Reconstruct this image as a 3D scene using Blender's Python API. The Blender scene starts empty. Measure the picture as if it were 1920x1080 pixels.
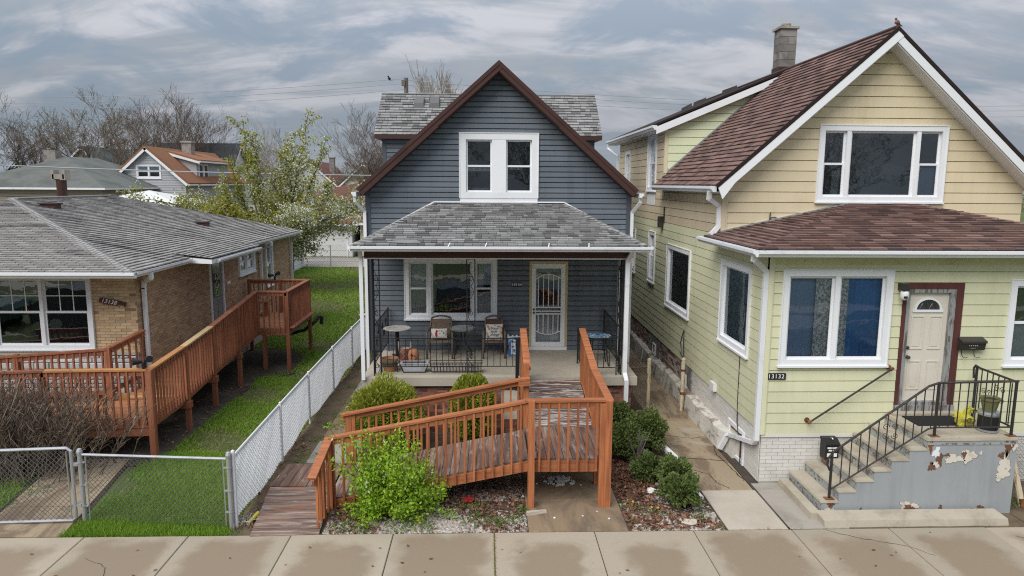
import bpy, math, random
import numpy as np
from mathutils import Vector, Matrix
R=math.radians
scene=bpy.context.scene
col=scene.collection
rnd=random.Random(7)
npr=np.random.default_rng(11)

# ------------------------------------------------------------------ camera
CAM=Vector((0,0,5.2))
cd=bpy.data.cameras.new('camera'); cam=bpy.data.objects.new('camera',cd); col.objects.link(cam)
cd.sensor_width=36; cd.lens=36*1320/1920; cd.clip_start=.1; cd.clip_end=3000
yaw,pitch,roll=R(2.0),R(8.43),R(.35)
fwd=Vector((math.sin(yaw)*math.cos(pitch),math.cos(yaw)*math.cos(pitch),-math.sin(pitch)))
rt=Vector((math.cos(yaw),-math.sin(yaw),0)); up=rt.cross(fwd)
c_,s_=math.cos(roll),math.sin(roll)
rt2=rt*c_+up*s_; up2=up*c_-rt*s_
m3=Matrix((rt2,up2,-fwd)).transposed()
cam.matrix_world=Matrix.Translation(CAM)@m3.to_4x4()
scene.camera=cam

# ------------------------------------------------------------------ light
SUN_EL,SUN_AZ=47,217        # azimuth clockwise from +Y: behind the camera, a little to its left
EXPOSURE=1.08
sd=bpy.data.lights.new('sun','SUN'); sd.energy=1.5; sd.angle=R(42); sd.color=(1,.96,.9)
sun=bpy.data.objects.new('sun',sd); col.objects.link(sun)
sv=Vector((math.sin(R(SUN_AZ))*math.cos(R(SUN_EL)),math.cos(R(SUN_AZ))*math.cos(R(SUN_EL)),math.sin(R(SUN_EL))))
sun.rotation_euler=sv.to_track_quat('Z','Y').to_euler(); sun.location=(0,0,30)
scene.view_settings.view_transform='Standard'; scene.view_settings.look='None'
scene.view_settings.exposure=EXPOSURE; scene.view_settings.gamma=1
scene.view_settings.use_curve_mapping=False
scene.cycles.use_denoising=False; scene.cycles.use_adaptive_sampling=False; scene.cycles.diffuse_bounces=4; scene.cycles.filter_width=1.15; scene.cycles.sample_clamp_indirect=6
scene.cycles.max_bounces=8; scene.cycles.transparent_max_bounces=16

def N(nt,t,loc=None,**kw):
    n=nt.nodes.new(t)
    for k,v in kw.items():
        if k in n.inputs: n.inputs[k].default_value=v
        else: setattr(n,k,v)
    return n
def mixc(nt,fac,a,b,mode='MIX'):
    m=nt.nodes.new('ShaderNodeMix'); m.data_type='RGBA'; m.blend_type=mode; m.clamp_factor=True
    for sock,v in ((m.inputs[0],fac),(m.inputs[6],a),(m.inputs[7],b)):
        if hasattr(v,'is_output'): nt.links.new(v,sock)
        elif isinstance(v,(int,float)): sock.default_value=v
        else: sock.default_value=(*v[:3],1)
    return m.outputs[2]
def mth(nt,op,a,b=0.,c=None,clamp=False):
    m=nt.nodes.new('ShaderNodeMath'); m.operation=op; m.use_clamp=clamp
    for i,v in enumerate((a,b,c)):
        if v is None: continue
        if hasattr(v,'is_output'): nt.links.new(v,m.inputs[i])
        else: m.inputs[i].default_value=v
    return m.outputs[0]
def ramp(nt,v,lo,hi):
    m=nt.nodes.new('ShaderNodeMapRange'); m.clamp=True; m.interpolation_type='SMOOTHSTEP'
    nt.links.new(v,m.inputs[0]); m.inputs[1].default_value=lo; m.inputs[2].default_value=hi
    return m.outputs[0]
def noise(nt,vec,scale,detail=4,rough=.55,dist=0.):
    n=nt.nodes.new('ShaderNodeTexNoise'); n.inputs['Scale'].default_value=scale
    n.inputs['Detail'].default_value=detail; n.inputs['Roughness'].default_value=rough; n.inputs['Distortion'].default_value=dist
    nt.links.new(vec,n.inputs['Vector']); return n.outputs['Fac']
def mapping(nt,vec,scale=(1,1,1),rot=(0,0,0),loc=(0,0,0)):
    m=nt.nodes.new('ShaderNodeMapping'); nt.links.new(vec,m.inputs[0])
    m.inputs['Scale'].default_value=scale; m.inputs['Rotation'].default_value=rot; m.inputs['Location'].default_value=loc
    return m.outputs[0]

# ------------------------------------------------------------------ sky: Nishita behind a broken, streaky cloud deck
w=bpy.data.worlds.new('World'); scene.world=w; w.use_nodes=True
nt=w.node_tree; nt.nodes.clear()
out=N(nt,'ShaderNodeOutputWorld'); bg=N(nt,'ShaderNodeBackground',Strength=.1)
sky=N(nt,'ShaderNodeTexSky'); sky.sky_type='NISHITA'; sky.sun_disc=False
sky.sun_elevation=R(SUN_EL); sky.sun_rotation=R(SUN_AZ); sky.dust_density=2; sky.ozone_density=2
tc=N(nt,'ShaderNodeTexCoord')
sp=N(nt,'ShaderNodeSeparateXYZ'); nt.links.new(tc.outputs['Generated'],sp.inputs[0])
zc=mth(nt,'MAXIMUM',sp.outputs[2],0.0)
den=mth(nt,'ADD',zc,.36)
cx=mth(nt,'DIVIDE',sp.outputs[0],den); cy=mth(nt,'DIVIDE',sp.outputs[1],den)
cb=N(nt,'ShaderNodeCombineXYZ'); nt.links.new(cx,cb.inputs[0]); nt.links.new(cy,cb.inputs[1])
v1=mapping(nt,cb.outputs[0],(.9,1.25,1),(0,0,R(-14)),(3.1,1.7,0))
n1=noise(nt,v1,2.7,12,.60,.45)
v2=mapping(nt,cb.outputs[0],(.5,1.7,1),(0,0,R(-8)),(7.3,.4,0))
n2=noise(nt,v2,3.4,12,.61,.6)
v3=mapping(nt,cb.outputs[0],(.3,.6,1),(0,0,0),(1.3,9.4,0))
n3=noise(nt,v3,.9,3,.5)
grad=mth(nt,'ADD',mth(nt,'MULTIPLY',zc,2.9),1.0)           # an overcast sky is about three times as bright overhead
skyc=mixc(nt,1.0,sky.outputs[0],(.78,.93,1.0),'MULTIPLY')
blue=mixc(nt,.95,skyc,(.88,1.05,1.27))
lite=mixc(nt,ramp(nt,n2,.40,.62),(1.15,1.29,1.47),(1.88,1.92,2.08))
dk=mixc(nt,ramp(nt,n1,.40,.56),blue,lite)
dk=mixc(nt,mth(nt,'MULTIPLY',ramp(nt,n3,.35,.65),.35),dk,(1.55,1.60,1.76))
hz=mixc(nt,ramp(nt,zc,-.02,.09),(1.45,1.70,1.97),dk)
fin=N(nt,'ShaderNodeVectorMath',operation='SCALE'); nt.links.new(hz,fin.inputs[0]); nt.links.new(grad,fin.inputs['Scale'])
nt.links.new(fin.outputs[0],bg.inputs[0]); nt.links.new(bg.outputs[0],out.inputs[0])

# ------------------------------------------------------------------ materials
MATS={}
def mat(name,base,rough=.7,var=.0,post=None,hue=None,blotch=None,grain=None,bump=0,bscale=60,metal=0,spec=.3,streak=None,wear=None,fine=.0,fscale=90):
    """procedural surface. var: brightness spread per piece; hue: second colour for some pieces; blotch=(colour,scale,lo,hi,amount);
    grain=(scale xyz, dark colour, amount); streak: vertical run-off; wear=(colour,scale xyz,lo,hi,amount)"""
    m=bpy.data.materials.new(name); m.use_nodes=True; nt=m.node_tree; nt.nodes.clear()
    o=N(nt,'ShaderNodeOutputMaterial'); p=N(nt,'ShaderNodeBsdfPrincipled')
    nt.links.new(p.outputs[0],o.inputs[0])
    tc=N(nt,'ShaderNodeTexCoord').outputs['Object']
    c=None
    def cur(): return c if c is not None else base
    if var or hue:
        oi=N(nt,'ShaderNodeObjectInfo').outputs['Random']; ge=N(nt,'ShaderNodeNewGeometry').outputs['Random Per Island']
        rr=mth(nt,'FRACT',mth(nt,'ADD',oi,ge))
        if hue:
            r2=mth(nt,'FRACT',mth(nt,'MULTIPLY',rr,7.31))
            hs=hue if isinstance(hue,list) else [(hue,.35,.9)]
            for hc,lo,hi in hs: c=mixc(nt,ramp(nt,r2,lo,hi),cur(),hc)
        if var:
            f=mth(nt,'ADD',mth(nt,'MULTIPLY',rr,2*var),1-var)
            g=N(nt,'ShaderNodeCombineXYZ')
            for i in range(3): nt.links.new(f,g.inputs[i])
            c=mixc(nt,1.0,cur(),g.outputs[0],'MULTIPLY')
    if blotch:
        for b in (blotch if isinstance(blotch,list) else [blotch]):
            f=ramp(nt,noise(nt,tc,b[1],6,.6,.3),b[2],b[3]); f=mth(nt,'MULTIPLY',f,b[4]); c=mixc(nt,f,cur(),b[0])
    if grain:
        f=ramp(nt,noise(nt,mapping(nt,tc,grain[0]),1,5,.65,.4),.35,.7); f=mth(nt,'MULTIPLY',f,grain[2]); c=mixc(nt,f,cur(),grain[1])
    if wear:
        for b in (wear if isinstance(wear,list) else [wear]):
            f=ramp(nt,noise(nt,mapping(nt,tc,b[1]),1,8,.7,.6),b[2],b[3]); f=mth(nt,'MULTIPLY',f,b[4]); c=mixc(nt,f,cur(),b[0])
    if streak:
        f=ramp(nt,noise(nt,mapping(nt,tc,(streak[1],streak[1],.35)),1,5,.6),.45,.75); f=mth(nt,'MULTIPLY',f,streak[2]); c=mixc(nt,f,cur(),streak[0])
    if fine:
        f=noise(nt,tc,fscale,4,.7); f=mth(nt,'ADD',mth(nt,'MULTIPLY',f,2*fine),1-fine)
        g=N(nt,'ShaderNodeCombineXYZ')
        for i in range(3): nt.links.new(f,g.inputs[i])
        c=mixc(nt,1.0,cur(),g.outputs[0],'MULTIPLY')
    if post: c=post(nt,tc,cur())
    if c is None: p.inputs['Base Color'].default_value=(*base,1)
    else: nt.links.new(c,p.inputs['Base Color'])
    p.inputs['Roughness'].default_value=rough; p.inputs['Metallic'].default_value=metal
    p.inputs['Specular IOR Level'].default_value=spec
    if bump:
        bn=N(nt,'ShaderNodeBump',Strength=bump,Distance=.01); nt.links.new(noise(nt,tc,bscale,5,.7),bn.inputs['Height'])
        nt.links.new(bn.outputs[0],p.inputs['Normal'])
    MATS[name]=m; return m
def glass(name,tint=(.8,.85,.86),refl=1.6,rough=.02):
    m=bpy.data.materials.new(name); m.use_nodes=True; nt=m.node_tree; nt.nodes.clear()
    o=N(nt,'ShaderNodeOutputMaterial'); mx=N(nt,'ShaderNodeMixShader')
    t=N(nt,'ShaderNodeBsdfTransparent'); t.inputs[0].default_value=(*tint,1)
    g=N(nt,'ShaderNodeBsdfGlossy'); g.inputs['Roughness'].default_value=rough; g.inputs[0].default_value=(.9,.95,1,1)
    bn=N(nt,'ShaderNodeBump',Strength=.12,Distance=.02)
    nt.links.new(noise(nt,N(nt,'ShaderNodeTexCoord').outputs['Object'],2.2,2,.5),bn.inputs['Height']); nt.links.new(bn.outputs[0],g.inputs['Normal'])
    f=N(nt,'ShaderNodeFresnel',IOR=1.5)
    nt.links.new(mth(nt,'MULTIPLY',f.outputs[0],refl,clamp=True),mx.inputs[0])
    nt.links.new(t.outputs[0],mx.inputs[1]); nt.links.new(g.outputs[0],mx.inputs[2]); nt.links.new(mx.outputs[0],o.inputs[0])
    MATS[name]=m; return m
def leafmat(name,base,alt,rough=.6,trans=.25,scale=30):
    m=bpy.data.materials.new(name); m.use_nodes=True; nt=m.node_tree; nt.nodes.clear()
    o=N(nt,'ShaderNodeOutputMaterial'); mx=N(nt,'ShaderNodeMixShader',Fac=trans)
    p=N(nt,'ShaderNodeBsdfPrincipled',Roughness=rough); p.inputs['Specular IOR Level'].default_value=.25
    t=N(nt,'ShaderNodeBsdfTranslucent')
    rr=N(nt,'ShaderNodeNewGeometry').outputs['Random Per Island']
    c=mixc(nt,rr,base,alt)
    c=mixc(nt,mth(nt,'MULTIPLY',ramp(nt,noise(nt,N(nt,'ShaderNodeTexCoord').outputs['Object'],scale*.1,3),.4,.65),.5),c,alt)
    nt.links.new(c,p.inputs['Base Color']); nt.links.new(c,t.inputs['Color'])
    nt.links.new(p.outputs[0],mx.inputs[1]); nt.links.new(t.outputs[0],mx.inputs[2]); nt.links.new(mx.outputs[0],o.inputs[0])
    MATS[name]=m; return m

# ------------------------------------------------------------------ mesh helpers
class MB:
    def __init__(s): s.v=[]; s.f=[]
    def add(s,vs,fs):
        o=len(s.v); s.v.extend([tuple(p) for p in vs]); s.f.extend([tuple(i+o for i in f) for f in fs]); return s
    def hexa(s,p):     # p[0..3] bottom ring ccw, p[4..7] top ring
        return s.add(p,[(3,2,1,0),(4,5,6,7),(0,1,5,4),(1,2,6,5),(2,3,7,6),(3,0,4,7)])
    def box(s,x0,x1,y0,y1,z0,z1):
        return s.hexa([(x0,y0,z0),(x1,y0,z0),(x1,y1,z0),(x0,y1,z0),(x0,y0,z1),(x1,y0,z1),(x1,y1,z1),(x0,y1,z1)])
    def cbox(s,c,d): return s.box(c[0]-d[0]/2,c[0]+d[0]/2,c[1]-d[1]/2,c[1]+d[1]/2,c[2]-d[2]/2,c[2]+d[2]/2)
    def beam(s,a,b,w,h,upv=(0,0,1)):   # rectangular bar from a to b, w sideways, h along upv
        a,b=Vector(a),Vector(b); d=(b-a).normalized(); u=Vector(upv); sd=d.cross(u)
        if sd.length<1e-4: sd=d.cross(Vector((1,0,0)))
        sd.normalize(); u=sd.cross(d).normalized()
        q=[]
        for e in (a,b):
            q.append([e-sd*w/2-u*h/2,e+sd*w/2-u*h/2,e+sd*w/2+u*h/2,e-sd*w/2+u*h/2])
        return s.add(q[0]+q[1],[(0,1,2,3),(7,6,5,4),(0,4,5,1),(1,5,6,2),(2,6,7,3),(3,7,4,0)])
    def tube(s,pts,r,n=6,cap=True):
        pts=[Vector(p) for p in pts]; k=len(pts); rs=r if hasattr(r,'__len__') else [r]*k
        o=len(s.v); prev=None
        for i,p in enumerate(pts):
            d=(pts[min(i+1,k-1)]-pts[max(i-1,0)])
            if d.length<1e-9: d=Vector((0,0,1))
            d.normalize()
            if prev is None:
                a=d.cross(Vector((0,0,1)))
                if a.length<.05: a=d.cross(Vector((1,0,0)))
            else: a=prev-d*prev.dot(d)
            a.normalize(); prev=a; b=d.cross(a)
            for j in range(n):
                t=2*math.pi*j/n; s.v.append(tuple(p+a*(math.cos(t)*rs[i])+b*(math.sin(t)*rs[i])))
        for i in range(k-1):
            for j in range(n):
                q=o+i*n; s.f.append((q+j,q+(j+1)%n,q+n+(j+1)%n,q+n+j))
        if cap: s.f.append(tuple(o+j for j in range(n))[::-1]); s.f.append(tuple(o+(k-1)*n+j for j in range(n)))
        return s
    def lathe(s,prof,c=(0,0,0),n=20,cap=True):
        o=len(s.v); k=len(prof)
        for r,z in prof:
            for j in range(n):
                t=2*math.pi*j/n; s.v.append((c[0]+r*math.cos(t),c[1]+r*math.sin(t),c[2]+z))
        for i in range(k-1):
            for j in range(n): q=o+i*n; s.f.append((q+j,q+(j+1)%n,q+n+(j+1)%n,q+n+j))
        if cap: s.f.append(tuple(o+j for j in range(n))[::-1]); s.f.append(tuple(o+(k-1)*n+j for j in range(n)))
        return s
    def prism(s,poly,ext):   # planar polygon (3d) extruded by vector ext
        n=len(poly); e=Vector(ext); a=[Vector(p) for p in poly]; b=[p+e for p in a]
        return s.add(a+b,[tuple(range(n))[::-1],tuple(range(n,2*n))]+[(i,(i+1)%n,n+(i+1)%n,n+i) for i in range(n)])
    def quad(s,*p): return s.add(p,[tuple(range(len(p)))])
    def mesh(s,name,m,smooth=False):
        me=bpy.data.meshes.new(name); me.from_pydata(s.v,[],s.f); me.update()
        if m: me.materials.append(MATS[m] if isinstance(m,str) else m)
        if smooth: me.polygons.foreach_set('use_smooth',[True]*len(me.polygons))
        return me
def setp(o,label=None,cat=None,group=None,kind=None):
    if label: o['label']=label
    if cat: o['category']=cat
    if group: o['group']=group
    if kind: o['kind']=kind
    return o
def link(name,data,parent=None,kind=None,label=None):
    o=bpy.data.objects.new(name,data); col.objects.link(o)
    if parent is not None:
        o.parent=parent; o.matrix_parent_inverse=Matrix.Translation(parent.location).inverted() if parent.get('_abs',0) else Matrix()
        if parent.parent is not None: o.matrix_parent_inverse=Matrix()
    return setp(o,label,None,None,kind)
def obj(name,mb,m,parent=None,kind=None,label=None,smooth=False):
    return link(name,mb.mesh(name,m,smooth),parent,kind,label)
def thing(name,loc,label,cat,group=None,rz=0,absolute=True):
    """an Empty at the thing's base; with absolute=True its parts are given in world metres"""
    o=bpy.data.objects.new(name,None); col.objects.link(o); o.location=loc; o.rotation_euler=(0,0,rz)
    if absolute: o['_abs']=1
    return setp(o,label,cat,group)
def struct(name,mb,m,smooth=False): return obj(name,mb,m,None,'structure',None,smooth)
def copy_tree(o,parent=None):
    c=o.copy(); col.objects.link(c)
    if parent is not None: c.parent=parent
    for ch in list(o.children): copy_tree(ch,c)
    return c

class Fac:
    """a plane to build on: u along it, z (or up-slope) v, d outwards"""
    def __init__(s,O,U,V,Nn=None):
        s.O=Vector(O); s.U=Vector(U).normalized(); s.V=Vector(V).normalized(); s.N=(Vector(Nn) if Nn else s.U.cross(s.V)).normalized()
    def p(s,u,v,d=0.): return s.O+s.U*u+s.V*v+s.N*d
    def box(s,mb,u0,u1,v0,v1,d0,d1):
        return mb.hexa([s.p(u0,v0,d1),s.p(u1,v0,d1),s.p(u1,v0,d0),s.p(u0,v0,d0),s.p(u0,v1,d1),s.p(u1,v1,d1),s.p(u1,v1,d0),s.p(u0,v1,d0)])
def poly_span(poly,z):
    xs=[]
    n=len(poly)
    for i in range(n):
        (x0,z0),(x1,z1)=poly[i],poly[(i+1)%n]
        if abs(z1-z0)<1e-9:
            if abs(z-z0)<1e-7: xs+= [x0,x1]
            continue
        t=(z-z0)/(z1-z0)
        if -1e-7<=t<=1+1e-7: xs.append(x0+(x1-x0)*t)
    return (min(xs),max(xs)) if xs else None
def bands(poly,holes,za,zb):
    """yield (z0,z1,[(l0,r0,l1,r1)..]) for the convex outline between za and zb, minus holes"""
    zs={za,zb}
    for _,z in poly:
        if za<z<zb: zs.add(z)
    for h in holes:
        for z in (h[2],h[3]):
            if za<z<zb: zs.add(z)
    zs=sorted(zs)
    for z0,z1 in zip(zs,zs[1:]):
        e=1e-5
        a=poly_span(poly,z0+e); b=poly_span(poly,z1-e)
        if not a or not b: continue
        segs=[(a[0],a[1],b[0],b[1])]
        for h in holes:
            if h[2]<z1-1e-6 and h[3]>z0+1e-6:
                ns=[]
                for l0,r0,l1,r1 in segs:
                    if h[0]>=max(r0,r1) or h[1]<=min(l0,l1): ns.append((l0,r0,l1,r1)); continue
                    if h[0]>min(l0,l1): ns.append((l0,min(r0,h[0]),l1,min(r1,h[0])))
                    if h[1]<max(r0,r1): ns.append((max(l0,h[1]),r0,max(l1,h[1]),r1))
                segs=ns
        yield z0,z1,[s for s in segs if max(s[1]-s[0],s[3]-s[2])>.004]
def lap_board(mb,f,z0,z1,za,zb,sg,dt,db,back=None,knee=None):
    """part of a lapped board between z0,z1 of the course za..zb"""
    l0,r0,l1,r1=sg
    if knee:                      # flat face, then a shadowed cove under the next board
        zk=za+(zb-za)*knee[0]
        if z0<zk-1e-6 and z1>zk+1e-6:
            t=(zk-z0)/(z1-z0); lk,rk=l0+(l1-l0)*t,r0+(r1-r0)*t
            lap_board(mb,f,z0,zk,za,zb,(l0,r0,lk,rk),dt,db,back,knee); lap_board(mb,f,zk,z1,za,zb,(lk,rk,l1,r1),dt,db,back,knee); return
        d=lambda z: db+(knee[1]-db)*(z-za)/(zk-za) if z<=zk+1e-6 and z1<=zk+1e-5 else knee[1]+(dt-knee[1])*(z-zk)/(zb-zk)
    else: d=lambda z: db+(dt-db)*(z-za)/(zb-za)
    bk=back if back is not None else min(dt,0)-.004
    P=f.p
    mb.add([P(l0,z0,d(z0)),P(r0,z0,d(z0)),P(r1,z1,d(z1)),P(l1,z1,d(z1)),P(l0,z0,bk),P(r0,z0,bk),P(r1,z1,bk),P(l1,z1,bk)],
           [(0,1,2,3),(4,5,1,0),(5,6,2,1),(3,2,6,7),(7,4,0,3)])
def siding(parent,f,poly,holes,h,z0,m,name='siding_board',dt=.004,db=.024,mfun=None,knee=None,joint=0):
    zmin=min(z for _,z in poly); zmax=max(z for _,z in poly); z=z0
    umin,umax=min(q[0] for q in poly),max(q[0] for q in poly); jr=random.Random(int(abs(umin)*100)+int(h*1000))
    while z<zmax-.01:
        js=[]
        if joint:
            q=umin+jr.uniform(.2,1.0)*joint
            while q<umax: js.append(q); q+=joint*jr.uniform(.85,1.15)
        za,zb=max(z,zmin),min(z+h,zmax)
        if zb>za+.01:
            runs=[]     # boards on either side of a window are separate boards
            for b0,b1,sg in bands(poly,holes,za,zb):
                for q in js:          # butt joints between lengths of board
                    ns=[]
                    for l0,r0,l1,r1 in sg:
                        if max(l0,l1)+.15<q<min(r0,r1)-.15: ns+=[(l0,q-.0008,l1,q-.0008),(q+.0008,r0,q+.0008,r1)]
                        else: ns.append((l0,r0,l1,r1))
                    sg=ns
                for s in sg:
                    lo,hi=min(s[0],s[2]),max(s[1],s[3]); hit=[q for q in runs if q[0]<hi-1e-4 and q[1]>lo+1e-4]
                    mb=MB(); lap_board(mb,f,b0,b1,z,z+h,s,dt,db,None,knee)
                    for q in hit: runs.remove(q); mb.add(q[2].v,q[2].f); lo,hi=min(lo,q[0]),max(hi,q[1])
                    runs.append((lo,hi,mb))
            for _,_,mb in runs: obj(name,mb,mfun((za+zb)/2) if mfun else m,parent)
        z+=h
def core(mb,f,poly,holes,d0=-.16,d1=-.012):
    for b0,b1,sg in bands(poly,holes,min(z for _,z in poly),max(z for _,z in poly)):
        for l0,r0,l1,r1 in sg:
            mb.hexa([f.p(l0,b0,d1),f.p(r0,b0,d1),f.p(r0,b0,d0),f.p(l0,b0,d0),f.p(l1,b1,d1),f.p(r1,b1,d1),f.p(r1,b1,d0),f.p(l1,b1,d0)])
class Pieces:
    """many alike pieces of one thing: the 300 that show largest become parts, the rest one joined part"""
    def __init__(s): s.L=[]
    def add(s,mb,m):
        c=Vector((0,0,0))
        for p in mb.v: c+=Vector(p)
        c/=len(mb.v); d=c-CAM
        xs=[p[0] for p in mb.v]; ys=[p[1] for p in mb.v]; zs=[p[2] for p in mb.v]
        size=math.hypot(max(xs)-min(xs),max(ys)-min(ys),max(zs)-min(zs))
        q=m3.transposed()@d
        inview= q.z<0 and abs(q.x/-q.z)<.74 and abs(q.y/-q.z)<.42
        s.L.append((size/d.length*(1 if inview else .02),mb,m))
    def emit(s,parent,name,limit=300):
        L=sorted(s.L,key=lambda t:-t[0]); rest={}
        for i,(k,mb,m) in enumerate(L):
            if i<limit: obj(name,mb,m,parent)
            else: rest.setdefault(m,MB()).add(mb.v,mb.f)
        for m,mb in rest.items(): obj(name+'_field',mb,m,parent,'stuff')
def shingles(pc,f,poly,h,mats,wmin,wmax,thick=.012,rs=None,jit=.0,stagger=None,slot=.006,cut=-.012):
    """courses of tabs on the roof plane f (u along the eave, v up the slope)"""
    rs=rs or rnd; vmax=max(z for _,z in poly); v=0; k=0
    while v<vmax-.02:
        va,vb=v,min(v+h-cut,vmax)
        a=poly_span(poly,va+1e-4); b=poly_span(poly,vb-1e-4)
        if a and b:
            lo,hi=min(a[0],b[0]),max(a[1],b[1])
            u=lo-(stagger*(k%2)*wmax if stagger else rs.random()*wmax)
            while u<hi:
                wd=rs.uniform(wmin,wmax); u1=u+wd-slot
                l0,r0=max(u,a[0]),min(u1,a[1]); l1,r1=max(u,b[0]),min(u1,b[1])
                if r0-l0>.015 or r1-l1>.015:
                    r0=max(r0,l0); r1=max(r1,l1)
                    t=thick*(1+jit*rs.random()); dv=-rs.random()*jit*.012
                    mb=MB(); P=f.p
                    mb.add([P(l0,va+dv,t),P(r0,va+dv,t),P(r1,vb,.002),P(l1,vb,.002),P(l0,va+dv,-.002),P(r0,va+dv,-.002),P(r1,vb,-.002),P(l1,vb,-.002)],
                           [(0,1,2,3),(4,5,1,0),(5,6,2,1),(7,4,0,3)])
                    pc.add(mb,rs.choice(mats))
                u+=wd
        v+=h; k+=1
def bricks(pc,f,poly,holes,mats,L=.2,H=.067,gap=.009,proud=.008,rs=None,zmin=None):
    rs=rs or rnd; z=min(q for _,q in poly); zt=max(q for _,q in poly); k=0
    while z<zt-.02:
        z1=min(z+H-gap,zt)
        for b0,b1,sg in bands(poly,holes,z,z1):
            if b1-b0<.02: continue
            for l0,r0,l1,r1 in sg:
                l,r=max(l0,l1),min(r0,r1); u=l-(L/2 if k%2 else 0)
                while u<r:
                    a,b=max(u,l),min(u+L-gap,r)
                    if b-a>.02:
                        d=proud*(.5+.8*rs.random()); mb=MB(); P=f.p
                        mb.add([P(a,b0,d),P(b,b0,d),P(b,b1,d),P(a,b1,d),P(a,b0,-.005),P(b,b0,-.005),P(b,b1,-.005),P(a,b1,-.005)],
                               [(0,1,2,3),(4,5,1,0),(5,6,2,1),(3,2,6,7),(7,4,0,3)])
                        pc.add(mb,rs.choice(mats))
                    u+=L
        z+=H; k+=1
def window(parent,f,u0,u1,z0,z1,fr=.09,proud=.035,lights=((0,1,'hung'),),m='white_trim',sill=True,curtain=None,gl='glass',grid=None,blind=None,depth=.9,name='window',room='room_dark',label=None):
    """frame > sashes, panes, sill; lights: (fraction start, fraction end, kind)"""
    mb=MB(); b=f.box
    b(mb,u0,u1,z1-fr,z1,-.06,proud); b(mb,u0,u1,z0,z0+fr,-.06,proud)
    b(mb,u0,u0+fr,z0+fr,z1-fr,-.06,proud); b(mb,u1-fr,u1,z0+fr,z1-fr,-.06,proud)
    # outer bead of the casing
    e=.018
    b(mb,u0-e,u1+e,z1,z1+e,-.01,proud+.012); b(mb,u0-e,u0,z0,z1,-.01,proud+.012); b(mb,u1,u1+e,z0,z1,-.01,proud+.012)
    W=u1-u0-2*fr
    for a,_,_ in lights[1:]:
        u=u0+fr+W*a; b(mb,u-fr*.42,u+fr*.42,z0+fr,z1-fr,-.06,proud-.008)
    fo=obj(name,mb,m,parent,label=label)
    if sill:
        s=MB(); b(s,u0-e-.012,u1+e+.012,z0-.035,z0,-.01,proud+.035); obj('sill',s,m,fo)
    zz0,zz1=z0+fr,z1-fr
    for i,(a,c,kind) in enumerate(lights):
        ua=u0+fr+W*a+(fr*.42 if i>0 else 0); ub=u0+fr+W*c-(fr*.42 if i<len(lights)-1 else 0)
        sw=.042; rows=[(zz0,zz1,-.02)] if kind=='fixed' else [(zz0,(zz0+zz1)/2+.02,-.012),((zz0+zz1)/2-.02,zz1,-.034)]
        for q,(ra,rb,d) in enumerate(rows):
            s=MB(); t=.012
            b(s,ua,ub,ra,ra+sw,d-t,d+t); b(s,ua,ub,rb-sw,rb,d-t,d+t); b(s,ua,ua+sw,ra+sw,rb-sw,d-t,d+t); b(s,ub-sw,ub,ra+sw,rb-sw,d-t,d+t)
            if grid and q==len(rows)-1:
                for gx in range(1,grid[0]): x=ua+sw+(ub-ua-2*sw)*gx/grid[0]; b(s,x-.009,x+.009,ra+sw,rb-sw,d-.006,d+.007)
                for gz in range(1,grid[1]): z=ra+sw+(rb-ra-2*sw)*gz/grid[1]; b(s,ua+sw,ub-sw,z-.009,z+.009,d-.005,d+.006)
            obj('sash',s,m,fo)
            g=MB(); g.quad(f.p(ua+sw,ra+sw,d),f.p(ub-sw,ra+sw,d),f.p(ub-sw,rb-sw,d),f.p(ua+sw,rb-sw,d)); obj('pane',g,gl,fo)
    # the room behind
    r=MB(); i0,i1,j0,j1=u0+.02,u1-.02,z0+.02,z1-.02
    P=f.p
    r.quad(P(i0,j0,-depth),P(i1,j0,-depth),P(i1,j1,-depth),P(i0,j1,-depth))
    r.quad(P(i0,j0,-.06),P(i0,j0,-depth),P(i0,j1,-depth),P(i0,j1,-.06)); r.quad(P(i1,j0,-.06),P(i1,j1,-.06),P(i1,j1,-depth),P(i1,j0,-depth))
    r.quad(P(i0,j0,-.06),P(i1,j0,-.06),P(i1,j0,-depth),P(i0,j0,-depth)); r.quad(P(i0,j1,-.06),P(i0,j1,-depth),P(i1,j1,-depth),P(i1,j1,-.06))
    obj('room_interior',r,room,fo)
    for cu in (curtain or []):      # (frac0,frac1,zfrac0,zfrac1,material[,fold depth])
        c=MB(); n=max(6,int((cu[1]-cu[0])*W/.025)); fd=cu[5] if len(cu)>5 else .022
        ca,cb_=u0+fr+W*cu[0],u0+fr+W*cu[1]; ya,yb=zz0+(zz1-zz0)*cu[2],zz0+(zz1-zz0)*cu[3]; o=len(c.v)
        rr=random.Random(int(ca*1000))
        of=cu[6] if len(cu)>6 else 0
        dd=[-.075+of+fd*math.sin(k*1.25+.6*math.sin(k*.37))+fd*.3*rr.random() for k in range(n+1)]
        for k in range(n+1):
            u=ca+(cb_-ca)*k/n; c.v.append(tuple(P(u,ya,dd[k]))); c.v.append(tuple(P(u,yb,dd[k]*.9-.01)))
        for k in range(n): c.f.append((2*k,2*k+2,2*k+3,2*k+1))
        obj('curtain',c,cu[4],fo,smooth=True)
    if blind:
        c=MB(); z=zz0+(zz1-zz0)*blind[0]
        while z<zz1-.02:
            c.quad(P(u0+fr,z,-.085),P(u1-fr,z,-.085),P(u1-fr,z+.024,-.105),P(u0+fr,z+.024,-.105)); z+=.027
        obj('blind',c,blind[1],fo)
    return fo
def Vector_euler(r):
    from mathutils import Euler
    return Euler(r).to_matrix().to_4x4()
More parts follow.
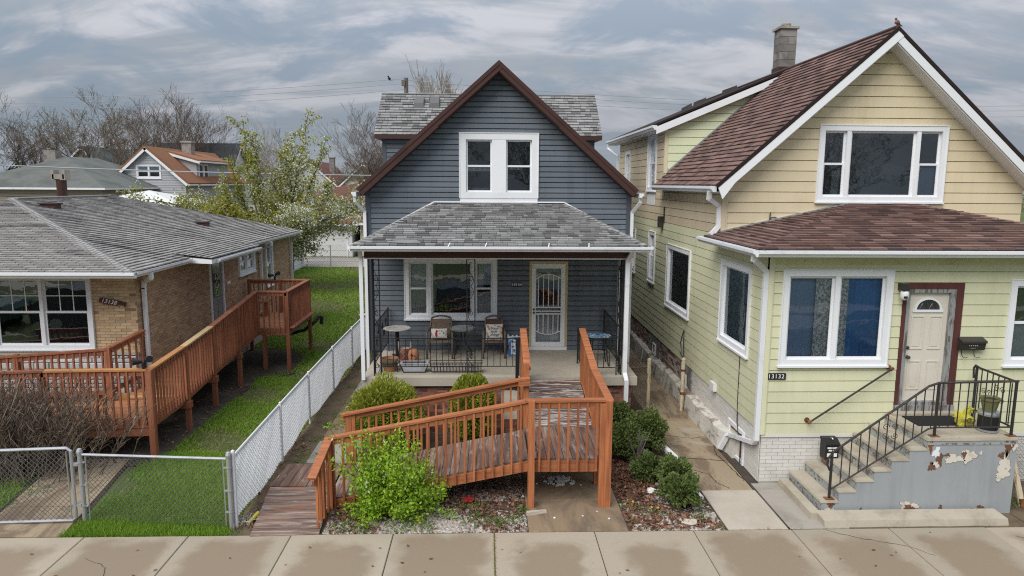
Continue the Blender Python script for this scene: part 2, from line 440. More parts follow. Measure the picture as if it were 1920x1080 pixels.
def text(name,s,size,loc,rot,m,parent,ext=.004,align='CENTER',shear=0,adv=None):
    if adv:                        # numerals one by one
        M=Matrix.Translation(loc)@Vector_euler(rot)
        for i,ch in enumerate(s): text(name,ch,size,tuple(M@Vector(((i-(len(s)-1)/2)*adv*size,0,0))),rot,m,parent,ext,align,shear)
        return
    cu=bpy.data.curves.new(name,'FONT'); cu.body=s; cu.size=size; cu.extrude=ext; cu.align_x=align; cu.align_y='CENTER'; cu.shear=shear
    o=bpy.data.objects.new(name,cu); col.objects.link(o)
    me=bpy.data.meshes.new_from_object(o.evaluated_get(bpy.context.evaluated_depsgraph_get())); bpy.data.objects.remove(o); me.name=name
    me.materials.clear(); me.materials.append(MATS[m]); o=bpy.data.objects.new(name,me); col.objects.link(o)
    o.location=loc; o.rotation_euler=rot
    if parent is not None:
        o.parent=parent
        o.matrix_parent_inverse=Matrix.Translation(parent.location).inverted() if parent.get('_abs',0) else Matrix()
    return o
def npmesh(name,V,Fq,m,smooth=False):
    me=bpy.data.meshes.new(name); nv,nf,k=len(V),len(Fq),Fq.shape[1]
    me.vertices.add(nv); me.vertices.foreach_set('co',np.ascontiguousarray(V,dtype=np.float32).ravel())
    me.loops.add(nf*k); me.loops.foreach_set('vertex_index',np.ascontiguousarray(Fq,dtype=np.int32).ravel())
    me.polygons.add(nf); me.polygons.foreach_set('loop_start',np.arange(nf,dtype=np.int32)*k)
    me.update(calc_edges=True); me.materials.append(MATS[m] if isinstance(m,str) else m); me.validate()
    return me
def leaf_cards(C,size,asp=.55,up=.0,D=None,rng=npr):
    """pointed four-cornered leaves at centres C"""
    n=len(C); d=rng.normal(size=(n,3)); 
    if D is not None: d=d*.6+D*1.2
    d[:,2]+=up; d/=np.linalg.norm(d,axis=1,keepdims=True)+1e-9
    a=rng.normal(size=(n,3)); a-=d*np.sum(a*d,axis=1,keepdims=True); a/=np.linalg.norm(a,axis=1,keepdims=True)+1e-9
    s=(size*(.65+.7*rng.random(n)))[:,None]
    V=np.stack([C-d*s*.5,C+a*s*asp*.5,C+d*s*.5,C-a*s*asp*.5],1).reshape(-1,3)
    return V,np.arange(4*n).reshape(n,4)
# tubes for long poly-lines as one mesh (wires, twigs)
def strands(segs,n=3):
    """segs: list of (points, radii)"""
    mb=MB()
    for p,r in segs: mb.tube(p,r,n,False)
    return mb
# ------------------------------------------------------------------ palette
mat('blue_siding',(.128,.147,.172),.55,.12,blotch=((.125,.14,.165),.9,.45,.7,.35),fine=.05,fscale=40,streak=((.068,.078,.095),5,.4))
mat('blue_trim',(.07,.08,.098),.5)
mat('white_trim',(.74,.75,.77),.45,.03,blotch=((.55,.55,.54),1.3,.5,.75,.35))
mat('white_gutter',(.70,.71,.73),.4,.03,blotch=((.42,.40,.37),2.5,.55,.75,.5))
mat('brown_trim',(.058,.026,.022),.5,.05,blotch=((.03,.015,.013),2,.5,.7,.5))
mat('beam_brown',(.085,.03,.02),.5,.05,grain=((.8,20,20),(.035,.014,.01),.7))
mat('shingle_grey_a',(.205,.203,.20),.95,.16,fine=.22,fscale=220,blotch=((.11,.11,.11),1.2,.52,.7,.45))
mat('shingle_grey_b',(.25,.247,.243),.95,.12,fine=.22,fscale=220,blotch=((.16,.16,.165),1.2,.52,.7,.4))
mat('shingle_grey_c',(.125,.124,.124),.95,.15,fine=.22,fscale=220)
mat('shingle_dark_base',(.03,.03,.031),.95)
mat('shingle_brown_a',(.165,.098,.082),.95,.12,fine=.2,fscale=220,blotch=((.05,.032,.03),1.0,.5,.7,.5))
mat('shingle_brown_b',(.195,.122,.104),.95,.12,fine=.2,fscale=220,blotch=((.07,.045,.04),1.0,.5,.7,.5))
mat('shingle_brown_c',(.10,.064,.058),.95,.15,fine=.2,fscale=220)
mat('shingle_brown_base',(.022,.014,.013),.95)
mat('shingle_old',(.275,.262,.25),.95,.12,fine=.18,fscale=200,wear=[((.05,.047,.046),(.35,1.9,.4),.50,.66,.85),((.30,.295,.29),(.5,.8,.5),.5,.7,.4)])
mat('shingle_old_base',(.022,.021,.021),.95)
mat('hip_cap',(.27,.265,.26),.95,.06,fine=.16,fscale=180)
mat('orange_roof',(.27,.125,.066),.95,.2,fine=.2,fscale=30,blotch=((.18,.075,.04),.8,.45,.7,.6))
mat('green_roof',(.13,.14,.13),.95,.08,fine=.15,fscale=20,wear=((.065,.07,.066),(.4,.4,.4),.42,.62,.7))
mat('dark_roof',(.035,.036,.04),.95,.08,fine=.15,fscale=20)
mat('brown_roof',(.14,.062,.05),.95,.1,fine=.15,fscale=20)
mat('green_siding',(.62,.615,.42),.6,.035,blotch=((.50,.50,.32),.8,.5,.75,.4),streak=((.36,.36,.22),4,.22))
mat('cream_siding',(.64,.55,.375),.6,.035,blotch=((.46,.36,.22),.8,.5,.75,.35),streak=((.38,.31,.19),4,.22))
mat('tan_siding',(.58,.485,.34),.6,.035,blotch=((.42,.33,.2),.8,.5,.75,.35),streak=((.36,.29,.18),4,.25))
mat('pale_siding',(.66,.70,.47),.6,.03,blotch=((.55,.58,.4),.8,.5,.75,.35))
mat('white_brick',(.62,.60,.56),.75,.05,blotch=((.45,.42,.38),1.5,.52,.72,.5))
mat('white_mortar',(.58,.56,.52),.85,blotch=((.36,.33,.3),2,.5,.7,.5))
mat('peeling_brick',(.40,.36,.33),.85,.2,hue=[((.19,.09,.065),.55,.7)],blotch=((.15,.12,.105),2.2,.45,.65,.7))
mat('red_brick',(.24,.095,.065),.85,.25,hue=[((.13,.055,.042),.5,.75),((.31,.16,.11),.85,.95)],blotch=((.35,.3,.27),3,.56,.7,.5))
mat('red_mortar',(.36,.33,.30),.9)
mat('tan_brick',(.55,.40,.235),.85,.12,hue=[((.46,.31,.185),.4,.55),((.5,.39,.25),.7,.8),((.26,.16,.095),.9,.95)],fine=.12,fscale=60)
mat('brown_brick',(.43,.29,.18),.85,.14,hue=[((.34,.215,.135),.4,.6),((.38,.26,.16),.75,.85)],fine=.12,fscale=60)  # same tan brick, darkened: the side wall's shade is put into its colour
mat('tan_mortar',(.47,.40,.31),.9,fine=.1)
mat('white_stone',(.58,.57,.56),.8,.13,bump=.5,bscale=12)
mat('grey_mortar',(.2,.195,.19),.9)
mat('deck_orange',(.42,.155,.063),.65,.17,wear=((.17,.065,.035),(22,22,5),.60,.72,.6),grain=((18,18,1.2),(.20,.06,.026),.75),blotch=((.24,.075,.035),1.6,.5,.7,.5))
mat('deck_orange_h',(.41,.155,.065),.65,.14,wear=((.40,.27,.19),(5,16,16),.60,.72,.55),grain=((1.6,18,18),(.21,.065,.028),.75),blotch=((.25,.08,.035),1.6,.5,.7,.45))
mat('deck_red',(.31,.115,.06),.65,.17,grain=((16,16,1.2),(.13,.04,.022),.6),blotch=((.17,.062,.036),1.5,.5,.7,.5))
mat('deck_red_h',(.295,.11,.06),.65,.16,wear=((.34,.21,.14),(5,12,12),.60,.72,.5),grain=((8,8,14),(.14,.045,.026),.55),blotch=((.17,.062,.036),1.5,.5,.7,.5))
mat('deck_floor',(.38,.17,.082),.7,.16,grain=((3,9,9),(.24,.1,.05),.5))
mat('fresh_wood',(.50,.36,.19),.7,.05,grain=((6,6,2),(.36,.24,.12),.5))
mat('honey_wood',(.43,.21,.08),.6,.05,grain=((6,6,2),(.3,.13,.05),.5))
mat('worn_board_y',(.215,.13,.095),.75,.25,grain=((16,1.1,16),(.055,.036,.032),.85),wear=[((.33,.29,.255),(11,1.2,11),.52,.62,.65),((.26,.10,.05),(4,1.4,4),.55,.66,.6)])
mat('worn_board_x',(.235,.155,.12),.75,.25,grain=((1.1,16,16),(.05,.034,.03),.85),wear=[((.36,.32,.285),(1.2,10,10),.50,.62,.7),((.24,.10,.055),(1.4,4,4),.56,.66,.5)])
mat('worn_tread',(.17,.10,.08),.75,.2,grain=((1.1,22,22),(.03,.024,.022),.9),wear=[((.5,.48,.455),(2.2,26,26),.48,.57,.85),((.02,.02,.02),(2.5,20,20),.58,.64,.9),((.26,.10,.05),(1.6,5,5),.58,.68,.5)])
def slab_damp(nt,tc,c):
    # each paving slab stays damp in its middle and dries first along its joints
    s=N(nt,'ShaderNodeSeparateXYZ'); nt.links.new(tc,s.inputs[0])
    t=mth(nt,'FRACT',mth(nt,'DIVIDE',mth(nt,'ADD',s.outputs[0],30.1-.105),1.505))
    d=mth(nt,'MULTIPLY',mth(nt,'MINIMUM',t,mth(nt,'SUBTRACT',1.0,t)),1.505); y=mth(nt,'SUBTRACT',9.9,s.outputs[1])
    n=mth(nt,'SUBTRACT',noise(nt,tc,2.2,7,.6,.3),.5); n=mth(nt,'MULTIPLY',n,.75)
    oi=mth(nt,'SUBTRACT',N(nt,'ShaderNodeObjectInfo').outputs['Random'],.5)
    a=ramp(nt,mth(nt,'ADD',mth(nt,'ADD',d,n),mth(nt,'MULTIPLY',oi,.22)),.08,.40); b=ramp(nt,mth(nt,'ADD',mth(nt,'ADD',y,n),mth(nt,'MULTIPLY',oi,.4)),.05,.45)
    return mixc(nt,mth(nt,'MULTIPLY',mth(nt,'MULTIPLY',a,b),.78),c,(.205,.152,.102))
mat('concrete',(.325,.28,.215),.85,.08,post=slab_damp,wear=[((.33,.27,.20),(.8,.8,1),.46,.62,.6)],fine=.34,fscale=120,bump=.25,bscale=90,blotch=[((.2,.16,.12),14,.66,.74,.45),((.5,.45,.38),40,.66,.72,.4)])
mat('crack',(.05,.042,.033),.95)
mat('frieze',(.57,.555,.335),.6,.03,blotch=[((.28,.26,.15),9,.58,.70,.55),((.42,.38,.22),1.2,.45,.65,.5)])
mat('chip_edge',(.12,.10,.085),.9)
mat('concrete_light',(.42,.375,.31),.85,.03,wear=((.33,.28,.22),(.6,.6,1),.45,.65,.6),fine=.12,fscale=80)
mat('concrete_brown',(.23,.165,.105),.85,.03,wear=[((.11,.085,.062),(1.3,.5,1),.44,.60,.8),((.36,.26,.15),(.9,.6,1),.55,.66,.65)],fine=.16,fscale=60)
mat('concrete_grey',(.33,.30,.26),.85,.03,wear=((.2,.18,.155),(.9,.9,.9),.45,.65,.7),fine=.14,fscale=60)
mat('concrete_walk',(.31,.245,.165),.85,.05,wear=[((.15,.105,.07),(1.5,.5,.8),.46,.58,.85),((.36,.33,.28),(.7,.9,.8),.55,.66,.7)],fine=.14,fscale=60)
mat('porch_floor',(.40,.36,.295),.8,wear=((.31,.27,.22),(.9,.9,.9),.45,.65,.6),fine=.08,fscale=60)
mat('old_ledge',(.50,.47,.41),.9,wear=[((.17,.14,.11),(1.6,1.6,1.6),.47,.6,.8)],bump=.8,bscale=9,fine=.15)
mat('white_ledge',(.54,.52,.475),.85,wear=[((.22,.15,.11),(1.3,1.3,4),.50,.60,.85)],fine=.1,bump=.5,bscale=14)
mat('paint_grey',(.315,.335,.345),.6,wear=[((.24,.265,.28),(.8,.8,.5),.45,.7,.6)],streak=((.21,.215,.215),5,.4),fine=.05)
mat('patch_white',(.62,.58,.50),.75,wear=((.42,.36,.28),(6,6,6),.5,.65,.6))
mat('patch_brown',(.14,.07,.045),.85,wear=((.26,.15,.09),(8,8,8),.5,.65,.6))
mat('step_tread',(.40,.355,.28),.85,wear=((.26,.22,.165),(1.5,1.5,1.5),.45,.65,.7),fine=.12)
mat('step_riser',(.31,.33,.325),.8,wear=[((.15,.115,.085),(9,9,9),.50,.56,.9),((.5,.46,.4),(5,5,5),.58,.66,.6)])
mat('rust',(.12,.05,.025),.9,.1,blotch=((.25,.10,.035),8,.45,.6,.8))
mat('black_iron',(.016,.016,.017),.5,.1,blotch=((.05,.035,.028),6,.58,.7,.5))
mat('old_iron',(.032,.029,.028),.6,.1,blotch=((.13,.06,.035),5,.55,.68,.7))
mat('galv',(.42,.43,.45),.45,.05,metal=.55,blotch=((.27,.27,.28),5,.5,.7,.5))
mat('galv_wire',(.14,.145,.15),.5,.05,metal=.3)
mat('white_wire',(.62,.63,.65),.55,.1)
mat('cream_post',(.55,.47,.33),.7,wear=((.20,.12,.07),(14,14,4),.5,.6,.8))
mat('rusty_wire',(.16,.12,.10),.7,.2)
mat('room_dark',(.11,.11,.112),.9)
mat('room_mid',(.24,.25,.24),.9,blotch=((.10,.105,.10),1.5,.4,.6,.8))
mat('curtain_white',(.55,.55,.54),.9)
mat('curtain_grey',(.48,.48,.47),.9)
mat('shade_grey',(.55,.58,.59),.9)
mat('curtain_blue',(.09,.24,.50),.85,blotch=((.05,.13,.30),1.2,.45,.7,.7))
mat('curtain_dusk',(.24,.33,.47),.9)
mat('curtain_teal',(.22,.31,.34),.9,wear=((.12,.16,.18),(9,9,9),.45,.6,.6))
mat('curtain_print',(.66,.66,.63),.9,wear=((.16,.19,.24),(26,26,22),.48,.53,.85))
mat('blind_grey',(.26,.27,.28),.8,.15)
glass('glass',(.80,.84,.86),2.4)
glass('glass_clear',(.90,.93,.95),1.3)
glass('glass_dark',(.66,.71,.72),3.4)
mat('door_cream',(.62,.58,.50),.5,blotch=((.5,.44,.35),1.5,.5,.7,.4))
mat('door_white',(.55,.56,.57),.5)
mat('screen_grey',(.22,.225,.225),.7,.05)
mat('frame_brown',(.105,.035,.03),.7,.1,grain=((8,8,1.5),(.05,.02,.018),.6))
mat('frame_grey',(.27,.275,.275),.9,wear=[((.10,.085,.07),(16,16,2.2),.48,.58,.9),((.5,.5,.5),(12,12,2),.58,.66,.6)])
mat('frame_yellow',(.50,.40,.22),.6)
mat('brass',(.30,.24,.15),.35,metal=.8)
mat('steel_dark',(.10,.10,.10),.35,metal=.7)
mat('black_plastic',(.018,.018,.019),.45,.1)
mat('dark_box',(.035,.032,.028),.4,blotch=((.06,.052,.045),5,.5,.7,.6))
mat('white_plastic',(.70,.70,.70),.4)
mat('white_print',(.75,.75,.74),.6)
mat('yellow_plastic',(.42,.38,.05),.35,blotch=((.45,.42,.02),9,.5,.65,.6))
mat('olive_pot',(.16,.155,.07),.6,blotch=((.10,.1,.05),8,.5,.65,.5))
mat('silver',(.45,.46,.47),.35,metal=.7)
mat('rubber_mat',(.014,.014,.015),.85,fine=.3,fscale=60)
mat('terracotta',(.36,.16,.085),.8,.05,wear=[((.14,.16,.10),(3,3,6),.45,.58,.85),((.48,.36,.27),(6,6,4),.56,.66,.6)])
mat('terracotta_clean',(.42,.185,.10),.75,.05,blotch=((.33,.13,.07),6,.5,.65,.5))
mat('dark_hole',(.02,.012,.01),.9)
mat('soil',(.045,.03,.022),.95,blotch=((.09,.065,.05),9,.5,.65,.7),bump=.8,bscale=20)
mat('grey_planter',(.42,.43,.46),.6,blotch=((.25,.25,.27),4,.5,.65,.6))
mat('wicker',(.23,.165,.12),.8,.1,wear=((.09,.062,.047),(30,30,60),.45,.55,.8))
mat('wicker_brown',(.15,.085,.062),.8,.1,wear=((.07,.042,.032),(40,40,70),.45,.55,.8))
mat('chair_metal',(.135,.115,.10),.5,.05)
mat('cushion',(.38,.345,.295),.9,wear=((.25,.22,.185),(12,12,12),.45,.6,.6))
mat('pillow_cloth',(.64,.62,.58),.9)
mat('print_red',(.42,.02,.03),.8); mat('print_orange',(.60,.20,.09),.8); mat('print_yellow',(.58,.45,.05),.8); mat('print_ink',(.06,.06,.065),.8); mat('print_green',(.16,.2,.12),.8)
mat('marble',(.52,.49,.45),.35,wear=((.22,.2,.185),(14,14,14),.52,.60,.8))
mat('table_glass',(.16,.185,.18),.12,spec=.6,blotch=((.3,.32,.31),3,.45,.65,.6))
mat('mosaic',(.11,.25,.45),.3,hue=[((.55,.62,.68),.35,.45),((.05,.12,.3),.6,.7),((.25,.42,.5),.8,.9)],var=.15)
mat('bag_blue',(.05,.13,.30),.4,wear=((.55,.62,.70),(7,7,3.5),.50,.62,.7))
mat('bag_white',(.66,.68,.70),.45)
mat('lawn_soil',(.075,.10,.03),.95,wear=[((.21,.165,.08),(.45,.7,1),.56,.68,.75),((.045,.04,.028),(1.1,1.1,1),.60,.70,.5)],fine=.25,fscale=40)
mat('bare_soil',(.055,.046,.036),.95,wear=((.10,.082,.06),(1.5,1.5,1),.45,.65,.7),fine=.3,fscale=50,bump=.6,bscale=30)
mat('dirt_strip',(.125,.092,.058),.95,wear=[((.07,.055,.038),(2,2,1),.45,.62,.8),((.22,.175,.115),(2.6,1.2,1),.56,.7,.6)],fine=.3,fscale=50)
mat('bed_soil',(.075,.052,.040),.95,wear=((.13,.10,.085),(5,5,1),.45,.62,.7),fine=.3,fscale=60)
mat('asphalt',(.085,.083,.08),.9,fine=.2,fscale=40,wear=((.13,.125,.12),(.3,.3,1),.45,.65,.6))
mat('alley',(.30,.275,.25),.9,fine=.15,fscale=20,wear=((.17,.15,.13),(.1,.8,1),.46,.6,.7))
mat('white_pebble',(.62,.60,.57),.8,.15)
mat('pebble',(.37,.345,.315),.8,.28,hue=[((.27,.205,.155),.55,.8),((.22,.2,.19),.92,.96)])
mat('dead_leaf',(.17,.075,.042),.85,.3,hue=[((.095,.05,.035),.35,.55),((.27,.15,.085),.8,.9)])
mat('bark',(.075,.060,.048),.95,.1,grain=((8,8,1.5),(.035,.028,.023),.7))
mat('bark_grey',(.155,.135,.125),.95,.1)
mat('twig_brown',(.13,.095,.070),.9,.25,hue=[((.24,.2,.16),.6,.9)])
mat('far_twig',(.135,.108,.088),.95,.1)
mat('far_bark',(.062,.05,.045),.95,.1)
mat('pale_twig',(.28,.245,.205),.95,.1)
leafmat('grass_blade',(.13,.27,.02),(.22,.34,.04),.6,.3,6)
leafmat('grass_worn',(.12,.17,.03),(.33,.26,.12),.7,.3,8)
leafmat('bright_leaf',(.20,.37,.02),(.33,.49,.045),.5,.35)
leafmat('cedar_leaf',(.16,.205,.024),(.31,.33,.04),.6,.25)
leafmat('box_leaf',(.06,.10,.028),(.15,.19,.055),.5,.2)
leafmat('pear_leaf',(.15,.20,.02),(.36,.33,.06),.5,.35)
leafmat('blossom',(.70,.70,.64),(.55,.58,.47),.7,.3)
leafmat('bud_green',(.17,.165,.075),(.24,.215,.11),.7,.3)
leafmat('weed_leaf',(.08,.17,.025),(.14,.23,.05),.6,.3)
leafmat('dandelion',(.65,.45,.02),(.7,.55,.05),.7,.3)
mat('house_grey',(.36,.37,.385),.7,.04)
mat('house_white',(.60,.60,.58),.7,.04)
mat('house_cream',(.52,.49,.38),.7,.04)
mat('house_brick',(.30,.145,.085),.85,.15,blotch=((.22,.1,.06),.8,.45,.65,.6))
mat('house_tan',(.27,.225,.17),.85,.1)
mat('block',(.22,.20,.185),.9,.35,blotch=((.11,.1,.095),3,.45,.65,.7),fine=.2,fscale=60)
mat('pole_wood',(.17,.145,.12),.95,.05,grain=((10,10,.8),(.08,.07,.06),.7))
mat('cable',(.30,.31,.33),.6); mat('cable_dark',(.03,.03,.03),.6)
mat('pigeon',(.10,.10,.115),.7,blotch=((.05,.05,.06),20,.45,.6,.8)); mat('robin_breast',(.36,.10,.04),.8)
mat('black_bird',(.02,.02,.022),.7)
mat('car_blue',(.045,.07,.11),.25,spec=.6); mat('car_green',(.04,.10,.075),.25,spec=.6); mat('car_black',(.015,.016,.018),.25,spec=.6); mat('tyre',(.02,.02,.02),.85); mat('car_glass',(.02,.025,.03),.08,spec=.8); mat('lamp_red',(.45,.02,.015),.3)

# ------------------------------------------------------------------ ground, walks, road
g=MB(); g.quad((-260,-60,-.02),(260,-60,-.02),(260,420,-.02),(-260,420,-.02)); struct('ground',g,'lawn_soil')
def sheet(name,pts,z,m,kids=None):
    b=MB(); b.quad(*[(x,y,z) for x,y in pts]); return struct(name,b,m)
def slabs(parent,xs,y0,y1,z,th,m,gap=.012,skew=0):
    """separate concrete slabs with recessed joints"""
    for a,b in zip(xs,xs[1:]):
        mb=MB(); g_=gap/2; e=.008
        p=[(a+g_,y0+g_),(b-g_,y0+g_),(b-g_,y1-g_),(a+g_,y1-g_)]
        q=[(a+g_+e,y0+g_+e),(b-g_-e,y0+g_+e),(b-g_-e,y1-g_-e),(a+g_+e,y1-g_-e)]
        zz=z+rnd.uniform(-.003,.003)
        mb.add([(x,y,zz-th) for x,y in p]+[(x,y,zz-.008) for x,y in p]+[(x,y,zz) for x,y in q],
               [(0,1,5,4),(1,2,6,5),(2,3,7,6),(3,0,4,7),(4,5,9,8),(5,6,10,9),(6,7,11,10),(7,4,8,11),(8,9,10,11)])
        obj('slab',mb,m,parent)
b=MB(); b.quad((-40,8.33,-.012),(40,8.33,-.012),(40,9.93,-.012),(-40,9.93,-.012)); sw=struct('sidewalk',b,'soil')
xs=[.105+1.505*k for k in range(-9,10)]
slabs(sw,xs,8.36,9.9,.03,.05,'concrete')
b=MB(); b.box(-60,60,-3.2,5.898,-.20,-.135); struct('road',b,'asphalt')
b=MB(); b.box(-60,60,-6.5,-4.9,-.2,.02); struct('opposite_pavement',b,'concrete_light')
b=MB(); b.box(-60,60,5.9,6.08,-.2,.0); struct('kerb',b,'concrete_light')
b=MB(); b.box(-60,60,-3.4,-3.2,-.2,.0); struct('kerb',b,'concrete_light')
sheet('alley',[(-120,44.2),(120,44.2),(120,49.6),(-120,49.6)],.0,'alley')
# concrete under and in front of the blue house ramp
b=MB(); b.quad((.6,9.94,-.008),(2.16,9.94,-.008),(2.16,13.9,-.008),(.6,13.9,-.008)); fw=struct('front_walk',b,'soil')
for y0,y1 in ((9.94,11.0),(11.0,12.45),(12.45,14.3)):
    slabs(fw,[.62,2.15],y0,y1,.014,.03,'concrete_brown',.01)
b=MB(); b.quad((-3.72,12.0,-.010),(-2.45,12.0,-.010),(-2.45,27,-.010),(-3.1,27,-.010)); lw=struct('side_path',b,'soil')
for k in range(10): slabs(lw,[-3.38+rnd.uniform(-.03,.03),-2.5],12.3+1.5*k,13.8+1.5*k,.016,.04,'concrete_brown' if k%3 else 'concrete_grey',.016)
sheet('dirt_strip',[(-3.9,9.93),(-3.3,9.93),(-3.2,24),(-3.9,24)],.002,'dirt_strip')
b=MB(); b.quad((3.62,9.94,-.006),(4.62,9.94,-.006),(4.62,28,-.006),(3.4,28,-.006)); gw=struct('gangway',b,'soil')
slabs(gw,[3.66,4.60],9.94,11.32,.018,.03,'concrete_light',.012)
for y0,y1 in ((11.32,12.9),(12.9,14.8),(14.8,16.9),(16.9,19),(19,22),(22,28)): slabs(gw,[3.62,4.58],y0,y1,.012,.03,'concrete_walk',.016)
sheet('wall_gutter',[(4.585,10.0),(4.78,10.0),(4.80,28),(4.59,28)],.006,'bare_soil')
sheet('gangway_soil',[(3.2,14.4),(3.66,14.4),(3.66,28),(3.35,28)],.004,'dirt_strip')
sheet('stoop_apron',[(4.63,9.94),(5.55,9.94),(5.55,11.6),(4.63,11.6)],.008,'concrete_grey')
sheet('kerb_dirt',[(5.56,9.935),(8.39,9.935),(8.39,10.42),(5.56,10.42)],.004,'dirt_strip')
sheet('side_dirt',[(8.4,9.94),(14,9.94),(14,11.6),(8.4,11.6)],.005,'dirt_strip')
# bungalow walk
b=MB(); b.quad((-7.62,9.9,-.004),(-6.2,9.9,-.004),(-6.7,12.9,-.004),(-8.1,12.9,-.004)); bw=struct('bungalow_walk',b,'soil')
for k in range(3):
    y0,y1=9.94+1.0*k,9.94+1.0*(k+1)-.015; s0,s1=-.16*(y0-9.94),-.16*(y1-9.94)
    mb=MB(); z=.016; 
    mb.hexa([(-7.55+s0,y0,-.02),(-6.28+s0,y0,-.02),(-6.28+s1,y1,-.02),(-7.55+s1,y1,-.02),(-7.55+s0,y0,z),(-6.28+s0,y0,z),(-6.28+s1,y1,z),(-7.55+s1,y1,z)])
    obj('slab',mb,'concrete_walk',bw)
sheet('soil_bed',[(-8.6,12.6),(-6.2,12.6),(-6.08,13.4),(-6.08,18.4),(-5.3,19.0),(-5.3,20.8),(-6.0,21.8),(-7.6,22),(-8.6,16)],.003,'bare_soil')
sheet('shrub_bed',[(-12,11.3),(-8.0,11.3),(-8.2,13.2),(-12,13.2)],.0035,'bare_soil')
sheet('gravel_bed',[(-2.5,9.93),(.62,9.93),(.62,14.3),(-2.5,14.3)],.002,'bed_soil')
sheet('planting_bed',[(2.15,9.93),(3.64,9.93),(3.64,14.3),(2.15,14.3)],.002,'bed_soil')
# ================================================================== blue house
def hip_caps(parent,a,b,n,wd,m,lift=.02,name='hip_shingle'):
    a,b=Vector(a),Vector(b); d=(b-a)/n; s=Vector((d.y,-d.x,0)).normalized()
    for k in range(n):
        p=a+d*k; q=a+d*(k+1.12); mb=MB(); h=Vector((0,0,lift+.012)); l=Vector((0,0,lift-.004)); dn=Vector((0,0,-wd*.16))
        mb.add([p-s*wd/2+h+dn,p+h,p+s*wd/2+h+dn,q-s*wd/2+l+dn,q+l,q+s*wd/2+l+dn,p-s*wd/2+dn,p,p+s*wd/2+dn],[(0,1,4,3),(1,2,5,4),(6,7,1,0),(7,8,2,1)])
        obj(name,mb,m,parent)
def gutter(parent,a,b,m='white_gutter',w=.11,h=.10,out=None,label=None):
    """open trough with a rolled lip; out points away from the roof"""
    a,b=Vector(a),Vector(b); o=Vector(out); u=Vector((0,0,1)); mb=MB(); e=b-a
    prof=[(0,0),(w*.55,0),(w*.72,h*.35),(w,h*.55),(w,h),(w-.012,h),(w-.012,h*.6),(w*.62,h*.4),(w*.5,.012),(.012,.012),(.012,h),(0,h)]
    pl=[a+o*x+u*z for x,z in prof]; n=len(pl); q=[p+e for p in pl]
    mb.add(pl+q,[(i,(i+1)%n,n+(i+1)%n,n+i) for i in range(n)])
    mb.quad(*[a+o*x+u*z for x,z in ((0,0),(w*.55,0),(w*.72,h*.35),(w,h*.55),(w,h),(0,h))]); mb.quad(*[b+o*x+u*z for x,z in ((0,0),(w*.55,0),(w*.72,h*.35),(w,h*.55),(w,h),(0,h))])
    return obj('gutter',mb,m,parent,label=label)
def pipe(parent,pts,w=.075,d=.055,m='white_gutter',name='downspout',face=(0,-1,0)):
    mb=MB()
    for p,q in zip(pts,pts[1:]):
        p,q=Vector(p),Vector(q); dd=(q-p).normalized()*.012
        mb.beam(p-dd,q+dd,w,d,face)
    return obj(name,mb,m,parent)
def slab_roof(parent,pts,th,m,name='roof'):
    pts=[Vector(p) for p in pts]; n=(pts[1]-pts[0]).cross(pts[2]-pts[0]).normalized()
    if n.z<0: n=-n
    mb=MB(); mb.prism([p-n*th for p in pts],n*th); return obj(name,mb,m,parent)

BH=thing('blue_house',(.25,16.7,0),'dark blue sided gabled house with grey shingled front porch','house')
f=Fac((0,16.7,0),(1,0,0),(0,0,1))
upW=(-.65,1.17,4.86,6.35); loW=(-1.97,.21,1.98,3.44); drW=(1.0,1.92,1.2,3.37)
holes=[upW,loW,drW]
ext=[(-2.78,1.2),(3.32,1.2),(3.32,5.02),(.25,7.76),(-2.78,5.05)]
mb=MB(); core(mb,f,ext,holes); obj('wall',mb,'blue_trim',BH)
siding(BH,f,ext,holes,.1225,1.2,'blue_siding',dt=-.010,db=.030,knee=(.72,.022),joint=4.4)
mb=MB(); f.box(mb,-2.86,-2.74,1.2,5.0,-.1,.038); obj('corner_trim',mb,'blue_trim',BH)
mb=MB(); f.box(mb,3.28,3.40,.9,4.98,-.1,.038); obj('corner_trim',mb,'blue_trim',BH)
mb=MB(); mb.box(-2.78,-2.62,16.72,27,0.3,5.0); mb.box(3.14,3.3,16.86,27,0.3,5.0); mb.box(-2.62,3.14,26.8,27,.3,5.0); obj('side_wall',mb,'blue_siding',BH)
mb=MB(); mb.box(-2.75,3.28,16.86,26.95,-.1,.7); obj('foundation',mb,'concrete_grey',BH)
# side siding (seen from a step aside)
for X,U in ((-2.78,-1),(3.3,1)):
    fs=Fac((X,0,0),(0,U,0),(0,0,1)); u0,u1=(-27,-16.72) if U<0 else (16.72,27)
    siding(BH,fs,[(u0,.6),(u1,.6),(u1,5.0),(u0,5.0)],[],.245,.6,'blue_siding',db=.024)
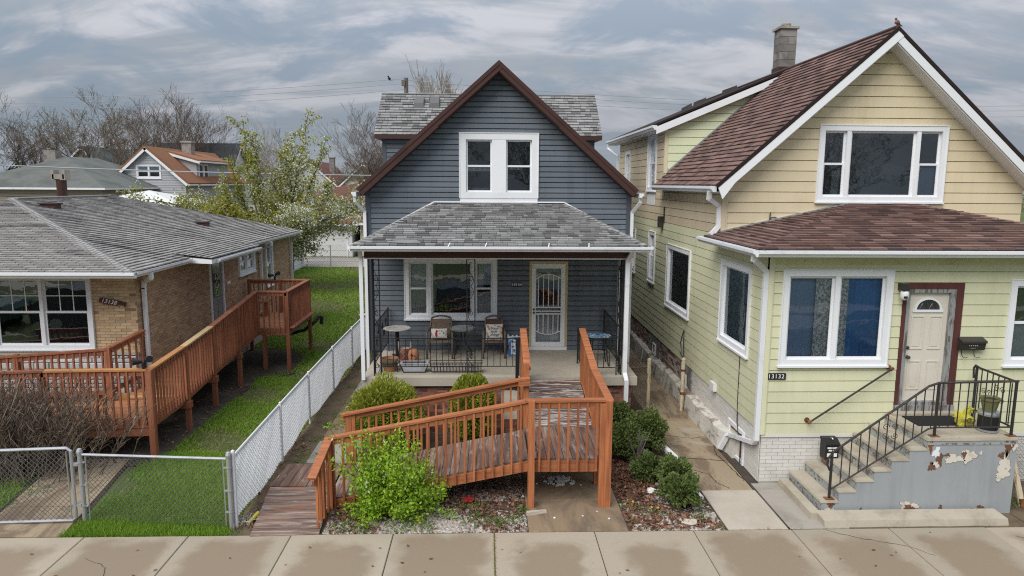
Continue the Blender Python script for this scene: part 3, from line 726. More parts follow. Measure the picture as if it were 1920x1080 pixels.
# main roof
sl=.885
for sgn in (-1,1):
    xe=.25+sgn*3.24; ze=7.93-3.24*sl; oy=.004*sgn
    P=[(.25,16.33,7.93),(xe,16.33,ze),(xe,27.3,ze),(.25,27.3,7.93)]
    slab_roof(BH,P,.05,'shingle_grey_a')
    # rake board, stepped, with a drip edge above
    n=Vector((sgn*sl,0,1)).normalized(); d=Vector((sgn,0,-sl)).normalized()
    a=Vector((.25,16.33+oy,7.93))-n*.05; e=Vector((xe,16.33+oy,ze))-n*.05
    mb=MB(); mb.prism([a+d*(-.0),e,e-n*.125,a-n*.125],(0,-.03,0)); obj('rake_board',mb,'brown_trim',BH)
    mb=MB(); mb.prism([a+d*2.0-n*.12,e-n*.12,e-n*.145,a+d*2.0-n*.145],(0,-.045,0)); mb.prism([a-n*.03,e-n*.03,e+n*.052,a+n*.052],(0,-.045,0)); obj('drip_edge',mb,'brown_trim',BH)
    mb=MB(); mb.prism([a-n*.13,e-n*.13,e-n*.145,a-n*.145],(0,.36,0)); obj('soffit',mb,'brown_trim',BH)
    # gutter end and downspout at the eave
    gx=xe+sgn*.005
    gutter(BH,(gx,16.25,ze-.17),(gx,27,ze-.17),out=(sgn,0,0))
    wx=(-2.87 if sgn<0 else 3.41)
    pipe(BH,[(gx+sgn*.05,16.36,ze-.17),(gx+sgn*.05,16.38,ze-.28),(wx-(0 if sgn<0 else 0),16.62,ze-.52),(wx,16.62,.25)],.07,.06)
# transverse gable behind
mb=MB(); mb.box(-2.9,2.96,20.2,23.0,4.9,6.56); obj('dormer_wall',mb,'blue_trim',BH)
fd=Fac((0,20.2,0),(1,0,0),(0,0,1))
siding(BH,fd,[(-2.9,4.95),(2.96,4.95),(2.96,6.56),(-2.9,6.56)],[],.1225,4.95,'blue_siding',dt=-.010,db=.030,knee=(.72,.022),joint=4.4)
mb=MB(); fd.box(mb,-2.95,-2.84,4.95,6.5,-.05,.038); fd.box(mb,2.9,3.01,4.95,6.5,-.05,.038); obj('corner_trim',mb,'blue_trim',BH)
za,zr=6.52,7.80
slab_roof(BH,[(-3.14,20.0,za),(3.2,20.0,za),(3.2,21.6,zr),(-3.14,21.6,zr)],.07,'shingle_dark_base')
slab_roof(BH,[(-3.14,23.2,za),(3.2,23.2,za),(3.2,21.6,zr),(-3.14,21.6,zr)],.07,'shingle_grey_a')
mb=MB(); mb.box(-3.13,3.19,19.96,20.0,za-.11,za-.005); mb.prism([(-3.12,20.0,za-.1),(-3.12,21.6,zr-.1),(-3.12,23.2,za-.1)],(.25,0,0)); mb.prism([(3.18,20.0,za-.1),(3.18,21.6,zr-.1),(3.18,23.2,za-.1)],(-.25,0,0)); obj('dormer_fascia',mb,'brown_trim',BH)
PC=Pieces(); GM=['shingle_grey_a','shingle_grey_a','shingle_grey_b','shingle_grey_b','shingle_grey_c']
L=math.hypot(1.6,zr-za)
fr_=Fac((0,20.0,za+.004),(1,0,0),(0,1.6,zr-za))
shingles(PC,fr_,[(-3.14,0),(3.2,0),(3.2,L),(-3.14,L)],.135,GM,.10,.30,.020,jit=1,cut=.006,slot=.008)
mb=MB(); mb.tube([(-3.14,21.6,zr+.01),(3.2,21.6,zr+.01)],.035,6); obj('ridge_cap',mb,'shingle_grey_a',BH)
for vx in (-2.0,-1.55):
    mb=MB(); mb.hexa([(vx-.16,21.0,7.28),(vx+.16,21.0,7.28),(vx+.16,21.35,7.6),(vx-.16,21.35,7.6),(vx-.13,21.05,7.5),(vx+.13,21.05,7.5),(vx+.13,21.33,7.72),(vx-.13,21.33,7.72)]); obj('roof_vent',mb,'shingle_grey_c',BH)
# porch roof: hipped, against the wall
ye,ze,yr,zr=13.95,3.975,16.68,4.72
PL,PR,RL,RR=-2.66,3.2,-1.25,1.8
slab_roof(BH,[(PL,ye,ze),(PR,ye,ze),(RR,yr,zr),(RL,yr,zr)],.06,'shingle_dark_base',name='porch_roof')
slab_roof(BH,[(PL,ye,ze),(RL,yr,zr),(PL,yr,ze)],.06,'shingle_grey_a',name='porch_roof')
slab_roof(BH,[(PR,ye,ze),(PR,yr,ze),(RR,yr,zr)],.06,'shingle_grey_a',name='porch_roof')
L=math.hypot(yr-ye,zr-ze)
fp=Fac((0,ye,ze+.004),(1,0,0),(0,yr-ye,zr-ze))
shingles(PC,fp,[(PL,0),(PR,0),(RR,L),(RL,L)],.135,GM,.10,.30,.020,jit=1,cut=.006,slot=.008)
PC.emit(BH,'shingle')
hip_caps(BH,(PL+.03,ye+.03,ze+.01),(RL,yr,zr),14,.26,'shingle_grey_b'); hip_caps(BH,(PR-.03,ye+.03,ze+.01),(RR,yr,zr),14,.26,'shingle_grey_b')
mb=MB(); mb.beam((PL,yr-.02,ze+.05),(RL,yr-.02,zr+.05),.03,.03); mb.beam((RL,yr-.02,zr+.05),(RR,yr-.02,zr+.05),.03,.03); mb.beam((RR,yr-.02,zr+.05),(PR,yr-.02,ze+.05),.03,.03); obj('wall_flashing',mb,'white_trim',BH)
# a torn shingle with bare wood
mb=MB(); q=[fp.p(x,v,.022) for x,v in ((-1.98,.10),(-1.86,.20),(-1.62,.24),(-1.42,.22),(-1.32,.08),(-1.6,.05))]; mb.prism(q,fp.N*.012); obj('loose_shingle',mb,'shingle_grey_a',BH,label='loose grey shingle patch lifting near the gutter')
gutter(BH,(PL-.04,ye-.005,ze-.11),(PR+.04,ye-.005,ze-.11),out=(0,-1,0),w=.12,h=.1)
for x in (-.78,-.05,1.2,2.0):
    mb=MB(); mb.beam((x,ye-.12,ze-.01),(x+.03,ye+.08,ze+.05),.02,.012); obj('gutter_strap',mb,'white_gutter',BH)
gutter(BH,(PL-.01,ye-.0,ze-.11),(PL-.01,16.6,ze-.11),out=(-1,0,0)); gutter(BH,(PR+.01,ye-.0,ze-.11),(PR+.01,16.6,ze-.11),out=(1,0,0))
mb=MB(); mb.box(-2.5,2.9,14.26,14.36,3.70,3.87); mb.box(-2.5,-2.4,14.36,16.66,3.70,3.87); mb.box(2.8,2.9,14.36,16.66,3.70,3.87); obj('porch_beam',mb,'beam_brown',BH)
mb=MB(); mb.box(-2.5,2.9,14.262,14.355,3.675,3.698); obj('beam_trim',mb,'white_gutter',BH)
mb=MB(); mb.box(PL+.03,PR-.03,ye+.02,16.66,ze-.1,ze-.085); obj('porch_ceiling',mb,'white_trim',BH)
pipe(BH,[(2.90,14.0,3.87),(2.90,14.05,3.80),(2.86,14.22,3.66),(2.86,14.22,1.30),(2.885,14.12,1.16),(2.885,14.12,.42)],.085,.07)
pipe(BH,[(-2.56,14.1,3.87),(-2.56,14.22,3.70),(-2.56,14.22,1.18)],.075,.06)
pipe(BH,[(3.12,16.5,3.8),(3.12,16.5,.5)],.06,.06)
# porch slab and brick base
mb=MB(); mb.box(-2.6,3.14,14.25,16.69,1.02,1.2); obj('porch_floor',mb,'porch_floor',BH)
mb=MB(); mb.box(-2.48,3.04,14.36,16.6,-.1,1.018); obj('porch_base',mb,'red_mortar',BH)
PB=Pieces(); fb=Fac((0,14.36,0),(1,0,0),(0,0,1))
bricks(PB,fb,[(-2.48,0),(3.04,0),(3.04,1.01),(-2.48,1.01)],[(.28,.66,.25,.9)],['red_brick'],.205,.072)
PB.emit(BH,'brick')
mb=MB(); fb.box(mb,.30,.64,.26,.89,0,.012); obj('plaster_patch',mb,'patch_white',BH)
# windows and door
mW=window
def window2(parent,f,u0,u1,z0,z1,fr,split,**kw): pass
fo=window(BH,f,*upW,fr=.14,proud=.05,lights=((0,.435,'hung'),(.565,1,'hung')),sill=False,gl='glass',curtain=[(.02,.40,.40,.50,'curtain_white',.05),(.60,.86,.43,.50,'curtain_white',.05)],room='room_mid')
mb=MB(); f.box(mb,upW[0]+.14+1.54*.435-.064,upW[0]+.14+1.54*.565+.064,upW[2]+.14,upW[3]-.14,-.06,.0455); obj("mullion",mb,'white_trim',fo)
mb=MB(); f.box(mb,upW[0]+.0,upW[1],4.735,upW[2],-.01,.04); obj('apron',mb,'white_trim',fo)
mb=MB(); f.box(mb,-.36,.06,5.03,5.10,-.22,-.14); obj('board',mb,'cushion',fo)
window(BH,f,*loW,fr=.095,proud=.05,lights=((0,.245,'hung'),(.245,.775,'fixed'),(.775,1,'hung')),gl='glass',curtain=[(.0,.22,.0,.48,'curtain_grey'),(.02,.22,.5,1,'shade_grey',.004),(.80,1,0,.42,'curtain_grey'),(.80,1,.56,1,'shade_grey',.004),(.25,.30,0,1,'curtain_white'),(.735,.76,0,1,'curtain_white')],room='room_dark')
dr=MB(); b_=f.box
b_(dr,1.0,1.06,1.29,3.37,-.1,.03); b_(dr,1.86,1.92,1.29,3.37,-.1,.03); b_(dr,1.06,1.86,3.31,3.37,-.1,.03)
do=obj('door',dr,'frame_yellow',BH)
sd_=MB(); b_(sd_,1.06,1.16,1.29,3.31,-.03,.035); b_(sd_,1.76,1.86,1.29,3.31,-.03,.035); b_(sd_,1.16,1.76,3.2,3.31,-.03,.035); b_(sd_,1.16,1.76,1.29,1.40,-.03,.035)
b_(sd_,1.16,1.76,2.24,2.27,-.02,.03); b_(sd_,1.16,1.76,2.15,2.175,-.02,.03); b_(sd_,1.16,1.76,2.08,2.11,-.02,.03); obj('storm_door',sd_,'white_trim',do)
bars=MB()
for k in range(5):
    x=1.22+.12*k; q=(x-1.46)/.33; za_=3.06-.13*q*q; zb_=1.62-.0+.10*q*q-.03
    bars.beam(f.p(x,2.27,.012),f.p(x,za_,.012),.018,.014,(0,-1,0)); bars.beam(f.p(x,zb_,.012),f.p(x,2.08,.012),.018,.014,(0,-1,0))
ar=[f.p(1.16+.6*t/12,3.06-.13*((1.16+.6*t/12-1.46)/.33)**2,.016) for t in range(13)]; bars.tube(ar,.011,6)
ar=[f.p(1.16+.6*t/12,1.59+.10*((1.16+.6*t/12-1.46)/.33)**2,.016) for t in range(13)]; bars.tube(ar,.011,6)
obj('security_bars',bars,'white_trim',do)
mb=MB(); b_(mb,1.10,1.82,1.29,3.28,-.14,-.10); 
obj('inner_door',mb,'door_white',do)
mb=MB(); b_(mb,1.24,1.68,2.30,3.10,-.099,-.092); obj('inner_window',mb,'car_glass',do)
mb=MB(); mb.quad(*[f.p(u,v,-.012) for u,v in ((1.16,1.40),(1.76,1.40),(1.76,3.2),(1.16,3.2))]); obj('pane',mb,'glass',do)
mb=MB(); b_(mb,1.0,1.92,1.205,1.285,-.05,.04); obj('kick_plate',mb,'white_trim',do)
mb=MB(); b_(mb,1.50,1.71,1.42,1.66,-.09,-.075); obj('notice',mb,'white_print',do)
for z in (2.13,2.21):
    mb=MB(); mb.lathe([(.0,0),(.026,0),(.026,.02),(.012,.03)],(0,0,0),10); mb.v=[tuple(f.p(1.11,z,.035)+Vector((x,-zz,y))) for x,y,zz in mb.v]; obj('lock',mb,'steel_dark',do)
for i,ch in enumerate('13134'):
    mb=MB(); b_(mb,.575+.048*i,.617+.048*i,2.755,2.865,.02,.028); pl=obj('number_plate',mb,'black_plastic',BH)
    text('house_digit',ch,.105,tuple(f.p(.596+.048*i,2.81,.030)),(R(90),0,0),'white_print',pl,.002)
# wrought iron columns
def scroll(c,r,u,v,turn,sgn=1,n=22):
    pts=[]
    for k in range(n+1):
        t=k/n*turn*2*math.pi; q=r*(1-.78*k/n); pts.append(Vector(c)+Vector(u)*(math.cos(t)*q*sgn)+Vector(v)*(math.sin(t)*q))
    return pts
def iron_column(x,y,dx,dy,z0=1.2,z1=3.70):
    u=Vector((dx,dy,0)); wd=u.length; un=u.normalized(); a=Vector((x,y,0)); b=a+u; kids=[]
    mb=MB(); mb.beam(a+Vector((0,0,z0)),a+Vector((0,0,z1)),.022,.022,(0,-1,0)); obj0=obj('porch_column',mb,'black_iron',BH)
    mb=MB(); mb.beam(b+Vector((0,0,z0)),b+Vector((0,0,z1)),.022,.022,(0,-1,0)); obj('upright',mb,'black_iron',obj0)
    mb=MB()
    for z in (1.72,2.02,3.66): mb.beam(a+Vector((0,0,z)),b+Vector((0,0,z)),.018,.018)
    mid=(a+b)/2
    for zc,s in ((1.40,1),(1.62,-1),(2.28,1),(2.52,-1),(2.95,1),(3.25,-1)):
        c=mid+Vector((0,0,zc)); mb.tube(scroll(c,wd*.36,un,(0,0,1),1.35,s),.006,4)
    for z0_,z1_,s in ((1.25,1.66,1),(2.1,2.6,1),(2.6,3.1,-1),(3.1,3.6,1)):
        mb.tube([mid+un*(s*wd*.34*math.sin(t/10*2*math.pi))+Vector((0,0,z0_+(z1_-z0_)*t/10)) for t in range(11)],.006,4)
    obj('scrollwork',mb,'black_iron',obj0)
iron_column(-2.37,14.42,.14,0); iron_column(-2.37,14.44,0,.14); iron_column(-.43,14.42,.165,0); iron_column(2.72,14.42,.10,.0); iron_column(2.80,14.5,0,.14)
mb=MB(); mb.box(-2.9,3.4,16.72,16.735,4.99,5.0)  # sealing strip under the eave
obj('eave_strip',mb,'blue_trim',BH)
# ================================================================== yellow house on the right
YH=thing('yellow_house',(7.86,14.2,0),'tall pale yellow and green sided house with brown roof and block chimney','house')
ff=Fac((0,11.65,0),(1,0,0),(0,0,1)); fm=Fac((0,14.2,0),(1,0,0),(0,0,1)); fs=Fac((4.77,0,0),(0,-1,0),(0,0,1))
# -- enclosed porch front
W1=(5.0,6.87,2.14,3.785); W2=(8.96,10.8,2.13,3.62); DR=(7.08,8.14,1.30,3.58)
pf=[(4.77,.9),(11.0,.9),(11.0,4.06),(4.77,4.06)]
mb=MB(); core(mb,ff,pf,[W1,W2,DR]); obj('porch_wall',mb,'green_siding',YH)
siding(YH,ff,pf,[W1,W2,DR],.191,.905,'green_siding',dt=-.012,db=.028,knee=(.92,.020),joint=6.5)
mb=MB(); ff.box(mb,4.74,4.84,.9,4.0,-.05,.036); obj('corner_trim',mb,'green_siding',YH)
mb=MB(); ff.box(mb,4.84,11.0,3.88,4.06,.0,.034); obj('frieze_board',mb,'frieze',YH)
# -- gabled main front
UW=(6.65,9.25,4.88,6.39)
mf=[(4.77,4.06),(10.95,4.06),(10.95,5.20),(7.86,7.98),(4.77,5.20)]
mb=MB(); core(mb,fm,mf,[UW]); obj('gable_wall',mb,'cream_siding',YH)
siding(YH,fm,mf,[UW],.2105,4.02,'cream_siding',dt=-.012,db=.028,knee=(.92,.020),joint=6.5)
mb=MB(); fm.box(mb,4.74,4.85,4.06,5.2,-.05,.036); obj('corner_trim',mb,'tan_siding',YH)
# -- long side wall
def u(y): return -y
SW=[(u(13.98),u(12.38),2.09,3.72),(u(18.35),u(16.22),2.06,3.66),(u(20.5),u(19.75),2.42,3.86),(u(23.4),u(22.4),2.4,3.78)]
UP=[(u(21.0),u(19.95),5.02,6.6),(u(24.4),u(23.6),4.85,6.3)]
sideA=[(u(25.6),.95),(u(14.2),.95),(u(14.2),5.15),(u(25.6),5.15)]; sideC=[(u(14.2),.95),(u(11.69),.95),(u(11.69),4.05),(u(14.2),4.05)]; sideB=[(u(25.6),5.15),(u(19.1),5.15),(u(19.1),6.66),(u(25.6),6.66)]
mb=MB()
for p in (sideA,sideB,sideC): core(mb,fs,p,SW+UP)
obj('side_wall',mb,'tan_siding',YH)
mfun=lambda z:'green_siding' if z<4.17 else 'tan_siding'
full=[(u(25.6),.95),(u(11.69),.95),(u(11.69),4.05),(u(25.6),4.05)]
siding(YH,fs,full,SW,.191,.95,None,dt=-.012,db=.028,knee=(.92,.020),mfun=mfun,joint=6.5)
siding(YH,fs,[(u(25.6),4.05),(u(14.2),4.05),(u(14.2),5.15),(u(25.6),5.15)],SW+UP,.2,4.006,None,dt=-.012,db=.028,knee=(.92,.020),mfun=mfun,joint=6.5)
siding(YH,fs,sideB,UP,.2,5.15,'tan_siding',dt=-.012,db=.028,knee=(.92,.020),joint=6.5)
mb=MB(); fs.box(mb,u(11.68),u(11.60),.9,4.0,-.05,.03); obj('corner_trim',mb,'green_siding',YH)
mb=MB(); fs.box(mb,u(14.25),u(14.16),4.1,5.15,-.05,.034); obj('corner_trim',mb,'tan_siding',YH)
# -- windows
kw=dict(fr=.10,proud=.05)
window(YH,ff,*W1,lights=((0,.5,'fixed'),(.5,1,'fixed')),gl='glass_clear',curtain=[(0,.40,0,1,'curtain_dusk',.015,-.03),(.30,.475,0,1,'curtain_print',.02,.02),(.525,.64,0,1,'curtain_print',.02,.02),(.60,1,0,1,'curtain_blue',.02)],room='room_mid',**kw)
window(YH,ff,*W2,lights=((0,.5,'hung'),(.5,1,'hung')),gl='glass',curtain=[(0,.4,0,.5,'shade_grey',.004),(0,.5,.5,1,'print_green',.02)],room='room_mid',**kw)
window(YH,fm,*UW,lights=((0,.205,'hung'),(.205,.80,'fixed'),(.80,1,'hung')),gl='glass_dark',curtain=[(.80,1,0,.45,'curtain_dusk'),(.10,.16,0,.4,'curtain_white')],room='room_mid',**kw)
window(YH,fs,*SW[0],lights=((0,1,'fixed'),),gl='glass_clear',curtain=[(0,1,0,1,'curtain_teal',.02)],room='room_mid',**kw)
window(YH,fs,*SW[1],lights=((0,1,'fixed'),),gl='glass_clear',blind=(0,'blind_grey'),**kw)
for q in SW[2:]+UP: window(YH,fs,*q,lights=((0,1,'hung'),),gl='glass',fr=.1,proud=.05,curtain=[(0,1,.5,1,'shade_grey',.004)])
mb=MB(); fs.box(mb,u(20.95),u(20.0),4.62,4.98,.0,.03); obj('window_apron',mb,'white_trim',YH)
# -- front door in its weathered frame
mb=MB(); b_=ff.box
b_(mb,7.08,7.15,1.42,3.58,-.1,.034); b_(mb,8.02,8.14,1.42,3.58,-.1,.034); b_(mb,7.15,8.02,3.47,3.58,-.1,.034); do=obj('door_frame',mb,'frame_brown',YH)
mb=MB(); b_(mb,7.15,7.22,1.48,3.47,-.1,.022); b_(mb,7.93,8.02,1.48,3.47,-.1,.022); b_(mb,7.22,7.93,3.40,3.47,-.1,.022); obj('door_jamb',mb,'frame_grey',do)
mb=MB(); b_(mb,7.08,8.14,1.32,1.42,-.1,.06); b_(mb,7.15,8.02,1.42,1.48,-.1,.035); obj('door_sill',mb,'frame_grey',do)
mb=MB(); b_(mb,7.22,7.93,1.48,3.40,-.09,-.04)
for (a,c,z0,z1) in ((7.30,7.53,2.40,2.99),(7.62,7.85,2.40,2.99),(7.30,7.53,1.68,2.20),(7.62,7.85,1.68,2.20)):
    for (p,q,r_,s) in ((a,c,z1-.022,z1),(a,c,z0,z0+.022),(a,a+.022,z0+.022,z1-.022),(c-.022,c,z0+.022,z1-.022)): b_(mb,p,q,r_,s,-.04,-.028)
    b_(mb,a+.05,c-.05,z0+.05,z1-.05,-.04,-.032)
dd=obj('door',mb,'door_cream',YH)
cx_,cz=7.575,3.07
fan=MB(); n=16
arc=[(cx_+.245*math.cos(math.pi*k/n),cz+.235*math.sin(math.pi*k/n)) for k in range(n+1)]; inn=[(cx_+.205*math.cos(math.pi*k/n),cz+.03+.175*math.sin(math.pi*k/n)) for k in range(n+1)]
for k in range(n):
    o=[arc[k],arc[k+1],inn[k+1],inn[k]]; fan.hexa([ff.p(*o[0],-.04),ff.p(*o[1],-.04),ff.p(*o[2],-.04),ff.p(*o[3],-.04),ff.p(*o[0],-.02),ff.p(*o[1],-.02),ff.p(*o[2],-.02),ff.p(*o[3],-.02)])
b_(fan,cx_-.265,cx_+.265,cz-.015,cz+.028,-.04,-.018); obj('fan_trim',fan,'white_trim',dd)
mb=MB(); mb.quad(*[ff.p(a,c,-.036) for a,c in inn]); obj('fan_pane',mb,'car_glass',dd)
mb=MB()
for s in (-1,1): mb.tube([ff.p(cx_+s*(.02+.13*t/8),cz+.04+.10*math.sin(math.pi*t/8),-.03) for t in range(9)],.006,4)
mb.tube([ff.p(cx_-.02+.0*t,cz+.03+.17*t/4,-.03) for t in range(5)],.008,4); obj('leading',mb,'steel_dark',dd)
for z in (2.27,2.43):
    mb=MB(); mb.lathe([(.0,0),(.032,0),(.032,.015),(.014,.025),(.014,.04),(.03,.05),(.03,.075),(0,.085)] if z<2.4 else [(0,0),(.03,0),(.03,.02),(0,.03)],(0,0,0),10)
    mb.v=[tuple(ff.p(7.275,z,-.04)+Vector((x,-zz,y))) for x,y,zz in mb.v]; obj('door_knob',mb,'steel_dark',dd)
mb=MB(); b_(mb,7.945,7.965,2.55,2.65,.023,.028); obj('strike_plate',mb,'brass',do)
# -- white painted brick foundation
PB=Pieces()
mb=MB(); ff.box(mb,4.79,11.0,-.1,.9,-.2,-.012); obj('foundation',mb,'white_mortar',YH)
bricks(PB,ff,[(4.79,.02),(5.9,.02),(5.9,.86),(4.79,.86)],[],['white_brick'],.205,.068,.006,.007)
bricks(PB,ff,[(8.45,.02),(10.9,.02),(10.9,.86),(8.45,.86)],[],['white_brick'],.205,.068,.006,.007)
mb=MB(); ff.box(mb,4.77,11.0,.845,.905,-.02,.03); obj('water_table',mb,'white_brick',YH)
mb=MB(); fs.box(mb,u(25.6),u(11.66),-.1,.95,-.2,-.014); obj('side_foundation',mb,'white_mortar',YH)
BW=[(u(16.85),u(15.85),.25,.93),(u(20.0),u(18.9),.28,.93),(u(23.6),u(22.9),.4,.9)]
bricks(PB,fs,[(u(15.8),.02),(u(11.66),.02),(u(11.66),.93),(u(15.8),.93)],[(u(13.2),u(12.35),.05,.62)],['white_brick'],.205,.068,.006,.007)
bricks(PB,fs,[(u(25.6),.1),(u(15.8),.1),(u(15.8),.93),(u(25.6),.93)],BW,['peeling_brick'],.205,.072,.008,.009)
PB.emit(YH,'brick')
for q in BW:
    mb=MB(); n=6
    for k in range(n): a=q[0]+(q[1]-q[0])*k/n; fs.box(mb,a+.01,a+(q[1]-q[0])/n-.012,q[2],q[3],-.03,.006+.008*(k%2))
    bo=obj('basement_window',mb,'frame_grey',YH)
    c_m=(q[0]+q[1])/2; mb=MB()
    fs.box(mb,c_m-.16,c_m-.12,q[2]+.12,q[2]+.44,.008,.05); fs.box(mb,c_m+.12,c_m+.16,q[2]+.12,q[2]+.44,.008,.05); fs.box(mb,c_m-.12,c_m+.12,q[2]+.40,q[2]+.44,.008,.05); fs.box(mb,c_m-.12,c_m+.12,q[2]+.12,q[2]+.16,.008,.05); obj('frame',mb,'white_brick',bo)
    mb=MB(); fs.box(mb,c_m-.12,c_m+.12,q[2]+.16,q[2]+.40,.008,.022); obj('pane',mb,'car_glass',bo)
# coal hatch in the white foundation
mb=MB(); fs.box(mb,u(13.2),u(12.35),.05,.62,-.03,.004); h_=obj('hatch',mb,'white_brick',YH)
mb=MB()
for (a,c,z0,z1) in ((u(13.22),u(13.14),.02,.66),(u(12.42),u(12.34),.02,.66),(u(13.14),u(12.42),.58,.66),(u(13.14),u(12.42),.02,.08)): fs.box(mb,a,c,z0,z1,0,.03)
obj('hatch_frame',mb,'white_trim',h_)
mb=MB(); mb.beam(fs.p(u(12.5),.54,.02),fs.p(u(12.5),.12,.02),.03,.02); mb.beam(fs.p(u(13.05),.54,.014),fs.p(u(12.5),.54,.014),.02,.012); obj('hatch_rust',mb,'rust',h_)
# ragged ledge at the wall foot
rr=random.Random(3); mb=MB(); q=[]
for k in range(15): y=12.75+3.9*k/14; q.append((y,.16+.03*rr.random() if y>13.1 else .05,.36+.05*rr.random()))
for (ya,wa,ha),(yb,wb,hb) in zip(q,q[1:]): mb.hexa([(4.772-wa-.04,ya,-.05),(4.772,ya,-.05),(4.772,yb,-.05),(4.772-wb-.04,yb,-.05),(4.772-wa,ya,ha),(4.772,ya,ha+.04),(4.772,yb,hb+.04),(4.772-wb,yb,hb)])
obj('ledge',mb,'white_ledge',YH)
y=16.7
while y<26:
    L=rr.uniform(.5,1.3); h=.30+.10*rr.random(); w=.15+.07*rr.random(); mb=MB()
    mb.hexa([(4.775-w-.03,y,-.05),(4.775,y,-.05),(4.775,y+L,-.05),(4.775-w-.05*rr.random(),y+L,-.05),(4.775-w*.85,y+.01,h),(4.775,y,h+.05),(4.775,y+L,h+.06),(4.775-w*.8,y+L-.02,h+.05*rr.random())])
    obj('ledge_stone',mb,'old_ledge',YH); y+=L+.008
# -- main roof
ex,ez,rx,rz=4.48,5.19,7.86,8.21; sl=(rz-ez)/(rx-ex); 
PC=Pieces(); BM=['shingle_brown_a','shingle_brown_a','shingle_brown_b','shingle_brown_c']
L=math.hypot(rx-ex,rz-ez)
slab_roof(YH,[(ex,13.82,ez),(ex,19.05,ez),(rx,19.05,rz),(rx,13.82,rz)],.06,'shingle_brown_base')
slab_roof(YH,[(2*rx-ex,13.82,ez),(2*rx-ex,26.3,ez),(rx,26.3,rz),(rx,13.82,rz)],.06,'shingle_brown_a')
fl=Fac((ex,0,ez+.004),(0,-1,0),(rx-ex,0,rz-ez))
shingles(PC,fl,[(-19.0,0),(-13.8,0),(-13.8,L),(-19.0,L)],.145,BM,.30,.31,.020,jit=.6,stagger=.5,cut=.010,slot=.010)
for sgn in (-1,1):
    d=Vector((sgn,0,-sl)).normalized(); n=Vector((sgn*sl,0,1)).normalized()
    oy=.004*sgn; a=Vector((rx,13.82+oy,rz))-n*.06; e=Vector((rx+sgn*(rx-ex),13.82+oy,ez))-n*.06
    mb=MB(); d_=(e-a).normalized(); k1=a.lerp(e,.93); mb.prism([a,e,e-n*.03-Vector((sgn*.07,0,.20)),k1-n*.14,a-n*.14],(0,-.03,0)); obj('rake_board',mb,'white_trim',YH)
    mb=MB(); mb.prism([a+n*.01,e+n*.01,e+n*.075,a+n*.075],(0,-.04,0)); obj('drip_edge',mb,'shingle_brown_base',YH)
    mb=MB(); mb.prism([a-n*.145,e-n*.145,e-n*.16,a-n*.16],(0,.40,0)); obj('soffit',mb,'white_trim',YH)
mb=MB(); mb.tube([(rx,13.8,rz+.015),(rx,26.3,rz+.015)],.035,6); obj('ridge_cap',mb,'shingle_brown_c',YH)
gutter(YH,(ex+.02,13.84,ez-.13),(ex+.02,19.0,ez-.13),out=(-1,0,0),w=.13,h=.12)
mb=MB(); mb.box(ex+.02,4.76,13.9,19.05,ez-.14,ez-.12); obj('eave_soffit',mb,'white_trim',YH)
pipe(YH,[(ex-.05,14.05,ez-.13),(ex-.05,14.08,ez-.26),(4.70,14.25,ez-.42),(4.70,14.25,4.36),(4.58,14.15,4.26),(4.50,14.1,4.20)],.085,.07)
# -- shed dormer along the side
se,sz=4.45,6.80; ss=(rz-sz)/(rx-se)
slab_roof(YH,[(se,18.88,sz),(se,26.3,sz),(rx,26.3,rz),(rx,18.88,rz)],.09,'shingle_brown_base')
a=Vector((rx,18.88,rz-.09)); e=Vector((se,18.88,sz-.09)); 
mb=MB(); mb.prism([a,e,e-Vector((0,0,.19)),a-Vector((0,0,.17))],(0,-.025,0)); obj('rake_board',mb,'white_trim',YH)
mb=MB(); mb.prism([a+Vector((0,0,.04)),e+Vector((0,0,.04)),e+Vector((0,0,.092)),a+Vector((0,0,.092))],(0,-.03,0)); obj('drip_edge',mb,'shingle_brown_base',YH)
ftri=Fac((0,19.1,0),(1,0,0),(0,0,1))
siding(YH,ftri,[(4.77,5.38),(4.77,6.74),(7.35,7.82),(7.42,7.80)],[],.2105,5.2,'pale_siding',dt=-.012,db=.028,knee=(.92,.020),joint=6.5)
mb=MB(); mb.prism([(4.77,19.12,5.38),(4.77,19.12,6.74),(7.35,19.12,7.82),(7.42,19.12,7.80)],(0,.1,0)); obj('dormer_face',mb,'pale_siding',YH)
mb=MB(); mb.beam((4.80,19.08,5.50),(7.42,19.08,7.84),.02,.06); obj('step_flashing',mb,'galv',YH)
mb=MB(); ftri.box(mb,4.74,4.83,5.5,6.72,-.05,.034); obj('corner_trim',mb,'cream_siding',YH)
gutter(YH,(se+.02,18.86,sz-.17),(se+.02,26.3,sz-.17),out=(-1,0,0),w=.13,h=.12)
mb=MB(); mb.box(se+.02,4.76,18.9,26.3,sz-.19,sz-.17); obj('eave_soffit',mb,'white_trim',YH)
pipe(YH,[(se-.05,26.1,sz-.15),(se-.05,26.1,sz-.3),(4.70,25.7,sz-.6),(4.70,25.7,.8)],.08,.07)
for (x,y,w) in ((6.9,20.5,.34),(6.35,21.5,.3),(5.6,20.2,.22)):
    z=sz+(x-se)*ss; mb=MB(); mb.hexa([(x-w/2,y-.15,z-.02-.06),(x+w/2,y-.15,z+.06),(x+w/2,y+.15,z+.06),(x-w/2,y+.15,z-.08),(x-w/2,y-.12,z+.07),(x+w/2,y-.12,z+.19),(x+w/2,y+.12,z+.19),(x-w/2,y+.12,z+.07)]); obj('roof_vent',mb,'dark_box',YH)
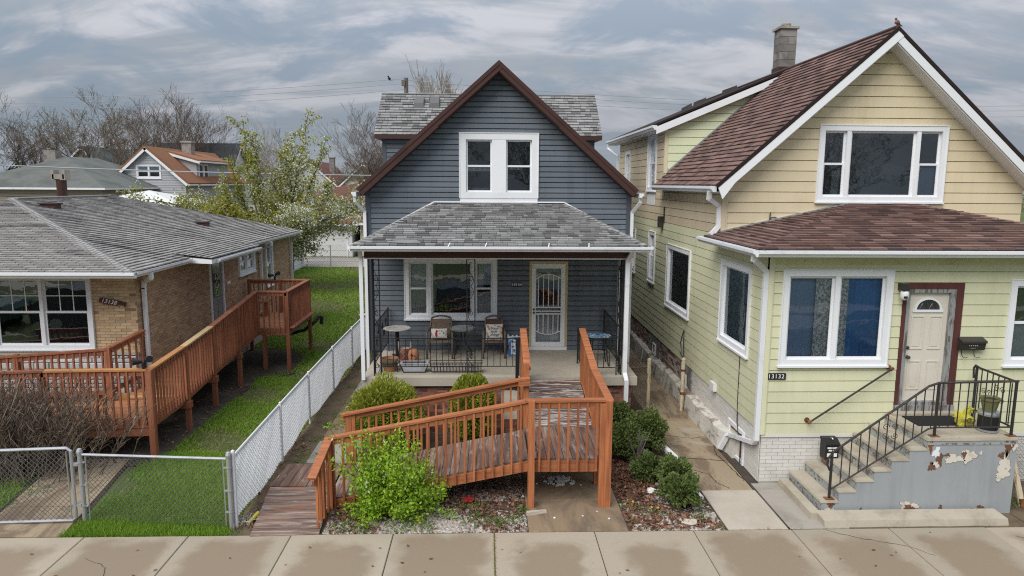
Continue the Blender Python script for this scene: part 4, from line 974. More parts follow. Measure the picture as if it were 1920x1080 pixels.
# -- porch hip roof
ye,ze,yr,zr=11.28,4.165,14.18,4.83; PL,PR,RL,RR=4.42,11.3,7.36,8.75
slab_roof(YH,[(PL,ye,ze),(PR,ye,ze),(RR,yr,zr),(RL,yr,zr)],.06,'shingle_brown_base',name='porch_roof')
slab_roof(YH,[(PL,ye,ze),(RL,yr,zr),(PL,yr+.1,ze)],.06,'shingle_brown_base',name='porch_roof')
slab_roof(YH,[(PR,ye,ze),(PR,yr,ze),(RR,yr,zr)],.06,'shingle_brown_a',name='porch_roof')
fp=Fac((0,ye,ze+.004),(1,0,0),(0,yr-ye,zr-ze)); L=math.hypot(yr-ye,zr-ze)
shingles(PC,fp,[(PL,0),(PR,0),(RR,L),(RL,L)],.145,BM,.30,.31,.020,jit=1,stagger=.5,cut=.010,slot=.010)
fpl=Fac((PL,0,ze+.004),(0,-1,0),(RL-PL,0,zr-ze)); L2=math.hypot(RL-PL,zr-ze)
shingles(PC,fpl,[(-yr-.05,0),(-ye,0),(-yr,L2)],.145,BM,.30,.31,.020,jit=1,stagger=.5,cut=.010,slot=.010)
PC.emit(YH,'shingle')
hip_caps(YH,(PL+.03,ye+.03,ze+.008),(RL,yr,zr),20,.16,'shingle_brown_c',lift=.012)
hip_caps(YH,(PR-.03,ye+.03,ze+.008),(RR,yr,zr),16,.20,'shingle_brown_b',lift=.02)
mb=MB(); mb.beam((PL+.3,yr-.03,ze+.10),(RL,yr-.03,zr+.03),.05,.03); mb.beam((RL,yr-.03,zr+.03),(RR,yr-.03,zr+.03),.05,.03); mb.beam((RR,yr-.03,zr+.03),(PR-.3,yr-.03,ze+.12),.05,.03); obj('wall_flashing',mb,'galv',YH)
gutter(YH,(PL-.04,ye,ze-.12),(PR,ye,ze-.12),out=(0,-1,0),w=.12,h=.105)
gutter(YH,(PL,ye-.06,ze-.12),(PL,14.4,ze-.12),out=(-1,0,0),w=.12,h=.105)
mb=MB(); mb.box(PL+.01,4.76,ye+.02,14.3,ze-.13,ze-.115); mb.box(4.76,PR-.05,ye+.01,11.62,ze-.13,ze-.115); obj('eave_soffit',mb,'green_siding',YH)
pipe(YH,[(4.40,11.42,4.06),(4.40,11.44,3.98),(4.60,11.60,3.84),(4.695,11.64,3.76),(4.695,11.64,.80),(4.70,11.75,.70),(4.70,12.9,.42),(4.66,13.0,.36),(4.56,13.06,.10)],.085,.07)
# -- chimney
CH=[]
cb=MB(); cb.box(7.96,8.44,19.7,20.2,7.3,8.42); ch=obj('chimney',cb,'brown_trim',YH)
z=8.42; k=0
while z<9.3:
    for a,c in (((7.98,8.19),(8.20,8.42)) if k%2 else ((7.98,8.42),)):
        mb=MB(); mb.box(a,c,19.72,20.18,z,z+.190); obj('block',mb,'block',ch)
    mb=MB(); mb.box(7.99,8.41,19.73,20.17,z-.008,z+.195); obj('mortar',mb,'grey_mortar',ch); z+=.200; k+=1
mb=MB(); mb.box(7.93,8.47,19.67,20.23,z,z+.06); mb.lathe([(.13,.06),(.14,.09),(.115,.11),(.13,.13),(.13,.17),(.11,.19)],(8.2,19.95,z),14); obj('chimney_cap',mb,'concrete_grey',ch)
# -- odds and ends on the walls
mb=MB(); pts=[ff.p(0,0,0)]
mb.tube([fm.p(5.75,4.34,.04),fm.p(5.72,4.50,.05),fm.p(5.72,4.62,.05),fm.p(5.73,4.66,.05)],.011,5); mb.tube([fm.p(5.80+.10*math.cos(t/12*6.5),4.47+.09*math.sin(t/12*6.5),.05) for t in range(13)]+[fm.p(6.0,4.36,.05),fm.p(6.3,4.30,.05)],.010,5); obj('loose_cable',mb,'cable_dark',YH)
mb=MB(); mb.tube([fs.p(u(12.75),2.1,.03),fs.p(u(12.75),1.2,.03),fs.p(u(12.72),.75,.03),fs.p(u(12.6),.55,.04),fs.p(u(12.45),.60,.04),fs.p(u(12.4),.3,.05),fs.p(u(12.4),.05,.06)],.010,5); obj('wall_cable',mb,'cable_dark',YH)
mb=MB(); mb.tube([fs.p(u(16.6)+.0,1.15,.03),fs.p(u(16.75),1.35,.04),fs.p(u(16.6),1.6,.04),fs.p(u(16.5),1.75,.03),fs.p(u(16.45),1.4,.05),fs.p(u(16.4),1.05,.04),fs.p(u(16.55),1.1,.05),fs.p(u(16.8),1.12,.03)],.011,5); obj('wall_cable',mb,'cable_dark',YH)
mb=MB(); fs.box(mb,u(14.25),u(14.0),.95,1.12,.02,.09); obj('outlet_box',mb,'white_plastic',YH)
mb=MB(); fs.box(mb,u(19.05),u(18.9),4.05,4.35,.02,.16); mb.beam(fs.p(u(18.8),4.2,.05),fs.p(u(18.8),4.62,.05),.03,.03); obj('wall_light',mb,'dark_box',YH)
# house number, mailbox, camera, handrail
def plate(x0,x1,z0,z1,fc,m='black_plastic'):
    mb=MB(); n=4; pts=[]
    for k in range(n): z=z0+(z1-z0)*k/n; pts+= [(x1,z),(x1+.012,z+(z1-z0)/n*.5)]
    pts.append((x1,z1)); pts.append((x0,z1))
    for k in range(n): z=z1-(z1-z0)*k/n; pts+= [(x0,z),(x0-.012,z-(z1-z0)/n*.5)]
    pts.append((x0,z0)); mb.prism([fc.p(a,c,.028) for a,c in pts],fc.N*.016); return mb
NP=thing('house_number_plaque',(4.96,11.6,1.94),'black house number plaque reading 13132 on pale green siding','house number')
obj('plaque',plate(4.80,5.13,1.885,2.0,ff),'black_plastic',NP)
text('digit','13132',.105,tuple(ff.p(4.965,1.942,.047)),(R(90),0,0),'white_print',NP,.002,adv=.56)
ML=thing('mailbox',(8.32,11.6,2.42),'dark metal wall mailbox with newspaper hooks beside the cream door','mailbox')
mb=MB(); mb.prism([(8.11,11.62,2.42),(8.11,11.52,2.42),(8.11,11.49,2.55),(8.11,11.53,2.60),(8.11,11.62,2.62)],(.42,0,0)); obj('body',mb,'dark_box',ML)
mb=MB(); mb.prism([(8.10,11.62,2.628),(8.10,11.62,2.636),(8.10,11.478,2.582),(8.10,11.474,2.548),(8.10,11.482,2.548),(8.10,11.486,2.576)],(.44,0,0)); obj('lid',mb,'dark_box',ML)
for x in (8.18,8.40):
    mb=MB(); mb.tube([(x,11.6,2.42),(x,11.59,2.33),(x+.012,11.57,2.29),(x+.035,11.54,2.28),(x+.065,11.52,2.30)],.006,5); obj('hook',mb,'black_iron',ML)
text('digit','13132',.058,(8.31,11.500,2.515),(R(80),0,0),'white_print',ML,.001,adv=.6); text('letters','POLICE',.032,(8.31,11.510,2.46),(R(76),0,0),'galv',ML,.0008)
SC=thing('security_camera',(7.03,11.6,3.5),'white dome security camera on dark bracket at door corner','security camera')
mb=MB(); mb.box(6.97,7.08,11.44,11.61,3.46,3.58); obj('bracket',mb,'dark_box',SC)
mb=MB(); mb.lathe([(0,0),(.05,.015),(.068,.06),(.068,.13),(.05,.165),(0,.17)],(7.03,11.50,3.29),16); obj('dome',mb,'white_plastic',SC,smooth=True)
mb=MB(); mb.lathe([(.0,-.01),(.03,.0),(.034,.03),(0,.04)],(7.02,11.445,3.335),12); obj('lens',mb,'black_plastic',SC,smooth=True)
HR=thing('wall_handrail',(6.2,11.6,1.1),'thin rusty round handrail sloping on the green wall','handrail')
mb=MB(); mb.tube([(5.56,11.50,1.16),(6.93,11.50,2.10)],.017,8); obj('rail',mb,'old_iron',HR)
for x,z in ((5.56,1.16),(6.93,2.10)):
    mb=MB(); mb.tube([(x,11.49,z),(x,11.61,z)],.020,8); mb.tube([(x,11.60,z),(x,11.625,z)],.045,10); mb.tube([(x-.03,11.485,z-.02),(x+.02,11.50,z+.015)],.022,8); obj('bracket',mb,'rust',HR)
# ================================================================== stoop
ST=thing('concrete_stoop',(7,10.9,0),'grey painted concrete front stoop with worn steps and peeling patches','stoop')
Y0,Y1=10.40,11.60; X0=5.31; run,rise=.272,.172; NS=6
for k in range(NS+1):
    xa=X0+run*k; z=.243+rise*k
    xb=xa+run if k<NS else 8.40
    mb=MB(); mb.box(xa,xb,Y0,Y1,-.05,z-.035) if k<NS else mb.box(xa,xb,Y0,Y1,-.05,z-.05); obj('step_block',mb,'paint_grey',ST)
    mb=MB(); mb.box(xa-.004,xa-.001,Y0+.01,Y1-.01,max(.0,z-rise),z-.036); obj('riser',mb,'step_riser',ST)
    mb=MB(); t0=z-.034 if k<NS else z-.048; mb.hexa([(xa-.018,Y0-.012,t0),(xb-.002,Y0-.012,t0),(xb-.002,Y1,t0),(xa-.018,Y1,t0),(xa-.008,Y0-.004,z),(xb-.006,Y0-.004,z),(xb-.006,Y1,z),(xa-.008,Y1,z)]); obj('tread',mb,'step_tread',ST)
mb=MB(); mb.box(7.0,8.2,11.45,11.6,1.28,1.32); obj('threshold',mb,'step_tread',ST)
def patch(cx,cz,rx,rz,m,seed,d=.003,n=46):
    r=random.Random(seed); pts=[]
    for k in range(n):
        t=2*math.pi*k/n; q=1+.28*math.sin(3*t+seed)+.16*math.sin(7*t+2*seed)+.09*math.sin(17*t+seed)+.26*(r.random()-.5); pts.append((cx+rx*q*math.cos(t),Y0-d-.001,cz+rz*q*math.sin(t)))
    mb=MB(); mb.prism(pts,(0,d,0)); obj('paint_chip',mb,m,ST)
    if m=='patch_white':
        mb=MB(); mb.prism([(cx+(x-cx)*1.05+.004*r.random(),Y0-d+.0005,cz-.003+(z_-cz)*1.06) for x,_,z_ in pts],(0,d,0)); obj('chip_edge',mb,'chip_edge',ST)
patch(7.62,.97,.11,.10,'patch_white',1); patch(7.38,.93,.14,.07,'patch_white',2); patch(7.16,.92,.05,.09,'patch_brown',5,.0045); patch(7.04,.80,.055,.07,'patch_brown',9); patch(7.12,.84,.07,.05,'patch_white',12); patch(7.10,1.03,.055,.085,'white_trim',4)
patch(7.55,1.0,.035,.05,'patch_brown',6,.0045); patch(7.28,.99,.045,.025,'patch_brown',10,.0045)
patch(8.22,.86,.09,.15,'patch_white',3); patch(8.20,.68,.10,.11,'patch_white',8,.0036); patch(8.25,1.10,.055,.13,'patch_brown',7); patch(8.16,.98,.05,.05,'patch_brown',11,.0045); patch(8.35,1.12,.045,.06,'patch_white',13,.0045)
patch(6.72,.135,.14,.075,'patch_white',14); patch(6.73,.11,.09,.05,'patch_brown',15,.0045); patch(7.25,.10,.035,.05,'patch_brown',16); patch(5.95,.09,.02,.03,'patch_brown',17); patch(7.7,.06,.22,.03,'patch_brown',18); patch(5.46,.17,.05,.05,'rust',19); patch(5.45,.06,.08,.06,'patch_white',20,.0036)
patch(7.0,1.13,.035,.09,'rust',31); patch(8.33,1.17,.03,.05,'rust',32,.006); patch(7.9,.10,.06,.04,'patch_brown',33); patch(7.45,.045,.16,.025,'patch_brown',34); patch(6.4,.045,.12,.02,'patch_brown',35); patch(7.82,1.02,.02,.03,'patch_white',36)
mb=MB(); mb.box(6.95,8.36,Y0-.009,Y0-.003,1.16,1.19); 
obj('rust_line',mb,'step_riser',ST)
CB=MB(); CB.hexa([(5.06,10.24,-.05),(5.25,10.24,-.05),(5.27,11.55,-.05),(5.08,11.55,-.05),(5.08,10.26,.11),(5.24,10.26,.11),(5.26,11.53,.12),(5.10,11.53,.12)]); o=obj('kerb_stone',CB,'step_tread'); setp(o,'short loose kerb stone lying along the foot of the steps','kerb stone')
CB=MB(); nn=12; q=[]
for k in range(nn+1): x=5.18+2.9*k/nn; q.append((x,.008*math.sin(k*2.1)))
for (x0,d0),(x1,d1) in zip(q,q[1:]): CB.hexa([(x0,9.97+d0,-.05),(x1,9.97+d1,-.05),(x1,10.36,-.05),(x0,10.36,-.05),(x0,10.02+d0,.10),(x1,10.02+d1,.10),(x1,10.34,.115),(x0,10.34,.115)])
o=obj('kerb_stone',CB,'step_tread'); setp(o,'long rounded concrete kerb in front of the grey stoop','kerb stone')
# railing of the stoop
SR=thing('stoop_railing',(7,10.48,0),'black wrought iron railing with scrolls on the grey stoop','railing')
yr_=10.47
def zt(x): return .24+rise*(x-X0)/run
P0=(5.60,yr_,zt(5.60)-.12); P1=(6.98,yr_,1.275)
posts=[((5.46,.245),(5.46,1.02)),((7.08,1.275),(7.08,2.14)),((8.33,1.275),(8.33,2.16))]
for (x,z0),(_,z1) in posts:
    mb=MB(); mb.beam((x,yr_,z0),(x,yr_,z1),.032,.032,(0,-1,0)); obj('post',mb,'old_iron',SR)
    mb=MB(); mb.box(x-.07,x+.07,yr_-.05,yr_+.05,z0,z0+.012); obj('base_plate',mb,'rust',SR)
mb=MB(); top=[(5.44,yr_,.72),(5.39,yr_,.82),(5.40,yr_,.92),(5.50,yr_,1.05),(6.93,yr_,2.10),(7.08,yr_,2.15),(8.36,yr_,2.17)]
mb.tube(top,.018,6); obj('top_rail',mb,'old_iron',SR)
mb=MB(); mb.tube([(5.47,yr_,.40),(6.98,yr_,1.40),(7.1,yr_,1.42),(8.33,yr_,1.42)],.013,6); obj('bottom_rail',mb,'old_iron',SR)
def rz_(x,a): # rail heights
    if a: return 1.05+(x-5.50)*(2.10-1.05)/(6.93-5.50) if x<6.93 else 2.14
    return .40+(x-5.47)*(1.40-.40)/(6.98-5.47) if x<6.98 else 1.42
x=5.62; k=0
while x<8.28:
    if abs(x-7.08)>.05:
        mb=MB(); mb.beam((x,yr_,rz_(x,0)),(x,yr_,rz_(x,1)),.013,.013,(0,-1,0)); obj('baluster',mb,'old_iron',SR)
    x+=.139; k+=1
for cx_ in (6.36,):
    cz=(rz_(cx_,0)+rz_(cx_,1))/2+.03; mb=MB()
    for s in (-1,1):
        for t in (-1,1): mb.tube(scroll((cx_+s*.075,yr_-.012,cz+t*.07),.058,(1,0,0),(0,0,t),1.3,-s),.006,4)
    obj('scrollwork',mb,'old_iron',SR)
# side railing at the right end of the landing
mb=MB(); mb.tube([(8.33,10.47,2.16),(8.33,11.3,2.16),(8.33,11.42,2.18),(8.33,11.46,2.12),(8.33,11.44,1.95)],.018,6); obj('top_rail',mb,'old_iron',SR)
mb=MB(); mb.tube([(8.33,10.47,1.42),(8.33,11.38,1.42)],.013,6); obj('bottom_rail',mb,'old_iron',SR)
mb=MB(); mb.beam((8.33,11.38,1.275),(8.33,11.38,2.16),.032,.032); obj('post',mb,'old_iron',SR)
for k in range(1,7):
    y=10.47+.91*k/7; mb=MB(); mb.beam((8.33,y,1.42),(8.33,y,2.16),.013,.013); obj('baluster',mb,'old_iron',SR)
mb=MB()
for yc,zc in ((11.1,1.72),(10.82,1.85)):
    for s in (-1,1):
        for t in (-1,1): mb.tube(scroll((8.33,yc+s*.07,zc+t*.08),.06,(0,1,0),(0,0,t),1.3,-s),.006,4)
obj('scrollwork',mb,'old_iron',SR)
# things on the landing
DM=MB(); DM.box(7.12,7.98,10.95,11.42,1.276,1.292); o=obj('doormat',DM,'rubber_mat'); setp(o,'black rubber doormat in front of the cream door','doormat')
BK=thing('bucket',(8.12,10.72,1.275),'black and silver drum shaped bucket on the stoop landing','bucket')
mb=MB(); mb.lathe([(.145,0),(.16,.01),(.16,.035),(.15,.04)],(8.12,10.72,1.276),20); obj('base_ring',mb,'silver',BK,smooth=False)
mb=MB(); mb.lathe([(.148,.04),(.148,.27)],(8.12,10.72,1.276),20); obj('body',mb,'black_plastic',BK)
mb=MB(); mb.lathe([(.155,.27),(.158,.30),(.15,.335),(0,.338)],(8.12,10.72,1.276),20); obj('lid',mb,'silver',BK)
FP=thing('flower_pot',(8.12,10.72,1.615),'olive green plastic flower pot standing on the black bucket','flower pot')
mb=MB(); mb.lathe([(.095,0),(.135,.18),(.15,.18),(.152,.215),(.135,.215),(.125,.19),(0,.18)],(8.12,10.72,1.616),18); obj('pot',mb,'olive_pot',FP)
mb=MB(); mb.lathe([(0,.187),(.12,.19),(.0,.205)],(8.12,10.72,1.616),14,False); obj('soil',mb,'soil',FP)
def blob(c,d,seed,n1=10,n2=14,amp=.15):
    r=random.Random(seed); mb=MB(); ph=[r.uniform(0,6) for _ in range(6)]
    for i in range(n1+1):
        a=math.pi*i/n1
        for j in range(n2):
            t=2*math.pi*j/n2; q=1+amp*(math.sin(3*t+ph[0]+2*a)*.5+math.sin(5*a+ph[1]+t)*.4+.4*(r.random()-.5))
            mb.v.append((c[0]+d[0]*q*math.sin(a)*math.cos(t),c[1]+d[1]*q*math.sin(a)*math.sin(t),c[2]-d[2]*q*math.cos(a)))
    for i in range(n1):
        for j in range(n2): mb.f.append((i*n2+j,i*n2+(j+1)%n2,(i+1)*n2+(j+1)%n2,(i+1)*n2+j))
    return mb
YB=thing('plastic_bag',(7.93,10.95,1.28),'crumpled bright yellow plastic bag beside the black bucket','bag')
obj('bag',blob((7.88,10.95,1.40),(.15,.12,.125),4,n1=14,n2=22,amp=.34),'yellow_plastic',YB)
mb=blob((8.0,11.0,1.53),(.07,.05,.05),5,8,10,.4); obj('bag_neck',mb,'yellow_plastic',YB)
mb=MB(); c=Vector((7.86,10.80,1.42)); mb.tube([c+Vector((.035*math.cos(t/10*6.28),-.006,.035*math.sin(t/10*6.28))) for t in range(11)],.007,4); obj('print_mark',mb,'black_plastic',YB)
MB2=thing('black_box',(5.87,11.2,.58),'small black metal box with white lettering panel standing on a step','box')
bx,bz=5.76,.59
mb=MB(); mb.box(bx,bx+.23,11.28,11.48,bz,bz+.28); mb.prism([(bx-.01,11.48,bz+.285),(bx-.01,11.48,bz+.33),(bx-.01,11.38,bz+.33),(bx-.01,11.25,bz+.26),(bx-.01,11.26,bz+.23),(bx-.01,11.28,bz+.23)],(.25,0,0)); obj('body',mb,'black_plastic',MB2)
mb=MB(); mb.box(bx+.03,bx+.20,11.272,11.279,bz+.03,bz+.09); obj('label_panel',mb,'white_print',MB2)
for a,c,z in ((.03,.10,.185),(.115,.135,.185),(.145,.205,.185),(.055,.105,.14),(.125,.14,.14),(.15,.185,.14)):
    mb=MB(); mb.box(bx+a,bx+c,11.272,11.279,bz+z-.013,bz+z+.013); obj('lettering',mb,'white_print',MB2)
mb=MB(); mb.tube([(bx+.115,11.36,bz+.335),(bx+.128,11.33,bz+.343),(bx+.135,11.31,bz+.325)],.010,5); obj('hasp',mb,'silver',MB2)
mb=MB(); mb.box(bx+.01,bx+.23,11.29,11.48,bz-.05,bz-.003); obj('foot',mb,'rust',MB2)
# a pigeon on the ridge of the yellow house
def bird(name,p,s,label,cat,body,breast=None):
    t=thing(name,p,label,cat); x,y,z=p
    mb=blob((x,y,z+.10*s),(.075*s,.06*s,.085*s),3,8,10,.02); mb.v=[(x+(vx-x)+(vz-z-.1*s)*.35*-1,vy,vz) for vx,vy,vz in mb.v]
    obj('body',mb,body,t,smooth=True)
    obj('head',blob((x-.055*s,y,z+.205*s),(.038*s,.034*s,.038*s),6,6,8,.0),body,t,smooth=True)
    mb=MB(); mb.tube([(x-.085*s,y,z+.205*s),(x-.115*s,y,z+.198*s)],[.012*s,.002*s],5); obj('beak',mb,'steel_dark',t)
    mb=MB(); mb.hexa([(x+.04*s,y-.03*s,z+.05*s),(x+.16*s,y-.02*s,z-.02*s),(x+.16*s,y+.02*s,z-.02*s),(x+.04*s,y+.03*s,z+.05*s),(x+.04*s,y-.03*s,z+.075*s),(x+.16*s,y-.02*s,z-.01*s),(x+.16*s,y+.02*s,z-.01*s),(x+.04*s,y+.03*s,z+.075*s)]); obj('tail',mb,body,t)
    for d in (-.02,.02):
        mb=MB(); mb.tube([(x,y+d*s,z+.03*s),(x-.005*s,y+d*s,z)],.006*s,4); obj('leg',mb,'steel_dark',t)
    if breast: obj('breast',blob((x-.045*s,y-.006*s,z+.105*s),(.05*s,.052*s,.06*s),8,6,8,.0),breast,t,smooth=True)
    return t
bird('robin',(7.86,13.86,8.245),.62,'small rust breasted bird perched on the brown roof peak','bird','pigeon','robin_breast')
# ================================================================== brick bungalow on the left
BG=thing('brick_bungalow',(-13.3,15.1,0),'low tan brick bungalow with weathered grey hip roof','house')
ff=Fac((0,15.1,0),(1,0,0),(0,0,1)); fs=Fac((-7.5,0,0),(0,1,0),(0,0,1))
W=(-10.52,-8.43,1.63,3.23); W0=(-13.6,-11.6,1.63,3.23)
SD=(19.06,20.04,1.25,3.22); S1=(21.28,22.72,2.40,3.18); S2=(23.85,24.6,1.7,3.22)
pf=[(-19.5,0),(-7.5,0),(-7.5,3.3),(-19.5,3.3)]; ps=[(15.1,0),(27,0),(27,3.3),(15.1,3.3)]
mb=MB(); core(mb,ff,pf,[W,W0],-.2,-.004); obj('front_wall',mb,'tan_mortar',BG)
mb=MB(); core(mb,fs,ps,[SD,S1,S2],-.2,-.004); obj('side_wall',mb,'tan_mortar',BG)
mb=MB(); mb.box(-19.5,-19.3,15.3,27,0,3.3); mb.box(-19.5,-7.7,26.8,27,0,3.3); obj('back_wall',mb,'tan_brick',BG)
PB=Pieces()
bricks(PB,ff,[(-8.42,1.56),(-7.5,1.56),(-7.5,3.28),(-8.42,3.28)],[],['tan_brick'],.225,.064,.009,.009)
bricks(PB,ff,[(-11.6,1.56),(-10.54,1.56),(-10.54,3.28),(-11.6,3.28)],[],['tan_brick'],.225,.064,.009,.009)
bricks(PB,ff,[(-19.4,1.56),(-13.62,1.56),(-13.62,3.28),(-19.4,3.28)],[],['tan_brick'],.225,.064,.009,.009)
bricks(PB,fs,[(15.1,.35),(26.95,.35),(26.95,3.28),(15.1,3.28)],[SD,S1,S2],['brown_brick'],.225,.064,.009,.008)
PB.emit(BG,'brick')
mb=MB(); fs.box(mb,15.12,26.98,-.05,.35,0,.03); obj('foundation',mb,'concrete_grey',BG)
mb=MB(); ff.box(mb,-12,-7.52,1.50,1.57,-.05,.05); obj('sill_course',mb,'concrete_light',BG)
# rough white stone veneer below the sill, also wrapping the corner
SP=Pieces(); rs=random.Random(5)
def ashlar(f,x0,x1,z0,z1,m,pc):
    z=z0
    while z<z1-.02:
        h=min(rs.choice((.085,.10,.14,.17)),z1-z); x=x0-rs.random()*.2
        while x<x1:
            w=rs.uniform(.18,.55); a,b=max(x,x0),min(x+w-.012,x1)
            if b-a>.03:
                d=.02+.025*rs.random(); mb=MB(); P=f.p; zt=z+h-.012
                mb.add([P(a,z,.0),P(b,z,.0),P(b,zt,.0),P(a,zt,.0),P(a+.012,z+.012,d),P(b-.012,z+.012,d*rs.uniform(.7,1.2)),P(b-.012,zt-.012,d),P(a+.012,zt-.012,d*rs.uniform(.7,1.2))],[(4,5,6,7),(0,1,5,4),(1,2,6,5),(2,3,7,6),(3,0,4,7)]); pc.add(mb,m)
            x+=w
        z+=h
ashlar(ff,-11,-7.52,.05,1.49,'white_stone',SP); SP.emit(BG,'stone')
mb=MB(); ff.box(mb,-12,-7.5,0,1.5,-.02,.002); obj('stone_backing',mb,'grey_mortar',BG)
kw=dict(fr=.085,proud=.05,sill=True)
window(BG,ff,*W,lights=((0,.5,'hung'),(.5,1,'hung')),grid=(3,2),gl='glass_dark',room='room_dark',**kw)
window(BG,ff,*W0,lights=((0,.5,'hung'),(.5,1,'hung')),gl='glass_dark',room='room_dark',**kw)
fo=window(BG,fs,*S1,lights=((0,.5,'hung'),(.5,1,'hung')),gl='glass',room='room_dark',curtain=[(0,1,.6,1,'curtain_grey')],**kw)
window(BG,fs,*S2,lights=((0,1,'hung'),),gl='glass',room='room_dark',**kw)
mb=MB(); b_=fs.box
b_(mb,19.06,19.13,1.2,3.22,-.1,.04); b_(mb,19.97,20.04,1.2,3.22,-.1,.04); b_(mb,19.13,19.97,3.14,3.22,-.1,.04); do=obj('door_frame',mb,'white_trim',BG)
mb=MB(); b_(mb,19.13,19.97,1.22,3.14,-.06,.0)
for a,c in ((19.25,19.52),(19.58,19.85)): b_(mb,a,c,1.4,1.95,0,.012)
dd=obj('door',mb,'screen_grey',BG)
mb=MB(); b_(mb,19.3,19.8,2.05,3.0,.0,.01); obj('door_pane',mb,'car_glass',dd)
mb=MB()
for k in range(4):
    z=2.16+.22*k; mb.tube([fs.p(19.55+.11*math.cos(t/10*6.28),z+.09*math.sin(t/10*6.28),.014) for t in range(11)],.008,4)
obj('leading',mb,'white_trim',dd)
# roof
ez,hz=3.40,4.69
E0,E1=(-7.1,14.2,ez),(-7.1,26.95,ez); A0,A1=(-13.3,20.35,hz),(-13.3,25.7,hz); F0=(-19.5,14.2,ez); K1=(-19.5,26.95,ez)
slab_roof(BG,[E0,E1,A1,A0],.08,'shingle_old_base'); slab_roof(BG,[F0,E0,A0],.08,'shingle_old_base'); slab_roof(BG,[E1,K1,A1],.08,'shingle_old'); slab_roof(BG,[K1,F0,A0,A1],.08,'shingle_old')
PC=Pieces()
Vr=Vector((-6.2,0,hz-ez)); L=Vr.length
fr_=Fac((-7.1,0,ez+.003),(0,1,0),Vr); shingles(PC,fr_,[(14.2,0),(26.95,0),(25.7,L),(20.35,L)],.14,['shingle_old'],.304,.306,.020,jit=.6,stagger=.5,cut=.016,slot=.020)
Vf=Vector((0,6.15,hz-ez)); L2=Vf.length
ffr=Fac((0,14.2,ez+.003),(1,0,0),Vf); shingles(PC,ffr,[(-15.5,0),(-7.1,0),(-13.3,L2),(-15.5,L2*.75)],.14,['shingle_old'],.304,.306,.020,jit=.6,stagger=.5,cut=.016,slot=.020)
Ve=Vector((-.92,0,.115)); fe=Fac((-6.56,0,ez+.0),(0,1,0),Ve); shingles(PC,fe,[(16.93,0),(20.42,0),(20.42,Ve.length),(16.93,Ve.length)],.14,['shingle_old'],.304,.306,.020,jit=.6,stagger=.5,cut=.016,slot=.020)
mb=MB(); mb.quad((-6.56,16.93,ez-.002),(-6.56,20.42,ez-.002),(-7.5,20.42,ez+.113),(-7.5,16.93,ez+.113)); obj('entry_base',mb,'shingle_old_base',BG)
PC.emit(BG,'shingle')
hip_caps(BG,(E0[0]-.05,E0[1]+.05,ez+.012),(A0[0],A0[1],hz+.012),56,.36,'hip_cap',lift=.022)
mb=MB(); mb.beam((A0[0],A0[1],hz+.02),(A1[0],A1[1],hz+.02),.26,.03); obj('ridge_cap',mb,'hip_cap',BG)
for x,y,w in ((-12.2,20.2,.42),(-9.1,22.9,.30)):
    z=ez+(-7.1-x)/6.2*(hz-ez); mb=MB(); mb.box(x-w/2,x+w/2,y-.14,y+.14,z-.05,z+.10); mb.box(x-w/2-.04,x+w/2+.04,y-.18,y+.18,z+.10,z+.13); obj('roof_vent',mb,'brown_trim',BG)
mb=MB(); mb.tube([(-15.4,20.4,4.2),(-15.4,20.4,4.75)],.09,8); mb.tube([(-15.4,20.4,4.75),(-15.4,20.4,4.82)],.12,8); obj('roof_pipe',mb,'dark_box',BG)
gutter(BG,(-7.12,14.14,ez-.11),(-7.12,16.9,ez-.11),out=(1,0,0),w=.12,h=.11); gutter(BG,(-7.12,20.5,ez-.11),(-7.12,26.98,ez-.11),out=(1,0,0),w=.12,h=.11)
gutter(BG,(-19.5,14.18,ez-.11),(-7.0,14.18,ez-.11),out=(0,-1,0),w=.12,h=.11)
mb=MB(); mb.box(-7.5,-7.12,14.2,26.95,ez-.12,ez-.10); mb.box(-19.5,-7.5,14.2,15.1,ez-.12,ez-.10); obj('soffit',mb,'white_trim',BG)
# small roof extension over the side door
ZE=ez-.02
mb=MB(); mb.hexa([(-7.2,16.95,ez-.12),(-6.58,16.95,ez-.14),(-6.58,20.4,ez-.14),(-7.2,20.4,ez-.12),(-7.25,16.95,ez+.02),(-6.58,16.95,ZE-.02),(-6.58,20.4,ZE-.02),(-7.25,20.4,ez+.02)]); do=obj('entry_roof',mb,'white_trim',BG)
gutter(BG,(-6.57,17.2,ez-.14),(-6.57,20.4,ez-.14),out=(1,0,0),w=.10,h=.09)
pipe(BG,[(-7.0,23.0,ez-.12),(-7.0,23.02,ez-.22),(-7.38,23.2,ez-.38),(-7.42,23.2,ez-.5),(-7.42,23.2,1.3)],.07,.06)
pipe(BG,[(-7.04,14.85,ez-.1),(-7.04,14.86,ez-.2),(-7.40,15.3,ez-.33),(-7.42,15.3,ez-.48),(-7.42,15.3,.3)],.085,.07,face=(1,0,0))
pipe(BG,[(-7.04,26.7,ez-.1),(-7.42,26.8,ez-.4),(-7.42,26.8,.3)],.07,.06)
mb=MB(); b_(mb,20.30,20.55,2.28,2.36,.01,.03); obj('door_number_plate',mb,'white_print',BG)
NB=thing('house_number_board',(-7.98,15.05,2.66),'tilted brown wooden board with white 13138 numerals on tan brick','house number')
mb=MB(); c=Vector((-7.985,15.06,2.655)); d=Vector((1,0,-.20)).normalized(); n=Vector((.2,0,1)).normalized()
P=[c+d*a+n*b for a,b in ((-.27,-.055),(.10,-.055),(.12,-.02),(.26,-.02),(.265,-.055),(.285,-.055),(.285,.055),(.12,.055),(-.26,.05))]
mb.prism(P,(0,-.025,0)); obj('board',mb,'frame_brown',NB)
text('digit','13138',.125,tuple(c+d*-.06+Vector((0,-.028,0))),(R(90),R(11.3),0),'white_print',NB,.003,shear=.25,adv=.52)
